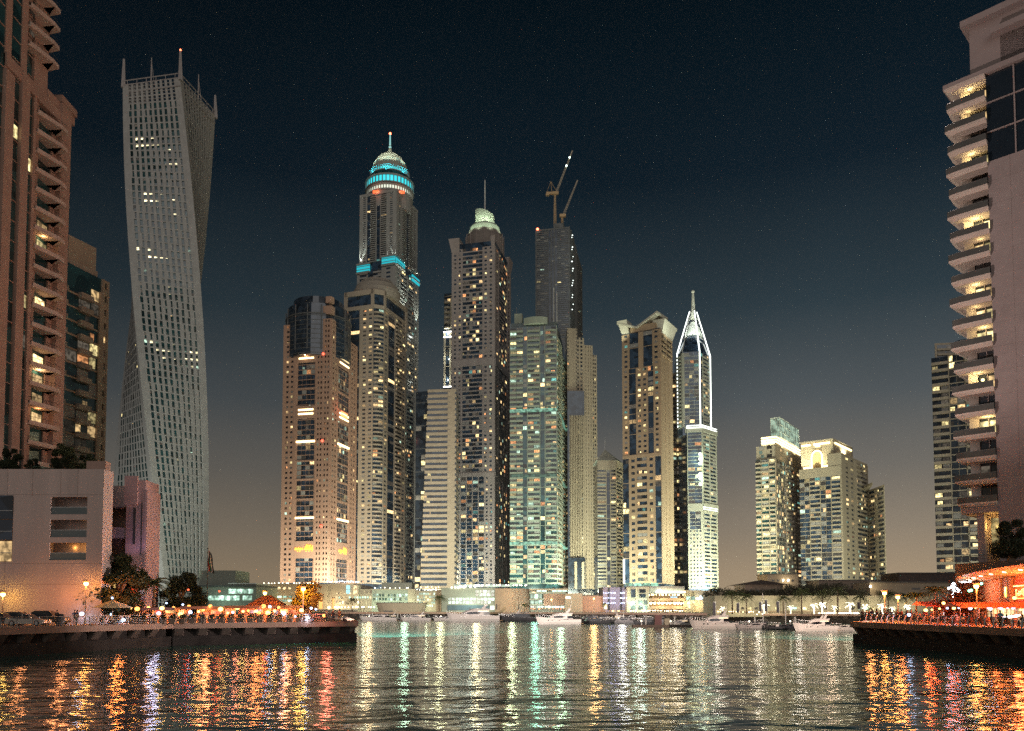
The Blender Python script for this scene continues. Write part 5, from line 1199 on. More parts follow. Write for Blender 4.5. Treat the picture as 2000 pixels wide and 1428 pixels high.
B = Low('gridded_mall', 'mall with a grid of square green-white windows and a long curving brown blank wall', 935, 350, 'mall')
B.box('wall', SHOPG, 862, 968, 1200, 1148, 0, 24); m = MB()
K = 12; pts = [(B.X(967)+(B.X(1034)-B.X(967))*k/K, 350-1.2+7*(k/K)**2-2.5*sin(pi*k/K)) for k in range(K+1)]; pts += [(pts[-1][0], 372), (pts[0][0], 372)]
m.prism(pts, DECK, B.Z(1149.5)); m.build('curved_wall', surf('brown_cladding', (.36, .27, .20), .85, .15, .6), B.R)
B.grid(875, 966, 1180, 1167, 13, 2, [LG, GRN, LG], .97, .22); B.grid(928, 966, 1165, 1152, 5, 2, [LG, GRN], .9, .22); B.box('plinth', surf('blue_hoarding', (.10, .16, .20), .7), 874, 956, 1192, 1182, -.3, .3); B.grid(957, 966, 1191, 1183, 1, 1, [glow('kiosk_light', (.8, 1, .9), 1.3)], 1, .1)
B.box('terrace_glass', glow('terrace_glow', (.45, .95, .65), .35, vary=.6, scale=.6), 884, 1000, 1146, 1141, 6, 1); B.bulbs(882, 905, 1147, 5, .32, d=-.2); B.bulbs(902, 925, 1145, 4, .42, d=-.2); B.bulbs(930, 1030, 1143, 22, .24, d=1, p=.9)
B.box('doorway', DARK, 969, 971, 1190, 1180, -2.6, .4); B.box('doorway', DARK, 1012, 1014, 1190, 1180, -2.0, .4); B.done()
point(B.X(920), 344, 6, 1800, (.8, 1, .8), .5); point(B.X(1000), 338, 9, 2400, (1, .74, .45), .5); point(B.X(930), 352, PZ(1140, 350), 2500, (.9, 1, .7), .5)

B = Low('open_deck_block', 'open floors lit green and white, directly right of the brown curved wall', 1070, 352)
B.box('floor_slab', SHOPG, 1034, 1104, 1160, 1156, 0, 12); B.box('floor_slab', SHOPG, 1034, 1104, 1172, 1169, 0, 12); B.box('floor_slab', SHOPG, 1034, 1104, 1183, 1180, 0, 12); B.box('back_wall', SHOPG, 1034, 1104, 1200, 1152, 6, 6); B.box('roof_slab', CREAM, 1034, 1110, 1153, 1150, -.5, 14)
B.box('brown_wall', surf('red_brown_wall', (.34, .22, .16), .9), 1062, 1104, 1183, 1160, -.2, .5); B.grid(1036, 1060, 1169, 1160, 3, 1, [LG], 1, .15, d=3); B.grid(1036, 1060, 1180, 1172, 3, 1, [LG], 1, .15, d=3); B.grid(1048, 1108, 1155.5, 1153.2, 6, 1, [glow('deck_light', (.65, 1, .85), 1.6)], .8, .1, 'light_panel'); B.grid(1036, 1102, 1187.5, 1183.5, 10, 1, [glow('shop_front', (1, 1, .9), 2.2, vary=.5), LG], .9, .1, 'shop_front'); B.bulbs(1036, 1100, 1189, 14, .16, glow('red_bulb', (1, .3, .12), 5)); B.grid(1038, 1046, 1158, 1156, 1, 1, [WARM], 1, .1); B.done()
point(B.X(1060), 345, 4.5, 1800, (.9, 1, .85), .4)
B = Low('blank_wall_block', 'low windowless block of beige and reddish walls below the ribbed tower', 1130, 348)
B.box('wall', SHOPW, 1104, 1138, 1200, 1159, 0, 16); B.box('side_wall', surf('reddish_render', (.40, .26, .19), .9, .1), 1138, 1178, 1200, 1164, 1.5, 14); B.grid(1104.5, 1115, 1168.5, 1166, 1, 1, [STRIPW], 1, .1, 'light_panel', -.3); B.done(); point(B.X(1160), 342, 8, 1100, (1, .5, .22), .3)
B = Low('dotted_light_block', 'grey-violet block with three rows of tiny blue-white dots of light', 1200, 348)
B.box('wall', surf('violet_grey', (.26, .24, .29), .8, .15), 1178, 1226, 1200, 1147, 0, 18); B.box('dark_fin', DARK, 1187, 1191, 1192, 1147, -.15, .2); B.box('dark_fin', DARK, 1211, 1215, 1192, 1147, -.15, .2); DOT = glow('dot_light', (.62, .70, 1), 5)
for y in (1158, 1168.4, 1178): B.bulbs(1179, 1201, y, 8, .17, DOT, jit=.03); B.bulbs(1212, 1222, y, 5, .17, DOT, jit=.03)
B.grid(1179, 1186, 1190, 1180, 1, 1, [YEL], 1, .1); B.grid(1178, 1222, 1195, 1192, 8, 1, [ORG, WARM], .9, .1, 'shop_front'); B.done()
for x in (1188, 1204, 1216): point(B.X(x), 341, 9, 420, (.6, .6, 1), .3)
B = Low('restaurant_mall', 'glass-fronted mall of two crowded warm-lit restaurant terraces under a long white sign', 1300, 340, 'mall')
B.box('wall', SHOPW, 1226, 1268, 1200, 1146, 0, 24); B.box('pier', surf('cream_pier', (.50, .44, .30), .8), 1224, 1231, 1200, 1147, -.8, 1.4); B.box('pier', CREAM, 1242, 1245, 1200, 1147, -.3, 1); B.box('pier', surf('cream_pier', (.50, .44, .30), .8), 1335.5, 1339.5, 1195, 1153, -.8, 1.4)
B.box('roof', surf('grey_fascia', (.28, .27, .24), .8), 1226, 1338, 1150, 1145, .4, 24); B.box('upper_wall', SHOPG, 1268, 1338, 1160, 1150, .4, 20); B.box('floor_slab', surf('brown_slab', (.28, .20, .14), .8), 1264, 1338, 1173.5, 1168.5, -1.5, 18); B.box('floor_slab', surf('brown_slab2', (.28, .20, .14), .8), 1264, 1338, 1190, 1184, -1.5, 18); B.box('back_wall', surf('ochre_wall', (.42, .30, .16), .8), 1264, 1338, 1200, 1160, 7, 4)
B.grid(1232, 1242, 1168, 1150, 1, 1, [GLASSB], 1, .1); B.grid(1247, 1263, 1168, 1150, 1, 2, [GLASS], 1, .2); B.grid(1231, 1242, 1192, 1174, 1, 2, [LG], 1, .1); B.grid(1246, 1266, 1192, 1172, 2, 2, [GRN, LG], 1, .15)
B.grid(1280, 1339, 1158, 1155, 1, 1, [glow('long_sign', (.92, .97, 1), 4)], 1, .02, 'sign_panel', -.8); m = MB(); x = B.X(1287.5); m.prism([(x-1.6, 338.6), (x+1.6, 338.6), (x+1.6, 339), (x-1.6, 339)], B.Z(1155), B.Z(1151), top=[(x-.2, 338.6), (x+.2, 338.6), (x+.2, 339), (x-.2, 339)]); m.build('sign_emblem', glow('emblem', (.85, .98, 1), 4), B.R)
B.grid(1223, 1290, 1144.5, 1138, 4, 1, [glow('roof_bar', (.45, 1, .68), .9, vary=.6, scale=.7)], .9, .12, 'lit_roof_window', 3)
for y, nn in ((1162, 14), (1177.5, 16), (1180, 10)): B.bulbs(1268, 1334, y, nn, .27, glow('terrace_bulb', (1, .78, .38), 7), d=1.5)
B.bulbs(1268, 1334, 1178, 12, .3, glow('terrace_bulb_bright', (1, .86, .55), 9), d=1); B.grid(1308, 1322, 1168, 1165, 2, 1, [glow('blue_screen', (.55, .85, 1), 1.1)], .9, .1, 'screen', -1.4); B.bulbs(1225, 1340, 1193, 34, .2, glow('low_bulb', (1, .80, .5), 7), p=.85)
B.box('glass_annex', SHOPW, 1340, 1394, 1200, 1153, .6, 20); B.grid(1341, 1358, 1190, 1156, 2, 4, [YEL, LG, YEL], .8, .12, d=.5); B.box('sign_block', surf('sand_block', (.44, .36, .24), .85), 1357, 1376, 1196, 1172, -1.2, 3); m = MB(); x = B.X(1367); m.box(x-1.9, x+1.9, 338.5, 338.7, B.Z(1170.5), B.Z(1168)); m.blob((x, 338.6, B.Z(1166.5)), .55, 6); m.build('blue_white_sign', glow('annex_sign', (.62, .9, 1), 5), B.R)
B.grid(1378, 1387, 1180, 1160, 1, 1, [GLASS], 1, .1, d=.5); B.done()
for x, z, p_, c in ((1235, 6, 900, (.6, 1, .75)), (1255, 6, 1200, (.6, 1, .8)), (1290, 6, 1800, (1, .75, .38)), (1325, 6, 1800, (1, .75, .38)), (1300, 11.5, 900, (1, .8, .45)), (1350, 7, 900, (.95, 1, .5)), (1367, 6, 500, (1, .8, .5))): point(B.X(x), 336.5, z, p_, c, .4)

# right shore: long beige wall with lit arcade, roofs and villas behind
B = Low('waterfront_arcade', 'long pale two-storey arcade wall behind the white-lit palms, hung with dark banners', 1560, 262, 'arcade')
B.box('wall', surf('arcade_render', (.42, .38, .28), .88, .12, .5), 1396, 1860, 1205, 1165, 0, 16); B.box('coping', CREAM, 1396, 1860, 1165, 1163.5, -.4, 10); B.box('floor_band', surf('arcade_band', (.28, .20, .14), .85), 1420, 1800, 1196, 1194, -.3, .3)
B.grid(1430, 1780, 1193, 1184, 26, 1, [YEL, LW, surf('shop_dark', (.06, .05, .04), .3), LG, DIM], .7, .5); B.grid(1540, 1556, 1190, 1186, 1, 1, [glow('small_green_sign', (.4, 1, .8), 2)], 1, .2, 'sign_panel', -.5)
B.bulbs(1400, 1480, 1195, 18, .16, glow('arcade_bulb', (1, .72, .38), 7), p=.8); B.bulbs(1600, 1690, 1198, 30, .20, glow('arcade_bulb_white', (1, .93, .7), 8), p=.9); B.bulbs(1690, 1760, 1199, 14, .2, p=.8); B.bulbs(1480, 1600, 1200, 16, .12, p=.6)
B.done()
for x in (1440, 1500, 1575, 1640, 1700, 1770): point(B.X(x), 257.5, 5.2, 700, (1, .9, .6), .3)
for x0, x1, y0, y1, D, lab in ((1455, 1530, 1165, 1142, 300, 'dark hipped villa roof left of the lantern block behind the arcade'), (1500, 1560, 1165, 1122, 330, 'flat-roofed villa with two warm lamps on its wall below the lantern block'), (1600, 1740, 1165, 1134, 320, 'long dark villa terrace below the arch block'), (1757, 1872, 1145, 1120, 290, 'dark flat-roofed hall against the sky between the arch block and the near right tower'), (1700, 1880, 1166, 1138, 280, 'low beige building with one bright wall lamp behind the reddish palms')):
    B = Low('villa', lab, (x0+x1)/2, D, 'villa', 'villas behind the arcade'); mt = surf('villa_render', (.24, .19, .15), .9, .2) if x0 != 1500 and x0 != 1700 else surf('villa_beige', (.36, .30, .22), .9, .15)
    if x0 == 1757: mt = surf('dark_hall', (.07, .055, .05), .9)
    B.box('wall', mt, x0, x1, 1200, y1, 0, 14); B.box('roof', DKGREY, x0-2, x1+2, y1, y1-1.6, -.8, 15)
    if x0 != 1757: B.grid(x0+6, x1-6, y1+16, y1+8, 5, 1, [DIM, GLASS, DIM], .8, .5)
    if x0 == 1500: B.bulbs(1530, 1540, 1133, 2, .42, jit=0); point(B.X(1535), 327, B.Z(1136), 420, (1, .8, .5), .2)
    if x0 == 1700: B.bulbs(1700, 1702, 1145.5, 1, .4, jit=0); point(B.X(1700), 277, B.Z(1147), 300, (1, .8, .45), .2)
    if x0 == 1455:
        m = MB(); a, b = B.X(1455), B.X(1530); m.prism([(a-2, 298), (b+2, 298), (b+2, 316), (a-2, 316)], B.Z(1142), B.Z(1132), top=[(a+8, 306), (b-6, 306), (b-6, 308), (a+8, 308)]); m.build('hipped_roof', surf('roof_tile', (.12, .08, .07), .9), B.R)
    B.done()

# ------------------------------------------------------------------ vegetation
BARK = surf('bark', (.14, .10, .07), .95, .3, 3)
def leafmat(n, c): return surf(n, c, .6, .45, 1.2, spec=.3)
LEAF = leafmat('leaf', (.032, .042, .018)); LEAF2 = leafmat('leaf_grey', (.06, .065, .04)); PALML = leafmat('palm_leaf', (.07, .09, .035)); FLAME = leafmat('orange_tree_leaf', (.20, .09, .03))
def tree_proto(H, W, mat, nleaf=2600, ls=.17, seed=1, low=.2):
    rd = random.Random(seed); R = thing('tree', (0, 0, 0), 'tree', 'tree', 'trees along the quays')
    t = MB(); t.path([(0, 0, 0), (.06*W, .02, H*.18), (-.02*W, .05, H*.36)], .06*W+.04, 8); cl = []
    for k in range(11):
        a = k*2.4+rd.random(); h = H*(low+.18+.62*rd.random()); rr = W*.5*(.25+.65*rd.random())*(1 if h < H*.7 else .6); p = (rr*cos(a), rr*sin(a), h)
        t.path([(0, .03, H*(.26+.1*rd.random())), (p[0]*.5, p[1]*.5, (h+H*.35)/2+.1), p], .025*W+.01, 5); cl.append((p, W*(.17+.13*rd.random())))
    for k in range(16):
        a = rd.random()*6.28; h = H*(low+.08+(.86-low)*rd.random()); q = sin(pi*min(1, max(0, (h/H-low)/(1.06-low))))**.6; rr = W*.46*q*rd.random()**.4; cl.append(((rr*cos(a), rr*sin(a), h), W*(.12+.12*rd.random())))
    t.build('trunk', BARK, R); c = MB()
    for k in range(nleaf):
        (x, y, z), r_ = cl[rd.randrange(len(cl))]; d = Vector((rd.gauss(0, 1), rd.gauss(0, 1), rd.gauss(0, 1))).normalized()*r_*rd.random()**.45
        p = Vector((x, y, z))+Vector((d.x, d.y, d.z*.8)); u = Vector((rd.gauss(0, 1), rd.gauss(0, 1), rd.gauss(0, .6))).normalized(); w = u.orthogonal().normalized(); s_ = ls*rd.uniform(.6, 1.5)
        c.quad(p-u*s_, p-w*s_*.45, p+u*s_, p+w*s_*.45)
    c.build('crown', mat, R); return R
def palm_proto(H, fr=2.6, seed=1, n=26, lit=False, col=None):
    rd = random.Random(seed); R = thing('palm_tree', (0, 0, 0), 'palm', 'palm', 'palms along the quays')
    t = MB(); prev = (0, 0, 0)
    for k in range(1, 9): q = (.05*sin(k*.5), .04*k*.3, H*k/8); t.tube(prev, q, .24-.012*k+(.03 if k % 2 else 0), .23-.012*k, 8); prev = q
    t.build('trunk', BARK, R); c = MB(); ls = MB()
    for k in range(n):
        a = k*2.399+rd.random()*.3; up = rd.uniform(-.35, 1.25); L_ = fr*rd.uniform(.8, 1.1); pts = []
        for j in range(8): s_ = j/7; pts.append(Vector((prev[0]+cos(a)*L_*s_*cos(up*.6), prev[1]+sin(a)*L_*s_*cos(up*.6), prev[2]+L_*(s_*sin(up)-.62*s_*s_))))
        for j in range(7):
            p, q = pts[j], pts[j+1]; d = (q-p); sd = d.cross(Vector((0, 0, 1))).normalized(); w_ = .36*fr*(.32+.6*sin(pi*(j+.8)/8))*.5
            for m_ in range(3):
                b0 = p+d*(m_/3); b1 = p+d*((m_+.42)/3)
                for sg in (-1, 1): c.quad(b0, b1, b1+sd*sg*w_+d*.55+Vector((0, 0, -.16)), b0+sd*sg*w_+d*.5+Vector((0, 0, -.2)))
        if lit and k % 2 == 0:
            for j in (1, 2, 3, 4, 5, 6): 
                for e_ in (0, .5): q = pts[j].lerp(pts[min(7, j+1)], e_); ls.blob(q+Vector((0, 0, -.06)), .085, 4)
    c.build('fronds', col or PALML, R, kind='stuff')
    if lit:
        for k in range(60): a = k*.9; z = H*(.05+.93*k/60); ls.blob((.27*cos(a), .27*sin(a), z), .085, 4)
        ls.build('fairy_lights', glow('fairy_light', (1, .90, .62), 10), R, kind='stuff')
    return R
used = {}
def plant(key, maker, x, y, z, rz, lab, sc=1.0):
    if key not in used:
        used[key] = maker(); o = used[key]; o.location = (x, y, z); o.rotation_euler = (0, 0, rz); o['label'] = lab; o.scale = (sc,)*3; ch = o
    else: ch = copy_tree(used[key], (x, y, z), rz, lab, scale=sc)
    return ch
Tb = lambda: tree_proto(1, .8, LEAF, 11000, .026, 5, .06)
def at(x, D): return PX(x, D)
for x, ytop, D, w, lab, key in ((137, 1138, 113, .95, 'rounded tree glowing orange under the lamp right of the parked cars', 'o'), (228, 1086, 112, 1.0, 'big dark tree before the curved bay and pylon of the pink podium', 'b'), (206, 1098, 114, .8, 'dark tree against the podium corner, touching the biggest tree', 'b'), (349, 1118, 122, 1.0, 'dark upright tree right of the palm at the foot of the twisted tower', 'b'), (378, 1150, 150, 1.0, 'small grey tree at the left end of the green-lit pavilion', 'g'), (594, 1150, 119, 1.15, 'small tree turned golden by the lamp in its crown on the café quay', 'y'),
                               (1878, 1150, 112, 1.3, 'red-lit bush beneath the canopy restaurant lamp', 'r'), (1985, 1016, 104, 1.0, 'large dark tree on the terrace above the restaurant canopy', 'b')):
    z0 = DECK if x != 1985 else 11; H = PZ(ytop, D)-z0; mk = {'b': Tb, 'o': lambda: tree_proto(1, .95, leafmat('orange_lit_leaf', (.30, .15, .045)), 9000, .028, 8, .05), 'g': lambda: tree_proto(1, .9, LEAF2, 3000, .03, 9, .05), 'y': lambda: tree_proto(1, .75, leafmat('gold_lit_leaf', (.38, .27, .05)), 7000, .030, 12, .3), 'r': lambda: tree_proto(1, 1.2, leafmat('red_lit_leaf', (.09, .04, .025)), 6500, .03, 13, .0)}[key]  # lamp light is put into the orange, gold and red leaf colours
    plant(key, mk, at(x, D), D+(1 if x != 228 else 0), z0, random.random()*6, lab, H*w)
for i, (x, yt) in enumerate(((12, 880), (40, 893), (88, 897), (122, 872), (152, 886), (140, 893))):
    plant('b', Tb, at(x, 111.5), 111.2+(i % 3)*2.0, 23.75, i*1.3, ['low dark shrub at the far left of the podium roof garden', 'dark shrub beside the low far-left shrub on the podium roof', 'small dark shrub below the teal lit room on the podium roof', 'tallest bushy roof garden tree against the beige residential tower', 'roof garden shrub nearest the podium roof corner', 'roof garden shrub leaning on the tallest roof garden tree'][i], PZ(yt, 112)-23.7)
P1 = lambda: palm_proto(5.4, 2.4, 3)
for x, yt, D, lab, sc in ((300, 1126, 116, 'bushy palm tinted violet in front of the twisted tower foot', 1.05), (1790, 1142, 126, 'reddish palm at the left end of the red awning', .85), (1826, 1136, 120, 'taller reddish palm leaning over the red awning', .95), (1700, 1166, 135, 'small palm behind the two street lamps on the restaurant quay', .6)):
    plant('p', P1, at(x, D), D, DECK, random.random()*6, lab, sc*(PZ(yt, D)-DECK)/6.6)
P2_ = lambda: palm_proto(4.6, 2.5, 5, 24, True)
lp = [(1411, 1186), (1493, 1178), (1544, 1184), (1590, 1180), (1606, 1178), (1630, 1184), (1660, 1178), (1690, 1182), (1722, 1180), (1742, 1186), (1772, 1182)]
ORD = ['first', 'second', 'third', 'fourth', 'fifth', 'sixth', 'seventh', 'eighth', 'ninth', 'tenth', 'eleventh', 'twelfth', 'thirteenth', 'fourteenth', 'fifteenth', 'sixteenth', 'seventeenth', 'eighteenth', 'nineteenth', 'twentieth', 'twenty-first', 'twenty-second', 'twenty-third', 'twenty-fourth', 'twenty-fifth', 'twenty-sixth', 'twenty-seventh', 'twenty-eighth', 'twenty-ninth', 'thirtieth', 'thirty-first', 'thirty-second', 'thirty-third', 'thirty-fourth']
for i, (x, y) in enumerate(lp):
    D = 244 + (i % 3)*3; o = plant('lp', P2_, at(x, D), D, DECK, i*1.1, f'palm wound with white fairy lights on the far quay, {ORD[i]} from the spired tower', (PZ(y, D)-DECK)/5.2); o['group'] = 'fairy-lit palms on the far quay'
P3 = lambda: palm_proto(6.2, 3.0, 7, 30)
for i, (x, y) in enumerate(((1430, 1150), (1458, 1156), (1530, 1160), (1566, 1146), (1606, 1148), (1636, 1142), (1680, 1158), (1735, 1150), (1770, 1156), (688, 1166), (858, 1160), (1180, 1176), (1024, 1178))):
    D = 252 if x > 1100 else 336; D = D if x > 1300 or x < 1100 else 330
    plant('dp', P3, at(x, D), D, DECK, i*.9, f'unlit dark palm on the far quay, {ORD[(i+3) % 12]} from the café quay end' if i < 12 else 'small unlit palm at the right end of the brown curved wall', (PZ(y, D)-DECK)/7.6)['group'] = 'dark palms on the far quay'
DT = lambda: tree_proto(1, 1.25, LEAF2, 3600, .034, 21, .0)
for i, (x, y, w) in enumerate(((1424, 1143, 1.3), (1448, 1147, 1.1), (1475, 1150, 1.1), (1505, 1148, 1.2), (1538, 1146, 1.2), (1566, 1138, 1.3), (1596, 1140, 1.3), (1624, 1136, 1.4), (1655, 1134, 1.4), (1690, 1146, 1.2), (1720, 1148, 1.1), (1752, 1150, 1.1))):
    plant('dt', DT, at(x, 272), 284-(i % 2)*3, DECK, i*1.7, f'dark bushy tree above the pale arcade, {ORD[i]} from the spired tower', (PZ(y, 276)-DECK)*.98)['group'] = 'trees above the arcade'
# ------------------------------------------------------------------ street lamps
POLE = surf('lamp_pole', (.36, .28, .22), .5, .1, 1, metal=.2)
SODIUM = glow('sodium_lamp', (1, .50, .13), 60, sample=True); YELLAMP = glow('yellow_lamp', (1, .66, .16), 50, sample=True)
def lamp_proto(h, mat, col, power, lab, x, D):
    R = thing('street_lamp', (x, D, DECK), lab, 'street lamp', 'street lamps')
    m = MB(); m.tube((x, D, DECK), (x, D, DECK+h), .10, .06, 10); m.tube((x, D, DECK), (x, D, DECK+.6), .16, .13, 10); m.build('pole', POLE, R)
    m = MB(); m.lathe(x, D, [(.10, DECK+h-.25), (.46, DECK+h+.12), (.50, DECK+h+.2), (.1, DECK+h+.34), (.01, DECK+h+.35)], 16); m.build('lamp_cap', POLE, R)
    m = MB(); m.lathe(x, D, [(.02, DECK+h-.45), (.20, DECK+h-.40), (.27, DECK+h-.2), (.24, DECK+h-.02), (.02, DECK+h)], 14); m.build('lamp_glass', mat, R)
    point(x, D-.1, DECK+h-.62, power, col, .22)
    return R
def LP(x, ytop, D, lab, mat=SODIUM, col=(1, .50, .16), power=1500):
    lamp_proto(PZ(ytop, D)-DECK, mat, col, power, lab, PX(x, D), D)
LP(167, 1137, 106, 'orange street lamp in front of the podium corner beside the orange-lit tree', power=220)
LP(98, 1167, 122, 'small yellow lamp behind the parked cars, right of the far-left lamp', YELLAMP, (1, .62, .2), 900)
LP(5, 1158, 106, 'small yellow lamp at the far left edge above the parked cars', YELLAMP, (1, .62, .2), 150)
LP(517, 1156, 134, 'yellow lamp just behind the peak of the orange tent', YELLAMP, (1, .62, .2), 1500)
LP(592, 1148, 117, 'yellow lamp in the crown of the golden tree', YELLAMP, (1, .62, .2), 2600)
LP(1728, 1156, 116, 'orange street lamp above the standing crowd, taller of the pair', power=1700)
LP(1754, 1164, 127, 'orange street lamp close to the taller lamp above the standing crowd', power=1200)
LP(1908, 1142, 99, 'bright orange street lamp before the restaurant canopy', power=2000)
LP(1160, 1168, 330, 'distant orange lamp against the reddish wall below the ribbed tower', power=2500)
LP(1077, 1170, 332, 'distant orange lamp before the open-floored block', power=1300)
LP(1373, 1139, 345, 'distant amber lamp high beside the foot of the spired tower', YELLAMP, (1, .55, .15), 5000)

# ------------------------------------------------------------------ boats
GEL = surf('gelcoat', (.62, .57, .54), .3, .05, .3); GELD = surf('dark_hull', (.05, .05, .055), .3, .2, .3); TINT = surf('tinted_window', (.012, .014, .02), .08, .1, spec=1); CANV = surf('boat_canvas', (.10, .09, .12), .9, .2)
def yacht(lab, x0, x1, D, mat=GEL, fly=True, h=1.0, flip=1, yaw=0.0, mast=0, cover=False):
    xm = (x0+x1)/2; L = (x1-x0)/F_PX*D; X0 = PX(xm, D); R = thing('motor_yacht', (X0, D, 0), lab, 'boat', 'boats moored in the marina', rz=yaw)
    W = L*.15; H = L*.125*h
    def bd(mb, nm, mt, par=R, **k):
        mb.v = [(X0+p[0]*flip, D+p[1], p[2]) for p in mb.v]; return mb.build(nm, mt, par, **k)
    m = MB(); N_ = 14; secs = []
    for k in range(N_+1):
        f = k/N_; x = -L/2+L*f; wid = W*min(1, (f*2.6)**.55+.01) if f < .5 else W*(1-.06*(f-.5)); sheer = H*(1.25-.55*min(1, f*1.6)+.12*f); rake = L*.07*(1-f)**2*1.3
        secs.append([(x+rake*1.2, 0, -.3), (x+rake*.9, -wid*.55, -.1), (x+rake*.5, -wid*.86, H*.35), (x, -wid, sheer), (x, wid, sheer), (x+rake*.5, wid*.86, H*.35), (x+rake*.9, wid*.55, -.1)])
    i0 = 0
    for sct in secs: m.v += sct
    for k in range(N_):
        for j in range(7): q = (j+1) % 7; m.f.append([k*7+j, (k+1)*7+j, (k+1)*7+q, k*7+q]); m.m.append(0)
    m.f.append(list(range(7))); m.m.append(0); m.f.append([N_*7+j for j in range(6, -1, -1)]); m.m.append(0); bd(m, 'hull', mat, smooth=False)
    # port lights
    for f in (.28, .36, .52): m = MB(); x = -L/2+L*f; m.box(x-L*.012, x+L*.012, -W*.995, -W*.90, H*.62, H*.74); bd(m, 'porthole', TINT)
    m = MB(); m.box(-L*.12, L*.40, -W*.97, -W*.90, H*.80, H*.86); bd(m, 'rub_rail', GELD)
    dz = H*.83
    def house(xa, xb, z0, z1, w, ra, rb_):
        q = MB(); n_ = [(xa, -w*.55), (xa+L*.08, -w), (xb, -w), (xb, w), (xa+L*.08, w), (xa, w*.55)]; tp = [(xa+ra, -w*.45), (xa+ra+L*.06, -w*.82), (xb-rb_, -w*.82), (xb-rb_, w*.82), (xa+ra+L*.06, w*.82), (xa+ra, w*.45)]
        q.prism(n_, z0, z1, top=tp); return q
    bd(house(-L*.30, L*.33, dz*.95, dz+H*.72, W*.80, L*.17, L*.05), 'deckhouse', GEL if mat is GEL else mat)
    # side window: a long leaf-shaped pane, and windscreen
    q = MB(); pts = [(-L*.145, dz+H*.28), (-L*.07, dz+H*.50), (L*.06, dz+H*.56), (L*.15, dz+H*.42), (L*.10, dz+H*.24), (-L*.05, dz+H*.18)]
    y_ = -W*.80; q.poly([(p[0], y_-.04+(p[1]-dz)*.10, p[1]) for p in pts][::-1]); q.poly([(p[0], -(y_-.04+(p[1]-dz)*.10), p[1]) for p in pts]); bd(q, 'side_window', TINT)
    q = MB(); q.hexa([(-L*.24, -W*.5, dz+H*.22), (-L*.24, W*.5, dz+H*.22), (-L*.23, W*.5, dz+H*.18), (-L*.23, -W*.5, dz+H*.18), (-L*.155, -W*.52, dz+H*.62), (-L*.155, W*.52, dz+H*.62), (-L*.14, W*.52, dz+H*.60), (-L*.14, -W*.52, dz+H*.60)]); bd(q, 'windscreen', TINT)
    q = MB(); q.box(L*.20, L*.315, -W*.79, -W*.765, dz+H*.12, dz+H*.55); bd(q, 'saloon_door', TINT)
    if fly:
        bd(house(-L*.12, L*.30, dz+H*.72, dz+H*1.0, W*.72, L*.10, -L*.03), 'flybridge', GEL)
        q = MB(); q.hexa([(L*.16, -W*.72, dz+H*.98), (L*.22, -W*.72, dz+H*.98), (L*.22, -W*.64, dz+H*.98), (L*.16, -W*.64, dz+H*.98), (L*.22, -W*.6, dz+H*1.5), (L*.27, -W*.6, dz+H*1.5), (L*.27, -W*.52, dz+H*1.5), (L*.22, -W*.52, dz+H*1.5)])
        q.hexa([(L*.16, W*.64, dz+H*.98), (L*.22, W*.64, dz+H*.98), (L*.22, W*.72, dz+H*.98), (L*.16, W*.72, dz+H*.98), (L*.22, W*.52, dz+H*1.5), (L*.27, W*.52, dz+H*1.5), (L*.27, W*.6, dz+H*1.5), (L*.22, W*.6, dz+H*1.5)]); q.box(L*.21, L*.28, -W*.62, W*.62, dz+H*1.46, dz+H*1.54); bd(q, 'radar_arch', GEL); q = MB(); q.blob((L*.245, 0, dz+H*1.62), H*.11, 6); q.tube((L*.26, -W*.5, dz+H*1.5), (L*.30, -W*.5, dz+H*3.1), .025, n=4); q.tube((L*.26, W*.5, dz+H*1.5), (L*.29, W*.5, dz+H*2.7), .02, n=4); bd(q, 'antenna', WHITE); q = MB(); q.box(L*.10, L*.30, -W*.70, -W*.66, dz+H*.60, dz+H*.66); bd(q, 'cabin_light', bpy.data.materials.get('cabin_glow') or glow('cabin_glow', (1, .72, .4), 2.5))
        q = MB(); q.hexa([(-L*.10, -W*.6, dz+H), (-L*.08, -W*.6, dz+H), (-L*.08, W*.6, dz+H), (-L*.10, W*.6, dz+H), (-L*.05, -W*.55, dz+H*1.22), (-L*.045, -W*.55, dz+H*1.22), (-L*.045, W*.55, dz+H*1.22), (-L*.05, W*.55, dz+H*1.22)]); bd(q, 'wind_deflector', TINT)
    else:
        q = MB(); q.box(L*.0, L*.28, -W*.7, W*.7, dz+H*.9, dz+H*.98); q.tube((L*.26, -W*.6, dz+H*.3), (L*.26, -W*.6, dz+H*.9), .03, n=4); q.tube((L*.02, -W*.6, dz+H*.5), (L*.02, -W*.6, dz+H*.9), .03, n=4); bd(q, 'canopy', CANV)
    q = MB(); pr = None
    for k in range(9):
        f = k/8; x = -L*.49+L*.38*f; w_ = W*min(1, ((f*.38+.01)*2.6)**.55); z = H*(1.25-.55*min(1, f*.38*1.6))
        if pr: q.tube(pr[0], (x, -w_, z+.75), .025, n=4); q.tube(pr[1], (x, w_, z+.75), .025, n=4)
        q.tube((x, -w_, z), (x, -w_, z+.75), .02, n=4); q.tube((x, w_, z), (x, w_, z+.75), .02, n=4); pr = ((x, -w_, z+.75), (x, w_, z+.75))
    bd(q, 'bow_rail', STEEL)
    q = MB(); q.box(L*.49, L*.56, -W*.8, W*.8, H*.12, H*.2); bd(q, 'swim_platform', surf('teak', (.25, .16, .09), .8) if 'teak' not in bpy.data.materials else bpy.data.materials['teak'])
    if mast: q = MB(); q.tube((0, 0, dz), (0, 0, dz+mast), .09, .05, 6); q.box(-.03, L*.32, -.1, .1, dz+H*1.1, dz+H*1.22); bd(q, 'mast', WHITE)
    return R
yacht('white motor yacht at the left end of the moored row, just past the café quay', 702, 776, 292, h=.85, fly=False)
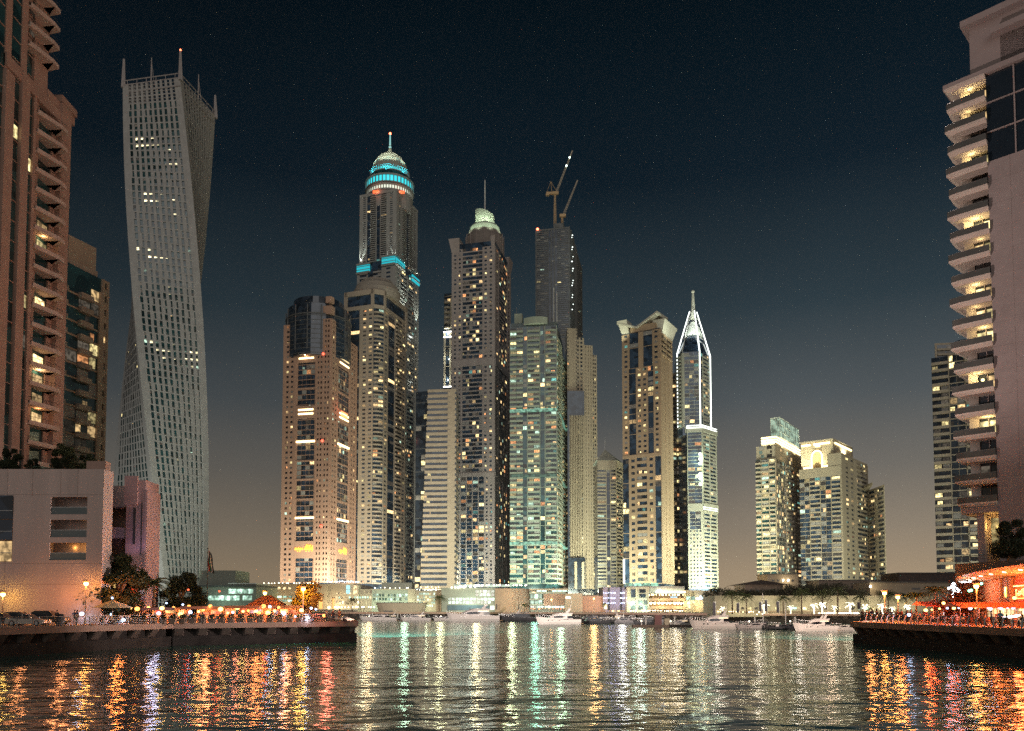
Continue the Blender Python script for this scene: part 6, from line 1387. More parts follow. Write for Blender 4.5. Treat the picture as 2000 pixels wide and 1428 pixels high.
yacht('second small white motor boat, with a blue canopy, left of the largest yacht', 782, 842, 296, h=.9)
yacht('small white motor boat half hidden behind the bow of the largest yacht', 846, 882, 300, h=1.1, fly=False)
yacht('largest white motor yacht with a long leaf-shaped side window, below the gridded mall', 872, 976, 285, h=1.05)
yacht('dark-hulled motor boat directly behind the stern of the largest yacht', 974, 1050, 288, mat=GELD, h=1.0, fly=False)
yacht('big white motor yacht below the open-floored block, bow towards the largest yacht', 1046, 1134, 238, h=1.1)
yacht('dark boat under a grey cover right of the big yacht below the open-floored block', 1132, 1196, 246, mat=GELD, h=.85, fly=False, flip=-1)
yacht('small pale boat lying stern-on below the dotted-light block', 1188, 1246, 250, mat=surf('grey_hull', (.22, .21, .22), .4), h=.9, fly=False)
yacht('grey-white cabin cruiser on the pontoon below the restaurant mall', 1298, 1352, 214, h=1.05, fly=True)
yacht('white flybridge yacht with round porthole and bright stern, below the spired tower', 1346, 1438, 190, h=1.25)
yacht('low dark-trimmed cruiser beneath the twin masts left of the inflatable', 1436, 1510, 188, mat=surf('pearl_hull', (.40, .37, .36), .4), h=.8, fly=False)
yacht('covered dark boat between the inflatable and the cruiser with the square deckhouse', 1500, 1556, 186, mat=GELD, h=.9, fly=False)
yacht('white cruiser with a square deckhouse moored nearest the restaurant quay', 1548, 1632, 170, h=1.3)
yacht('small white boat half hidden behind the end of the restaurant quay', 1618, 1672, 176, h=1.0, fly=False)
rr_ = random.Random(5)
for i, x in enumerate((1000, 1150, 1172, 1216, 1262, 1280, 1400, 1470, 1585, 760, 820)):
    D = (306, 262, 266, 268, 232, 262, 236, 214, 205, 310, 312)[i]; w_ = rr_.uniform(42, 62)
    o = yacht(['dark moored boat in the second row behind the stern of the largest yacht', 'second-row boat under a cover right of the big yacht', 'second-row boat next to the covered one below the reddish wall', 'second-row boat below the dotted-light block', 'low boat alongside the pontoon below the terraces', 'second-row boat behind the pontoon below the terraces', 'second-row boat behind the flybridge yacht', 'second-row boat behind the dark-trimmed cruiser', 'second-row boat behind the cruiser with the square deckhouse', 'second-row boat behind the leftmost motor yacht', 'second-row boat under the curved kiosk'][i], x-w_/2, x+w_/2, D, mat=[GELD, surf('dull_hull', (.20, .19, .20), .4)][i % 2], h=rr_.uniform(.9, 1.2), fly=(i % 3 == 0), flip=rr_.choice((1, -1)))
for x, h_, D, lab in ((1490, 1146, 200, 'tall bare mast standing among the boats below the lantern block, left of its twin'), (1534, 1165, 200, 'shorter bare mast right of the tall one below the lantern block')):
    R = thing('mast', (PX(x, D), D, 0), lab, 'mast'); m = MB(); m.tube((PX(x, D), D, 0), (PX(x, D), D, PZ(h_+12, D)), .14, .07, 8); m.box(PX(x, D)-.03, PX(x, D)+.03, D-1.2, D+1.2, PZ(1170, D), PZ(1170, D)+.06); m.build('pole', WHITE, R)
    m = MB(); m.tube((PX(x, D), D, .2), (PX(x, D), D, .6), .25, n=8); m.build('foot', DARK, R)
# inflatable with engines
D = 183; X0 = PX(1517, D); R = thing('inflatable_boat', (X0, D, 0), 'small dark inflatable boat showing its twin outboard engines', 'boat', 'boats moored in the marina')
m = MB(); m.path([(X0-2.2, D-.8, .45), (X0+1.4, D-.8, .4), (X0+2.6, D, .55), (X0+1.4, D+.8, .4), (X0-2.2, D+.8, .45)], .28, 8); m.box(X0-2, X0+1.6, D-.6, D+.6, .1, .35); m.build('tube', GELD, R)
for s in (-.35, .35): m = MB(); m.box(X0-2.6, X0-2.2, D+s-.2, D+s+.2, .5, 1.25); m.box(X0-2.5, X0-2.35, D+s-.08, D+s+.08, -.2, .5); m.build('outboard_engine', DARK, R)
m = MB(); m.box(X0-.3, X0+.3, D-.3, D+.3, .35, 1.2); m.build('console', GEL, R)
for x0, x1, D, lab in ((1236, 1350, 206, 'floating pontoon with a kiosk and steps below the restaurant mall'), (1130, 1250, 262, 'floating pontoon between the rows of dark boats'), (1440, 1600, 204, 'floating pontoon behind the cruisers below the lantern block'), (700, 1050, 312, 'long floating pontoon behind the left row of yachts')):
    R = thing('pontoon', (PX((x0+x1)/2, D), D, 0), lab, 'pontoon', 'floating pontoons'); m = MB(); a, b = PX(x0, D), PX(x1, D); m.box(a, b, D, D+2.4, -.1, .55); m.build('deck', surf('pontoon_deck', (.16, .12, .10), .9), R)
    for k in range(max(2, int((b-a)/9))): m = MB(); x = a+(b-a)*(k+.5)/max(2, int((b-a)/9)); m.tube((x, D+2.7, -1), (x, D+2.7, 2.6), .2, n=8); m.build('pile', WHITE, R)
    for k in range(max(2, int((b-a)/12))): 
        m = MB(); x = a+(b-a)*(k+.3)/max(2, int((b-a)/12)); m.box(x-.12, x+.12, D+.3, D+.5, .55, 1.4); m.build('service_post', WHITE, R)
        m = MB(); m.blob((x, D+.4, 1.5), .16, 6); m.build('post_light', BULB, R)
    if x0 == 1236:
        x = PX(1286, D); m = MB(); m.box(x-.9, x+.9, D+.4, D+2.0, .55, 2.9); m.box(x-1.1, x+1.1, D+.2, D+2.2, 2.9, 3.05); m.build('kiosk', surf('kiosk_paint', (.20, .09, .09), .7), R); m = MB(); m.box(x+1.6, x+2.9, D+.4, D+1.6, .55, 2.2); m.build('locker', CREAM, R)

# ------------------------------------------------------------------ cars on the left quay
TYRE = surf('tyre', (.02, .02, .02), .9); RIM = surf('rim', (.45, .45, .45), .35, .05, metal=.9)
def car(lab, x, D, paint, L=4.5, H=1.42, suv=False, flip=1, name='parked_car'):
    X0 = PX(x, D); Z0 = DECK+.01; R = thing(name, (X0, D, Z0), lab, 'car', 'cars parked on the café quay'); W = .88
    def bd(mb, nm, mt, par=R): mb.v = [(X0+p[0]*flip, D+p[1], Z0+p[2]) for p in mb.v]; return mb.build(nm, mt, par)
    g = .30 if suv else .22
    lower = [(-L/2, g+.1), (-L/2+.1, g), (L/2-.12, g), (L/2, g+.15), (L/2-.02, .62 if not suv else .8), (L/2-.35, .74 if not suv else .95), (L*.20, .86 if not suv else 1.05), (-L*.36, .90 if not suv else 1.08), (-L/2+.05, .84 if not suv else 1.05)]
    def prof(pr, w0, w1f, mi=0):
        m = MB(); n_ = len(pr); zmx = max(p[1] for p in pr)
        rows = [(-w0, .93), (-w0*.92, 1.0), (w0*.92, 1.0), (w0, .93)]
        for y, sc in rows: m.v += [(p[0]*(1 if sc == 1 else .985), y*(1 if p[1] < zmx*.75 else w1f), g+(p[1]-g)*(1 if sc == 1 else .97)) for p in pr]
        for r_ in range(3):
            for k in range(n_): q = (k+1) % n_; m.f.append([r_*n_+k, r_*n_+q, (r_+1)*n_+q, (r_+1)*n_+k]); m.m.append(mi)
        m.f.append(list(range(n_))); m.m.append(mi); m.f.append([3*n_+k for k in range(n_-1, -1, -1)]); m.m.append(mi); return m
    bd(prof(lower, W, .97), 'body', paint)
    zb = .86 if not suv else 1.04
    cab = [(-L*.36 if not suv else -L*.47, zb), (L*.20, zb-.02), (L*.06, H-.06), (-.02*L, H), (-L*.18 if not suv else -L*.36, H-.02), (-L*.28 if not suv else -L*.44, H-.16)]
    bd(prof([(p[0], p[1]) for p in cab], W*.86, .90), 'glasshouse', TINT)
    m = MB(); m.box(-L*.17 if not suv else -L*.37, .0, -W*.70, W*.70, H-.02, H+.02); m.hexa([(L*.19, -W*.80, zb), (L*.21, -W*.80, zb), (L*.21, -W*.76, zb), (L*.19, -W*.76, zb), (L*.04, -W*.74, H-.02), (L*.06, -W*.74, H-.02), (L*.06, -W*.70, H-.02), (L*.04, -W*.70, H-.02)]); m.box(-L*.075, -L*.055, -W*.85, -W*.78, zb-.02, H-.06); bd(m, 'roof', paint)
    for wx in (-L*.31, L*.32):
        for wy in (-W+.08, W-.08):
            m = MB(); m.tube((wx, wy-.11, .33), (wx, wy+.11, .33), .33, n=18); t = bd(m, 'wheel', TYRE); m = MB(); sgn = -1 if wy < 0 else 1; m.tube((wx, wy+sgn*.08, .33), (wx, wy+sgn*.125, .33), .21, n=10); bd(m, 'rim', RIM, t)
    for wy in (-W*.78, W*.78): m = MB(); m.box(L/2-.14, L/2-.01, wy-.16, wy+.16, .52, .66); bd(m, 'headlight', surf('headlight', (.7, .7, .65), .1) if 'headlight' not in bpy.data.materials else bpy.data.materials['headlight']); m = MB(); m.box(-L/2+.0, -L/2+.1, wy-.14, wy+.14, .62, .76); bd(m, 'tail_light', surf('tail_light', (.35, .02, .02), .2) if 'tail_light' not in bpy.data.materials else bpy.data.materials['tail_light'])
    m = MB(); m.box(L*.15, L*.19, -W*1.10, -W*.86, zb, zb+.14); m.box(L*.15, L*.19, W*.86, W*1.10, zb, zb+.14); bd(m, 'mirror', paint)
    return R
car('silver saloon car parked facing right on the café quay', 56, 97, surf('silver_paint', (.42, .38, .33), .3, .04, metal=.3), 4.7)
car('dark estate car behind the nose of the silver saloon', 98, 103, surf('black_paint', (.025, .03, .025), .25, .05), 4.6, 1.75, True)
car('dark car cut by the photo edge left of the silver saloon', 6, 99, surf('navy_paint', (.03, .028, .03), .3), 4.5, 1.5)
car('pale car tucked behind the tail of the silver saloon', 20, 104, surf('sand_paint', (.30, .22, .16), .35), 4.5, 1.6, True, -1)

# ------------------------------------------------------------------ people
SKIN = surf('skin', (.34, .20, .14), .6, .05, 3)
HAIR = surf('hair', (.02, .014, .01), .7, .2, 8)
def tint(name, rough=.9, mul=1.0):
    m, t, b = new_mat(name); oi = N(t, 'ShaderNodeObjectInfo'); t.links.new(oi.outputs['Color'], b.inputs['Base Color']); b.inputs['Roughness'].default_value = rough; return m
SHIRT = tint('shirt_cloth')
TROU = [surf('trousers_dark', (.03, .03, .04), .9, .2, 5), surf('trousers_tan', (.16, .12, .08), .9, .2, 5)]
def person_proto(pose, seed):
    """one skinned body grown over a posed skeleton; shirt and trousers are their own meshes"""
    rd = random.Random(seed)
    hip = .93; sit = pose == 'sit'
    if sit: hip = .52
    J_ = {'pel': (0, 0, hip), 'wst': (0, .0, hip+.16), 'chs': (0, .0 if not sit else -.03, hip+.38), 'nck': (0, -.01, hip+.53), 'hd0': (0, -.02, hip+.62), 'hd1': (0, -.03, hip+.70), 'hd2': (0, -.02, hip+.78)}
    lean = {'lean': -.10, 'walk': -.03}.get(pose, 0)
    def P(n, x, y, z): J_[n] = (x, y, z)
    for s, c in ((-1, 'l'), (1, 'r')):
        P('hp'+c, s*.10, 0, hip-.04)
        if sit: P('kn'+c, s*.13, -.44, hip+.0); P('an'+c, s*.12, -.46, .09); P('to'+c, s*.13, -.62, .04)
        elif pose == 'walk': P('kn'+c, s*.10, -.16*s-.05, .50); P('an'+c, s*.09, -.22*s+.06, .09); P('to'+c, s*.10, -.22*s-.09, .04)
        else: P('kn'+c, s*.10, -.03+.02*s*(pose == 'lean'), .49); P('an'+c, s*.11, .02, .09); P('to'+c, s*.13, -.13, .04)
        P('sh'+c, s*.19, J_['chs'][1], hip+.46)
        if pose == 'lean': P('el'+c, s*.26, -.18, hip+.24); P('wr'+c, s*.16, -.42, hip+.22); P('hn'+c, s*.12, -.50, hip+.20)
        elif sit: P('el'+c, s*.25, -.08, hip+.20); P('wr'+c, s*.17, -.32, hip+.22); P('hn'+c, s*.14, -.40, hip+.23)
        elif pose == 'walk': P('el'+c, s*.25, .12*s, hip+.20); P('wr'+c, s*.24, .12*s-.10, hip-.02); P('hn'+c, s*.23, .12*s-.13, hip-.10)
        elif pose == 'phone' and s == 1: P('el'+c, s*.24, -.05, hip+.20); P('wr'+c, s*.13, -.25, hip+.36); P('hn'+c, s*.08, -.29, hip+.42)
        else: P('el'+c, s*.26, .02, hip+.18); P('wr'+c, s*.27, -.03, hip-.05); P('hn'+c, s*.26, -.05, hip-.13)
    names = list(J_); idx = {n: i for i, n in enumerate(names)}
    E = [('pel', 'wst'), ('wst', 'chs'), ('chs', 'nck'), ('nck', 'hd0'), ('hd0', 'hd1'), ('hd1', 'hd2')]
    for c in 'lr': E += [('pel', 'hp'+c), ('hp'+c, 'kn'+c), ('kn'+c, 'an'+c), ('an'+c, 'to'+c), ('chs', 'sh'+c), ('sh'+c, 'el'+c), ('el'+c, 'wr'+c), ('wr'+c, 'hn'+c)]
    rad = {'pel': (.15, .12), 'wst': (.14, .10), 'chs': (.17, .12), 'nck': (.055, .055), 'hd0': (.075, .085), 'hd1': (.085, .10), 'hd2': (.06, .07), 'hp': (.10, .10), 'kn': (.062, .062), 'an': (.043, .043), 'to': (.035, .03), 'sh': (.062, .062), 'el': (.044, .044), 'wr': (.030, .030), 'hn': (.028, .04)}
    def grow(keep, infl, nm):
        ks = [n for n in names if n in keep]; vi = {n: i for i, n in enumerate(ks)}
        me = bpy.data.meshes.new(nm); me.from_pydata([(J_[n][0], J_[n][1]+lean*(J_[n][2]-.5)*(0 if sit else 1), J_[n][2]) for n in ks], [(vi[a], vi[b]) for a, b in E if a in vi and b in vi], [])
        o = bpy.data.objects.new(nm, me); COL.objects.link(o); sk = o.modifiers.new('skin', 'SKIN'); o.modifiers.new('sub', 'SUBSURF').levels = 1
        for n in ks:
            r_ = rad.get(n) or rad[n[:2]]; v = me.skin_vertices[0].data[vi[n]]; v.radius = (r_[0]+infl, r_[1]+infl); v.use_root = n in ('pel', 'wst') and vi[n] == 0
        sk.use_smooth_shade = True
        dg = bpy.context.evaluated_depsgraph_get(); m2 = bpy.data.meshes.new_from_object(o.evaluated_get(dg)); bpy.data.objects.remove(o); m2.name = nm; return m2
    R = thing('person', (0, 0, 0), 'person', 'person', 'people on the quays')
    allk = set(names); body = grow(allk, 0, 'body'); body.materials.append(SKIN); ob = bpy.data.objects.new('body', body); COL.objects.link(ob); ob.parent = R
    top = {'pel', 'wst', 'chs', 'shl', 'shr', 'ell', 'elr'}; sm = grow(top, .016, 'shirt'); sm.materials.append(SHIRT); o = bpy.data.objects.new('shirt', sm); COL.objects.link(o); o.parent = R
    low = {'pel', 'hpl', 'hpr', 'knl', 'knr', 'anl', 'anr'}; tm = grow(low, .018, 'trousers'); tm.materials.append(TROU[seed % 2]); o = bpy.data.objects.new('trousers', tm); COL.objects.link(o); o.parent = R
    h = MB(); hx = J_['hd1']; ly = lean*(hx[2]-.5)*(0 if sit else 1); h.blob((hx[0], hx[1]+ly+.03, hx[2]+.05), .105, 8, sq=(.95, 1.0, 1.05)); 
    if seed % 3 == 0: h.blob((hx[0], hx[1]+ly+.07, hx[2]-.07), .09, 6, sq=(1, .6, 1.5))
    o = h.build('hair', HAIR, None); o.parent = R; f = MB(); f.blob((0, hx[1]+ly-.105, hx[2]-.01), .016, 4, sq=(1, 1.4, 1.4)); o = f.build('nose', SKIN, None); o.parent = R
    for c, s in (('l', -1), ('r', 1)):                       # hands: palm, four curled fingers, thumb
        w_ = J_['hn'+c]; ly = lean*(w_[2]-.5)*(0 if sit else 1); g = MB(); d = (Vector(J_['hn'+c])-Vector(J_['wr'+c])).normalized(); sd = Vector((0, 1, 0)) if abs(d.z) > .7 else Vector((1, 0, 0)); b0 = Vector((w_[0], w_[1]+ly, w_[2]))
        for q in range(4): a = b0+sd*(.027*(q-1.5)); g.path([a, a+d*(.045+.006*(1.5-abs(q-1.5))), a+d*.06+Vector((-s*.02, -.01, -.02))], .009, 5)
        a = b0-sd*.04-d*.03; g.path([a, a+d*.035-sd*.02, a+d*.06-sd*.018], .010, 5); o = g.build('hand', SKIN, None); o.parent = R
    return R
PROT = {}
CLOTH = [(.03, .03, .035), (.45, .42, .38), (.05, .06, .12), (.30, .05, .04), (.12, .11, .10), (.5, .5, .5), (.10, .05, .03), (.04, .10, .16), (.02, .02, .02), (.28, .20, .12)]
def person(pose, x, y, z, rz, lab, col, sc=1.0, group=None, seed=None):
    key = (pose, (seed or 0) % 2)
    if key not in PROT: PROT[key] = person_proto(pose, len(PROT)); r = PROT[key]; r.location = (x, y, z); r.rotation_euler = (0, 0, rz); r['label'] = lab; r.scale = (sc,)*3
    else: r = copy_tree(PROT[key], (x, y, z), rz, lab, scale=sc)
    if group: r['group'] = group
    for c in r.children:
        if c.name.startswith('shirt'): c.color = (*col, 1)
    return r
CN = ['black', 'pale', 'navy', 'dark red', 'grey', 'white', 'brown', 'blue-green', 'black', 'tan']
def edge_pt(a, b, f, inn): A = Vector(a); B = Vector(b); p = A.lerp(B, f); u = (B-A).normalized(); n_ = Vector((u.y, -u.x)); return p-n_*inn
pr = random.Random(3)
# standing crowd at the end of the right quay
k = 0
for i, x in enumerate((1684, 1690, 1697, 1703, 1712, 1720, 1727, 1733, 1740, 1752, 1760, 1770, 1779, 1788, 1772)):
    D = 114.2 - (x-1684)*.055 + pr.uniform(-.6, 2.2); ci = pr.randrange(10) if i else 8
    person(('stand', 'lean', 'phone', 'walk', 'stand')[i % 5], PX(x, D), D, DECK+.13, pr.uniform(-1, 1)+(pi if pr.random() < .3 else 0), f'person in a {CN[ci]} top in the crowd at quay end, {ORD[i]} from the corner', CLOTH[ci], pr.uniform(.94, 1.06), 'crowd standing at the end of the restaurant quay', i)
for i, x in enumerate((1806, 1842, 1862, 1900, 1918, 1936)):
    D = 108-(x-1800)*.14+pr.uniform(.5, 2); ci = (3, 1, 6, 9, 0, 5)[i]
    person(('walk', 'phone', 'stand')[i % 3], PX(x, D), D, DECK+.13, pr.uniform(-2, 2), f'person in a {CN[ci]} top walking among the tables, {ORD[i]} from the red awning', CLOTH[ci], pr.uniform(.95, 1.05), 'people walking among the restaurant tables', i)
person('walk', PX(1953, 86), 86, DECK+.13, -.6, 'person in a light blue shirt walking beside the white boat-shaped lamp table', (.16, .32, .45), 1.02, seed=1)
# left quay
for x, D, pose, ci, lab in ((112, 99.2, 'stand', 8, 'person in black standing at the rail beside the dark estate car'), (147, 101.5, 'lean', 2, 'person in dark clothes leaning on the rail left of a companion, below the street lamp'), (151, 101.8, 'stand', 0, 'person in black standing close right of the leaning one below the street lamp'),
                            (638, 116, 'stand', 4, 'person in grey standing on the open quay end, left of two others'), (651, 117, 'stand', 8, 'person in black standing in the middle of three on the open quay end'), (664, 117.8, 'lean', 6, 'person in brown crouching forward nearest the end of the café quay'), (672, 118.3, 'sit', 5, 'small pale figure seated at the very end of the café quay')):
    person(pose, PX(x, D), D, DECK+.13 if pose != 'sit' else DECK-.1, pr.uniform(-.8, .8), lab, CLOTH[ci], 1.0, seed=ci)

# ------------------------------------------------------------------ tables and chairs, both terraces
CHO = surf('orange_chair', (.50, .15, .05), .7, .1); CHW = surf('pale_chair', (.46, .40, .33), .7, .1); CLOTHW = surf('tablecloth', (.55, .50, .44), .9, .05)
def chair_proto(mat):
    R = thing('chair', (0, 0, 0), 'chair', 'chair', 'chairs'); m = MB(); m.box(-.23, .23, -.22, .22, .42, .48); m.build('seat', mat, R); m = MB(); m.hexa([(-.22, .19, .48), (.22, .19, .48), (.22, .23, .48), (-.22, .23, .48), (-.24, .27, .92), (.24, .27, .92), (.24, .31, .92), (-.24, .31, .92)]); m.build('backrest', mat, R)
    for sx_, sy_ in ((-1, -1), (1, -1), (1, 1), (-1, 1)): m = MB(); m.tube((sx_*.2, sy_*.19, .42), (sx_*.22, sy_*.21, 0), .02, n=5); m.build('leg', mat, R)
    return R
def table_proto():
    R = thing('cafe_table', (0, 0, 0), 'table', 'table', 'tables'); m = MB(); m.lathe(0, 0, [(.45, .71), (.45, .74)], 16); m.build('tabletop', CLOTHW, R); m = MB(); m.tube((0, 0, .02), (0, 0, .71), .04, n=8); m.build('stem', DARK, R); m = MB(); m.lathe(0, 0, [(.26, 0), (.24, .03)], 12); m.build('base', DARK, R); return R
proto = {}
def place(kind, mk, x, y, rz, lab, grp, sc=1):
    if kind not in proto: proto[kind] = mk(); o = proto[kind]; o.location = (x, y, DECK+.13); o.rotation_euler = (0, 0, rz); o['label'] = lab; o['group'] = grp; return o
    return copy_tree(proto[kind], (x, y, DECK+.13), rz, lab, grp)
def diners(side, spots, ref):
    for i, (x, y) in enumerate(spots):
        place('t', table_proto, x, y, 0, f'round pale table, {ORD[i]} {ref}', f'tables on the {side}')
        for j in range(2):
            a = pr.uniform(0, pi)+j*pi; cx_, cy_ = x+.75*cos(a), y+.75*sin(a); kind = 'co' if side[0] == 'r' and i % 3 != 1 else 'cw'
            place(kind, (lambda: chair_proto(CHO)) if kind == 'co' else (lambda: chair_proto(CHW)), cx_, cy_, a-pi/2, f"{'orange' if kind == 'co' else 'pale'} chair {('on one side of', 'across')[j]} the {ORD[i]} table {ref}", f'chairs on the {side}')
            if pr.random() < .62:
                ci = pr.randrange(10); person('sit', cx_, cy_, DECK+.10, a-pi/2, f"diner in a {CN[ci]} top {('beside', 'across')[j]} the {ORD[i]} table {ref[8:]}", CLOTH[ci], 1, f'diners on the {side}', i)
rs = []
for i in range(24):
    x = 1798+i*8.6; D = 107-(i*1.15) + (1.6, 4.4, 7.2)[i % 3]; rs.append((PX(x, D), D))
diners('restaurant quay', rs, 'counted from the red awning')
ls_ = []
for i in range(26):
    x = 196+i*16.6; D = 104.5+ (x-190)*.026 + (1.5, 4.6)[i % 2] + (0 if x > 330 else 1); ls_.append((PX(x, D), D))
diners('café quay', ls_, 'counted from the big parasol')
# ------------------------------------------------------------------ café pavilions on the left quay
CANO = surf('dark_canopy', (.09, .05, .045), .85, .2); AWR = surf('red_awning', (.50, .10, .06), .8, .12); TENT = surf('orange_tent', (.30, .095, .04), .8, .12); PAR = surf('parasol_cloth', (.62, .47, .28), .85, .08)
LANW = glow('paper_lamp', (1, .34, .07), 3.6, sample=True); LANB = glow('blue_white_lamp', (.50, .68, 1), 3.6, sample=True); LANR = glow('red_lamp', (1, .10, .04), 3.2); LANY = glow('yellow_paper_lamp', (1, .56, .14), 5.0, sample=True)
x, D = PX(220, 106), 106
R = thing('parasol', (x, D, DECK), 'wide pale octagonal parasol at the left end of the café terrace', 'parasol', 'parasols')
m = MB(); m.lathe(x, D, [(2.55, 5.05), (2.5, 5.12), (1.3, 5.62), (.1, 6.05), (.01, 6.1)], 8); m.build('canopy', PAR, R); m = MB(); m.tube((x, D, DECK), (x, D, 6.0), .05, n=8); m.build('pole', POLE, R); m = MB(); m.box(x-.4, x+.4, D-.4, D+.4, DECK+.006, DECK+.14); m.build('base', DARK, R)
m = MB()
for k in range(8): a = 2*pi*k/8; m.tube((x, D, 5.9), (x+2.45*cos(a), D+2.45*sin(a), 5.03), .025, n=4)
m.build('ribs', POLE, R)
x, D = PX(522, 122), 122
R = thing('tent', (x, D, DECK), 'orange-brown pointed tent rising above the flat café roofs', 'tent'); m = MB(); q = [(x-2.6, D-2.4), (x+2.6, D-2.4), (x+2.6, D+2.4), (x-2.6, D+2.4)]; m.prism(q, 5.3, 6.9, top=[(x-.5, D-.4), (x+.5, D-.4), (x+.5, D+.4), (x-.5, D+.4)]); m.build('canopy', TENT, R)
for a, b in q: m = MB(); m.tube((a, b, DECK), (a, b, 5.3), .06, n=6); m.build('pole', DARK, R)
GLOWPATCH = [glow('patch_orange', (1, .34, .08), 1.6, vary=.6), glow('patch_amber', (1, .60, .22), 1.8, vary=.6), glow('patch_red', (1, .12, .07), 1.1, vary=.5), glow('patch_blue', (.45, .6, 1), 1.0, vary=.5)]
def pavilion(lab, x0, x1, D, dep, z=5.0, mat=CANO):
    a, b = PX(x0, D), PX(x1, D); R = thing('cafe_pavilion', ((a+b)/2, D, DECK), lab, 'pavilion', 'café pavilions'); m = MB(); m.box(a, b, D, D+dep, z, z+.16); m.box(a, b, D-.03, D-.003, z-.22, z+.2); m.build('roof', mat, R)
    n_ = max(2, int((b-a)/2.4))
    for k in range(n_+1): m = MB(); xx = a+(b-a)*k/n_; m.box(xx-.05, xx+.05, D+.1, D+.2, DECK, z); m.build('post', surf('post_wood', (.20, .14, .09), .8) if 'post_wood' not in bpy.data.materials else bpy.data.materials['post_wood'], R)
    m = MB(); m.box(a, b, D+dep-.1, D+dep, DECK, z); m.build('back_wall', surf('cafe_wall', (.30, .16, .10), .8) if 'cafe_wall' not in bpy.data.materials else bpy.data.materials['cafe_wall'], R)
    rp = random.Random(int(x0)); xx = a+.4
    while xx < b-1.2:                                      # glowing patches added on the rear wall to warm the café
        w_ = rp.uniform(.5, 1.6); zq = DECK+rp.uniform(1.0, 1.5); m = MB(); m.box(xx, min(b-.2, xx+w_), D+dep-.2, D+dep-.11, zq, zq+rp.uniform(.35, .9)); m.build('glow_patch', rp.choice(GLOWPATCH), R); xx += w_+rp.uniform(.2, .7)
    for k in range(3): point(a+(b-a)*(k+.5)/3, D+dep*.45, z-.5, 420, (1, rp.uniform(.42, .66), .28), .2)
    m = MB(); m.box(a+.3, b-.3, D+dep-2.0, D+dep-1.2, DECK, DECK+1.1); m.build('bar_counter', surf('bar_wood', (.22, .12, .06), .6) if 'bar_wood' not in bpy.data.materials else bpy.data.materials['bar_wood'], R)
    return R
pavilion('flat dark café pavilion between the big parasol and the dark upright tree', 262, 340, 112, 6, 4.9); pavilion('flat dark café pavilion just right of the dark upright tree', 352, 432, 113, 6, 5.05); pavilion('flat dark café pavilion left of the orange tent', 438, 505, 115, 6, 5.15); pavilion('flat dark café pavilion right of the orange tent', 512, 592, 118, 5, 5.2)
# paper lamps hung under the café roofs
kinds = [(LANW, (1, .55, .2), 'orange'), (LANY, (1, .7, .3), 'yellow'), (LANB, (.7, .8, 1), 'bluish white'), (LANR, (1, .2, .1), 'red')]
rl_ = random.Random(9)
def lantern(x, z, D, kind, r, lab, grp, pw=0):
    R = thing('lantern', (x, D, z), lab, 'lamp', grp); m = MB(); m.blob((x, D, z), r, 8, sq=(1, 1, .85)); m.build('shade', kinds[kind][0], R); m = MB(); m.tube((x, D, z+r*.8), (x, D, z+r*.8+.35), .012, n=4); m.build('cord', DARK, R)
    if pw: point(x, D-.35, z-.1, pw, kinds[kind][1], .12)
LL_ = [(169, 1189, 0), (188, 1190, 0), (215, 1190, 1), (253, 1190, 1), (268, 1194, 0), (291, 1186, 1), (315, 1191, 1), (341, 1192, 0), (355, 1197, 1), (370, 1190, 0), (385, 1196, 1), (395, 1195, 0), (414, 1190, 0), (431, 1195, 1), (444, 1199, 1), (463, 1191, 1), (474, 1194, 1), (481, 1188, 0), (502, 1190, 1), (505, 1199, 0), (516, 1189, 0), (524, 1198, 1), (534, 1199, 1), (545, 1190, 0), (592, 1191, 1), (631, 1200, 0)]
for i, (x, y, k) in enumerate(LL_): D = 108+(x-170)*.018+rl_.uniform(0, 4); y += rl_.uniform(-6, 5); x += rl_.uniform(-4, 4); lantern(PX(x, D), PZ(y, D), D, k, rl_.uniform(.17, .36), f"{kinds[k][2]} round lamp over the café terrace, {ORD[i]} along from the parked cars", 'round lamps over the café terrace', 70 if i % 2 == 0 else 0)
BL = [(160, 1199, .34), (219, 1168, .20), (218, 1200, .22), (242, 1211, .28), (310, 1198, .3), (325, 1178, .16), (357, 1181, .18), (372, 1196, .32), (455, 1196, .22), (527, 1185, .26), (554, 1198, .4), (577, 1204, .18), (601, 1206, .26), (608, 1188, .24), (617, 1190, .2), (277, 1206, .15)]
for i, (x, y, r) in enumerate(BL): D = 107.5+(x-170)*.02; lantern(PX(x, D), PZ(y, D), D, 2, r*.85, f'bluish white lamp among the café tables, {ORD[i]} along from the parked cars', 'bluish lamps on the café terrace', 90 if r > .25 else 0)
RLs = [(232, 1158), (255, 1159), (367, 1152), (428, 1155), (287, 1205), (455, 1207), (520, 1205), (603, 1198), (265, 1156)]
for i, (x, y) in enumerate(RLs): D = 112+(x-200)*.02; lantern(PX(x, D), PZ(y, D), D, 3, .15, f'small red lamp over the café quay, {ORD[i]} of its kind', 'small red lamps over the café quay', 60)
for x, p_, c in ((40, 160, (1, .5, .25)), (120, 200, (1, .5, .25)), (230, 600, (1, .42, .16)), (300, 220, (.85, .8, 1)), (400, 700, (1, .5, .25)), (500, 700, (1, .45, .2)), (640, 500, (1, .35, .25)), (560, 500, (1, .5, .3))):
    D = 104+(x-40)*.02; point(PX(x, D), D, 6.6, p_, c, .3)

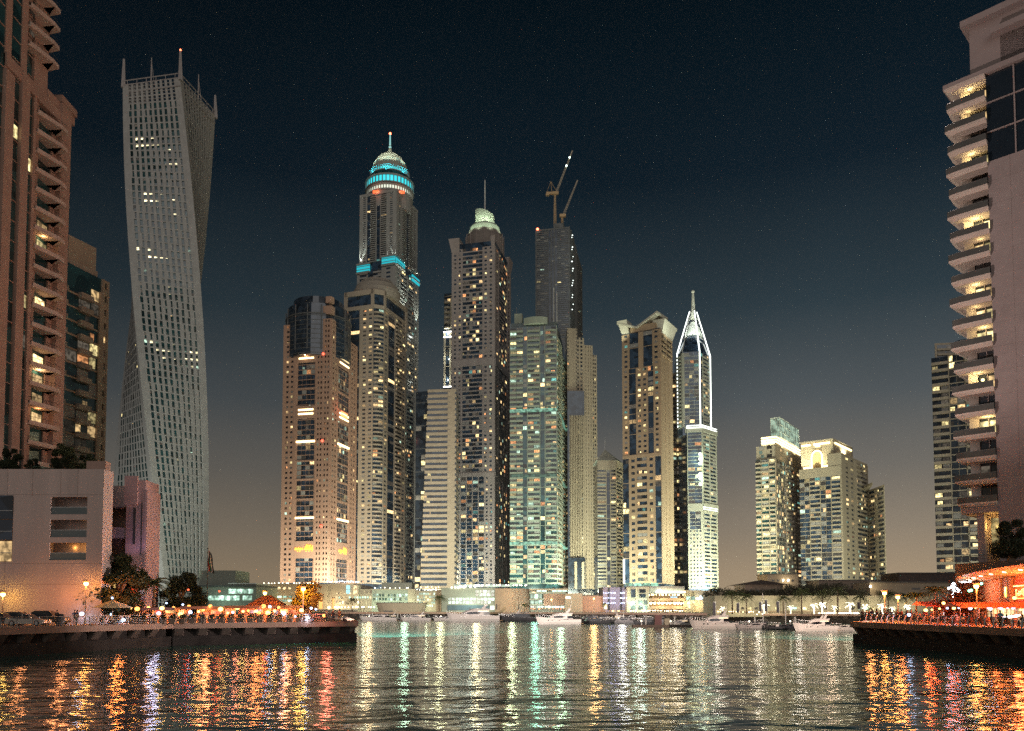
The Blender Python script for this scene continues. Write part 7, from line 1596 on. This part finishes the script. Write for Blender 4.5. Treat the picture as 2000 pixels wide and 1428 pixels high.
# planters along the café rail
PLC = surf('planter', (.30, .20, .15), .8, .15); pro = None
for i, x in enumerate(list(range(262, 612, 19))):
    D = 101.6+(x-200)*.030 if x < 340 else 107.0+(x-340)*.0365; X = PX(x, D); lab = f'woven planter tub by the café rail, {ORD[i]} to the right of the big parasol'
    if pro is None:
        pro = thing('planter', (X, D, DECK+.01), lab, 'planter', 'planters along the café rail'); m = MB(); m.hexa([(X-.35, D-.3, DECK+.01), (X+.35, D-.3, DECK+.01), (X+.35, D+.3, DECK+.01), (X-.35, D+.3, DECK+.01), (X-.46, D-.4, DECK+.75), (X+.46, D-.4, DECK+.75), (X+.46, D+.4, DECK+.75), (X-.46, D+.4, DECK+.75)]); m.build('tub', PLC, pro)
        m = MB(); rd = random.Random(2)
        for k in range(180): p = Vector((X+rd.gauss(0, .22), D+rd.gauss(0, .2), DECK+.8+abs(rd.gauss(0, .22)))); u_ = Vector((rd.gauss(0, 1), rd.gauss(0, 1), rd.gauss(0, 1))).normalized()*.09; w_ = u_.orthogonal()*.5; m.quad(p-u_, p-w_, p+u_, p+w_)
        m.build('foliage', LEAF, pro)
    else: copy_tree(pro, (X, D, DECK+.01), 0, lab)
# litter bin by the rail
x, D = PX(114, 96.5), 97; R = thing('litter_bin', (x, D, DECK+.01), 'dark litter bin at the rail right of the parked cars', 'bin'); m = MB(); m.lathe(x, D, [(.42, DECK+.01), (.46, DECK+1.2), (.40, DECK+1.25)], 14); m.build('body', DARK, R); m = MB(); m.lathe(x, D, [(.44, DECK+1.26), (.3, DECK+1.42), (.01, DECK+1.45)], 14); m.build('lid', DARK, R)

# flagpoles
def flagpole(lab, x, ytop, D, flag=False):
    X, zt = PX(x, D), PZ(ytop, D); R = thing('flagpole', (X, D, DECK), lab, 'flagpole', 'flagpoles'); m = MB(); m.tube((X, D, DECK), (X, D, zt), .11, .06, 8); m.blob((X, D, zt+.08), .12, 6); m.build('pole', POLE if not flag else DKGREY, R)
    if flag:
        m = MB(); cols = [(0, .22), (.22, .48), (.48, .72), (.72, 1)]
        for bi, (a0, a1) in enumerate(cols):
            for k in range(8):
                f0, f1 = k/8, (k+1)/8; w_ = .6+.5*f0
                def fp(f, g): return (X+.1+g*1.1*(.5+.5*f)+.06*sin(f*9), D+.12*sin(f*7+g*5), zt-.3-f*3.6-g*.5)
                m.quad(fp(f0, a0), fp(f0, a1), fp(f1, a1), fp(f1, a0), (0, 1, 2, 3)[bi])
        m.build('flag', [surf('flag_red', (.25, .02, .02), .8), surf('flag_green', (.02, .10, .06), .8), surf('flag_white', (.5, .5, .48), .8), surf('flag_black', (.02, .02, .02), .8)], R)
flagpole('bare pale flagpole in front of the curved podium bay', 203, 1082, 110)
flagpole('flagpole with a hanging four-coloured flag right of the twisted tower', 404, 1072, 140, True)

# banners in front of the arcade
BAN = surf('banner_cloth', (.05, .045, .06), .8, .1)
for i, (x, yt, yb) in enumerate(((1395, 1176, 1205), (1441, 1178, 1197), (1485, 1176, 1194), (1496, 1172, 1194), (1519, 1175, 1196), (1677, 1176, 1190))):
    D = 238; X = PX(x, D); R = thing('banner', (X, D, DECK), f'dark hanging banner before the pale arcade, {ORD[i]} from the spired tower', 'banner', 'banners before the arcade')
    m = MB(); m.box(X-.38, X+.38, D-.03, D+.03, PZ(yb, D), PZ(yt, D)); m.build('cloth', BAN, R); m = MB(); m.tube((X+.42, D, DECK), (X+.42, D, PZ(yt, D)+.2), .05, n=6); m.box(X-.4, X+.42, D-.02, D+.02, PZ(yt, D), PZ(yt, D)+.06); m.build('post', WHITE, R)

# ------------------------------------------------------------------ restaurant under the great canopy, right
A = Vector((69, 125)); B_ = Vector((57.2, 89)); R = thing('canopy_restaurant', (64, 107, DECK), 'restaurant glowing orange under a long swept canopy at the foot of the near right tower', 'restaurant')
inn = Vector((.93, -.30)); m = MB()
K = 14; pe = []
for k in range(K+1): f = k/K; p = A.lerp(B_, f)+Vector((-.93, .3))*(1.2*sin(pi*f)); pe.append((p, 9.35+.35*f))
for k in range(K):
    (p, z), (q, z2) = pe[k], pe[k+1]; m.hexa([(p.x, p.y, z), (q.x, q.y, z2), (q.x+20, q.y+2, z2-1.1), (p.x+20, p.y+8, z-1.1), (p.x-.2, p.y, z+.28), (q.x-.2, q.y, z2+.28), (q.x+20, q.y+2, z2+.9), (p.x+20, p.y+8, z+.9)])
m.build('canopy', surf('canopy_soffit', (.50, .36, .28), .6, .06), R)
m = MB(); a0, a1 = A+inn*4, B_+inn*3.2; m.hexa([(a0.x, a0.y, DECK), (a1.x, a1.y, DECK), (a1.x+3, a1.y+1, DECK), (a0.x+3, a0.y+1, DECK), (a0.x, a0.y, 9.0), (a1.x, a1.y, 9.4), (a1.x+3, a1.y+1, 9.4), (a0.x+3, a0.y+1, 9.0)]); m.build('wall', surf('restaurant_wall', (.36, .15, .08), .8, .15), R)
m = MB(); m.prism([(71.5, 129.5), (84, 92), (110, 95), (110, 160), (91, 160)], DECK, 12.1); m.build('terrace_block', surf('terrace_wall', (.22, .15, .12), .9, .2), R)
u_ = (a1-a0).normalized(); n_ = Vector((u_.y, -u_.x)); LW_ = (a1-a0).length
def rb(mb, f0, f1, z0, z1, d0, d1):
    p = [a0+u_*(f0*LW_)+n_*d1, a0+u_*(f1*LW_)+n_*d1, a0+u_*(f1*LW_)+n_*d0, a0+u_*(f0*LW_)+n_*d0]; mb.hexa([(q.x, q.y, z0) for q in p]+[(q.x, q.y, z1) for q in p])
for f in (.30, .455, .66, .86): m = MB(); rb(m, f-.012, f+.012, 5.2, 9.1, .02, .35); m.build('pilaster', surf('pilaster', (.42, .27, .20), .8), R)
m = MB(); rb(m, .33, .43, 5.4, 9.0, .05, .18); m.build('dark_sign_board', surf('sign_board', (.10, .03, .04), .7), R)
m = MB(); rb(m, .372, .388, 6.5, 7.9, .2, .3); rb(m, .366, .374, 6.8, 7.5, .2, .3); m.build('board_emblem', glow('board_emblem', (1, .66, .08), 3), R)
for f0, f1 in ((.50, .63), (.70, .83), (.88, .99)):
    m = MB(); rb(m, f0, f1, 8.0, 8.75, .03, .1); m.build('red_panel', surf('red_panel', (.40, .05, .05), .7), R); m = MB(); rb(m, f0-.01, f1+.01, 7.82, 7.95, .05, .3); rb(m, f0-.01, f1+.01, 6.2, 6.33, .05, .3); m.build('light_ledge', glow('ledge_light', (1, .46, .10), 2.6), R)
    m = MB(); rb(m, f0, f1, 5.2, 6.1, .03, .1); m.build('red_panel', bpy.data.materials['red_panel'], R)
# sign strokes: glowing curls between the ledges (script too blurred to read)
SG = glow('script_sign', (1, .36, .10), 2.8)
rg = random.Random(7)
for f0, f1 in ((.51, .62), (.71, .82), (.885, .98)):
    m = MB(); x = f0
    while x < f1:
        w_ = rg.uniform(.012, .02); h0 = rg.uniform(6.5, 6.8); h1 = rg.uniform(7.2, 7.6)
        if rg.random() < .5: rb(m, x, x+w_*.35, h0, h1, .1, .2); rb(m, x, x+w_, h0, h0+.12, .1, .2); rb(m, x+w_*.5, x+w_, h1-.12, h1, .1, .2)
        else: rb(m, x, x+w_, (h0+h1)/2-.06, (h0+h1)/2+.06, .1, .2); rb(m, x+w_*.6, x+w_*.95, h0, h1-.2, .1, .2)
        x += w_*1.25
    m.build('script_sign', SG, R)
for f, r_, c_, p_ in ((.10, .5, (1, .86, .7), 260), (.35, .2, (1, .5, .2), 160), (.55, .2, (1, .42, .12), 260), (.75, .2, (1, .42, .12), 260), (.93, .2, (1, .45, .15), 260)):
    p = a0+u_*(f*LW_)+n_*2.2; point(p.x, p.y, 7.9, p_, c_, r_*.5)
m = MB(); q, zq = pe[0]; m.tube((q.x+.2, q.y-.6, zq-.35), (q.x+1.6, q.y-1.6, zq-.3), .12, n=8); m.build('canopy_tip_lamp', glow('tip_lamp', (1, .92, .82), 16), R)
for k in range(2, K, 2): q, zq = pe[k]; m = MB(); m.tube((q.x+1.1, q.y, zq-.12), (q.x+1.7, q.y+.3, zq-.16), .05, n=6); m.build('soffit_light', glow('soffit_light', (1, .80, .55), 6), R)
# glass front below the canopy: lit dining room
for k in range(9):
    m = MB(); rb(m, .06+k*.104, .15+k*.104, DECK+.1, 4.95, .04, .1); m.build('window', random.choice((WARM, ORG, WARM)), R)
# awnings
for lab, x0, x1, D, z in (('red awning left of the red-lit bush on the restaurant quay', 1798, 1858, 114, 5.6), ('long red awning in front of the canopy restaurant', 1862, 2010, 100, 5.4)):
    a, b = PX(x0, D), PX(x1, D); R2 = thing('awning', ((a+b)/2, D, DECK), lab, 'awning', 'red awnings'); m = MB(); m.hexa([(a, D-1.5, z-.35), (b, D-1.5, z-.35), (b, D+2.5, z-.1), (a, D+2.5, z-.1), (a, D-1.45, z-.27), (b, D-1.45, z-.27), (b, D+1, z+.35), (a, D+1, z+.35)]); m.build('canopy', AWR, R2)
    for k in range(5): m = MB(); xx = a+.1+(b-a-.2)*k/4; m.tube((xx, D-1.3, DECK), (xx, D-1.3, z-.36), .06, n=6); m.build('post', POLE, R2)
RL = [(1843, 1178, 1), (1850, 1188, 2), (1863, 1188, 1), (1873, 1187, 2), (1880, 1183, 1), (1895, 1188, 2), (1906, 1187, 1), (1930, 1187, 2), (1934, 1189, 2), (1950, 1186, 2), (1955, 1188, 2), (1968, 1187, 2), (1979, 1187, 2), (1993, 1191, 1), (1820, 1191, 1), (1808, 1192, 1), (1835, 1189, 1), (1775, 1201, 2), (1982, 1168, 1)]
for i, (x, y, k) in enumerate(RL): D = 104-(x-1800)*.02; lantern(PX(x, D), PZ(y, D), D, k, rl_.uniform(.12, .24), f"{kinds[k][2]} lamp under the restaurant awnings, {ORD[i]} in the string", 'lamps under the restaurant awnings', 90 if i % 2 else 0)
R2 = thing('light_sculpture', (PX(1866, 116), 116, DECK), 'blazing white branching light cluster beside the tip of the canopy', 'lamp'); m = MB()
for x, y, r in ((1864, 1142, .34), (1860, 1147, .24), (1867, 1150, .38), (1872, 1155, .36), (1865, 1158, .3), (1878, 1158, .22), (1862, 1163, .26), (1884, 1161, .14), (1854, 1149, .16)): m.blob((PX(x, 116), 116, PZ(y, 116)), r, 6)
m.build('bulb', glow('cluster_bulb', (.88, .94, 1), 12, sample=True), R2); m = MB(); m.path([(PX(1866, 116), 116.3, DECK), (PX(1866, 116), 116.3, 6), (PX(1872, 116), 116.3, 7), (PX(1863, 116), 116.3, 8.1)], .06, 6); m.build('pole', POLE, R2)
for i, (x, y) in enumerate(((1918, 1140), (1894, 1154), (1898, 1153))): lab = ['green lamp close right of the bright street lamp', 'green lamp low left of the bright street lamp', 'second green lamp touching the low left one'][i]; R2 = thing('green_lamp', (PX(x, 108), 108, PZ(y, 108)), lab, 'lamp', 'green lamps'); m = MB(); m.blob((PX(x, 108), 108, PZ(y, 108)), .18, 6); m.build('shade', glow('green_lamp_glass', (.2, 1, .5), 6), R2); m = MB(); m.tube((PX(x, 108), 108, PZ(y, 108)+.15), (PX(x, 108), 108, PZ(y, 108)+.9), .015, n=4); m.build('cord', DARK, R2)
D = 88; X = PX(1972, D); R2 = thing('lit_boat_table', (X, D, DECK), 'bright white boat-shaped lamp on a serving table beside the person in light blue', 'lamp'); m = MB(); m.hexa([(X-.5, D-.2, 3.95), (X+.5, D-.2, 4.0), (X+.5, D+.2, 4.0), (X-.5, D+.2, 3.95), (X-.9, D-.3, 4.05), (X+1.0, D-.3, 4.3), (X+1.0, D+.3, 4.3), (X-.9, D+.3, 4.05)]); m.build('lamp', glow('boat_lamp', (.85, .95, 1), 9), R2); m = MB(); m.box(X-.9, X+.9, D-.4, D+.4, 3.7, 3.78)
for sx_ in (-.8, .8): m.box(X+sx_-.04, X+sx_+.04, D-.3, D-.22, DECK+.13, 3.7)
m.build('table', DARK, R2)
# red and orange light on the restaurant quay
for x, D, z, p_, c in ((1700, 121, 6.0, 567, (1, .5, .22)), (1760, 116, 5.5, 567, (1, .42, .18)), (1815, 110, 5, 1020, (1, .25, .10)), (1860, 107, 5, 1020, (1, .24, .10)), (1905, 100, 5.0, 1020, (1, .28, .10)), (1950, 95, 5, 1020, (1, .35, .14)), (1990, 90, 5, 1020, (1, .30, .12)), (1880, 118, 8, 1701, (1, .35, .15)), (1990, 100, 8.4, 1360, (1, .30, .12))): point(PX(x, D), D, z, p_, c, .3)
# parapet rail along the terrace above the canopy
R2 = thing('terrace_railing', (70, 118, 12.1), 'thin dark railing along the terrace above the canopy', 'railing'); m = MB(); m.tube((71.6, 129.3, 13.2), (84, 92.2, 13.2), .05, n=5); m.tube((71.6, 129.3, 12.7), (84, 92.2, 12.7), .03, n=5); m.build('rails', DARK, R2)
for k in range(16): m = MB(); f = k/15; m.tube((71.6+12.4*f, 129.3-37.1*f, 12.1), (71.6+12.4*f, 129.3-37.1*f, 13.2), .035, n=5); m.build('post', DARK, R2)
# bare points added along the far shore for glow and streaks on the water
for x, p_, c in ((720, 1800, (1, .70, .35)), (790, 1800, (.55, .9, .6)), (860, 1800, (.9, .9, .5)), (930, 3000, (1, .85, .45)), (1000, 1800, (.7, .9, .5)), (1045, 1800, (.35, 1, .65)), (1095, 2600, (.6, 1, .6)), (1160, 2200, (1, .55, .2)), (1250, 2500, (.9, 1, .85)), (1215, 3500, (1, 1, .85))): point(PX(x, 322), 322, 11, p_, c, 1.3)
for x, p_, c in ((1320, 1600, (1, .85, .6)), (1400, 1800, (1, .88, .7)), (1480, 1400, (1, .85, .65)), (1560, 1800, (1, .88, .7)), (1620, 1600, (1, .70, .45))): point(PX(x, 232), 232, 9, p_, c, .6)
# the moored boats are brightened by the added quay-end spots

# ------------------------------------------------------------------ thin city haze
hz = MB(); hz.box(-2400, 2400, -400, 2600, -1.0, 420)
mh = bpy.data.materials.new('haze'); mh.use_nodes = True; th = mh.node_tree; th.nodes.clear()
ho = th.nodes.new('ShaderNodeOutputMaterial'); hv = th.nodes.new('ShaderNodeVolumePrincipled'); hv.inputs['Density'].default_value = .00005; hv.inputs['Color'].default_value = (.85, .85, .85, 1); hv.inputs['Anisotropy'].default_value = .3
th.links.new(hv.outputs[0], ho.inputs['Volume']); o = hz.build('haze', mh); o['kind'] = 'stuff'
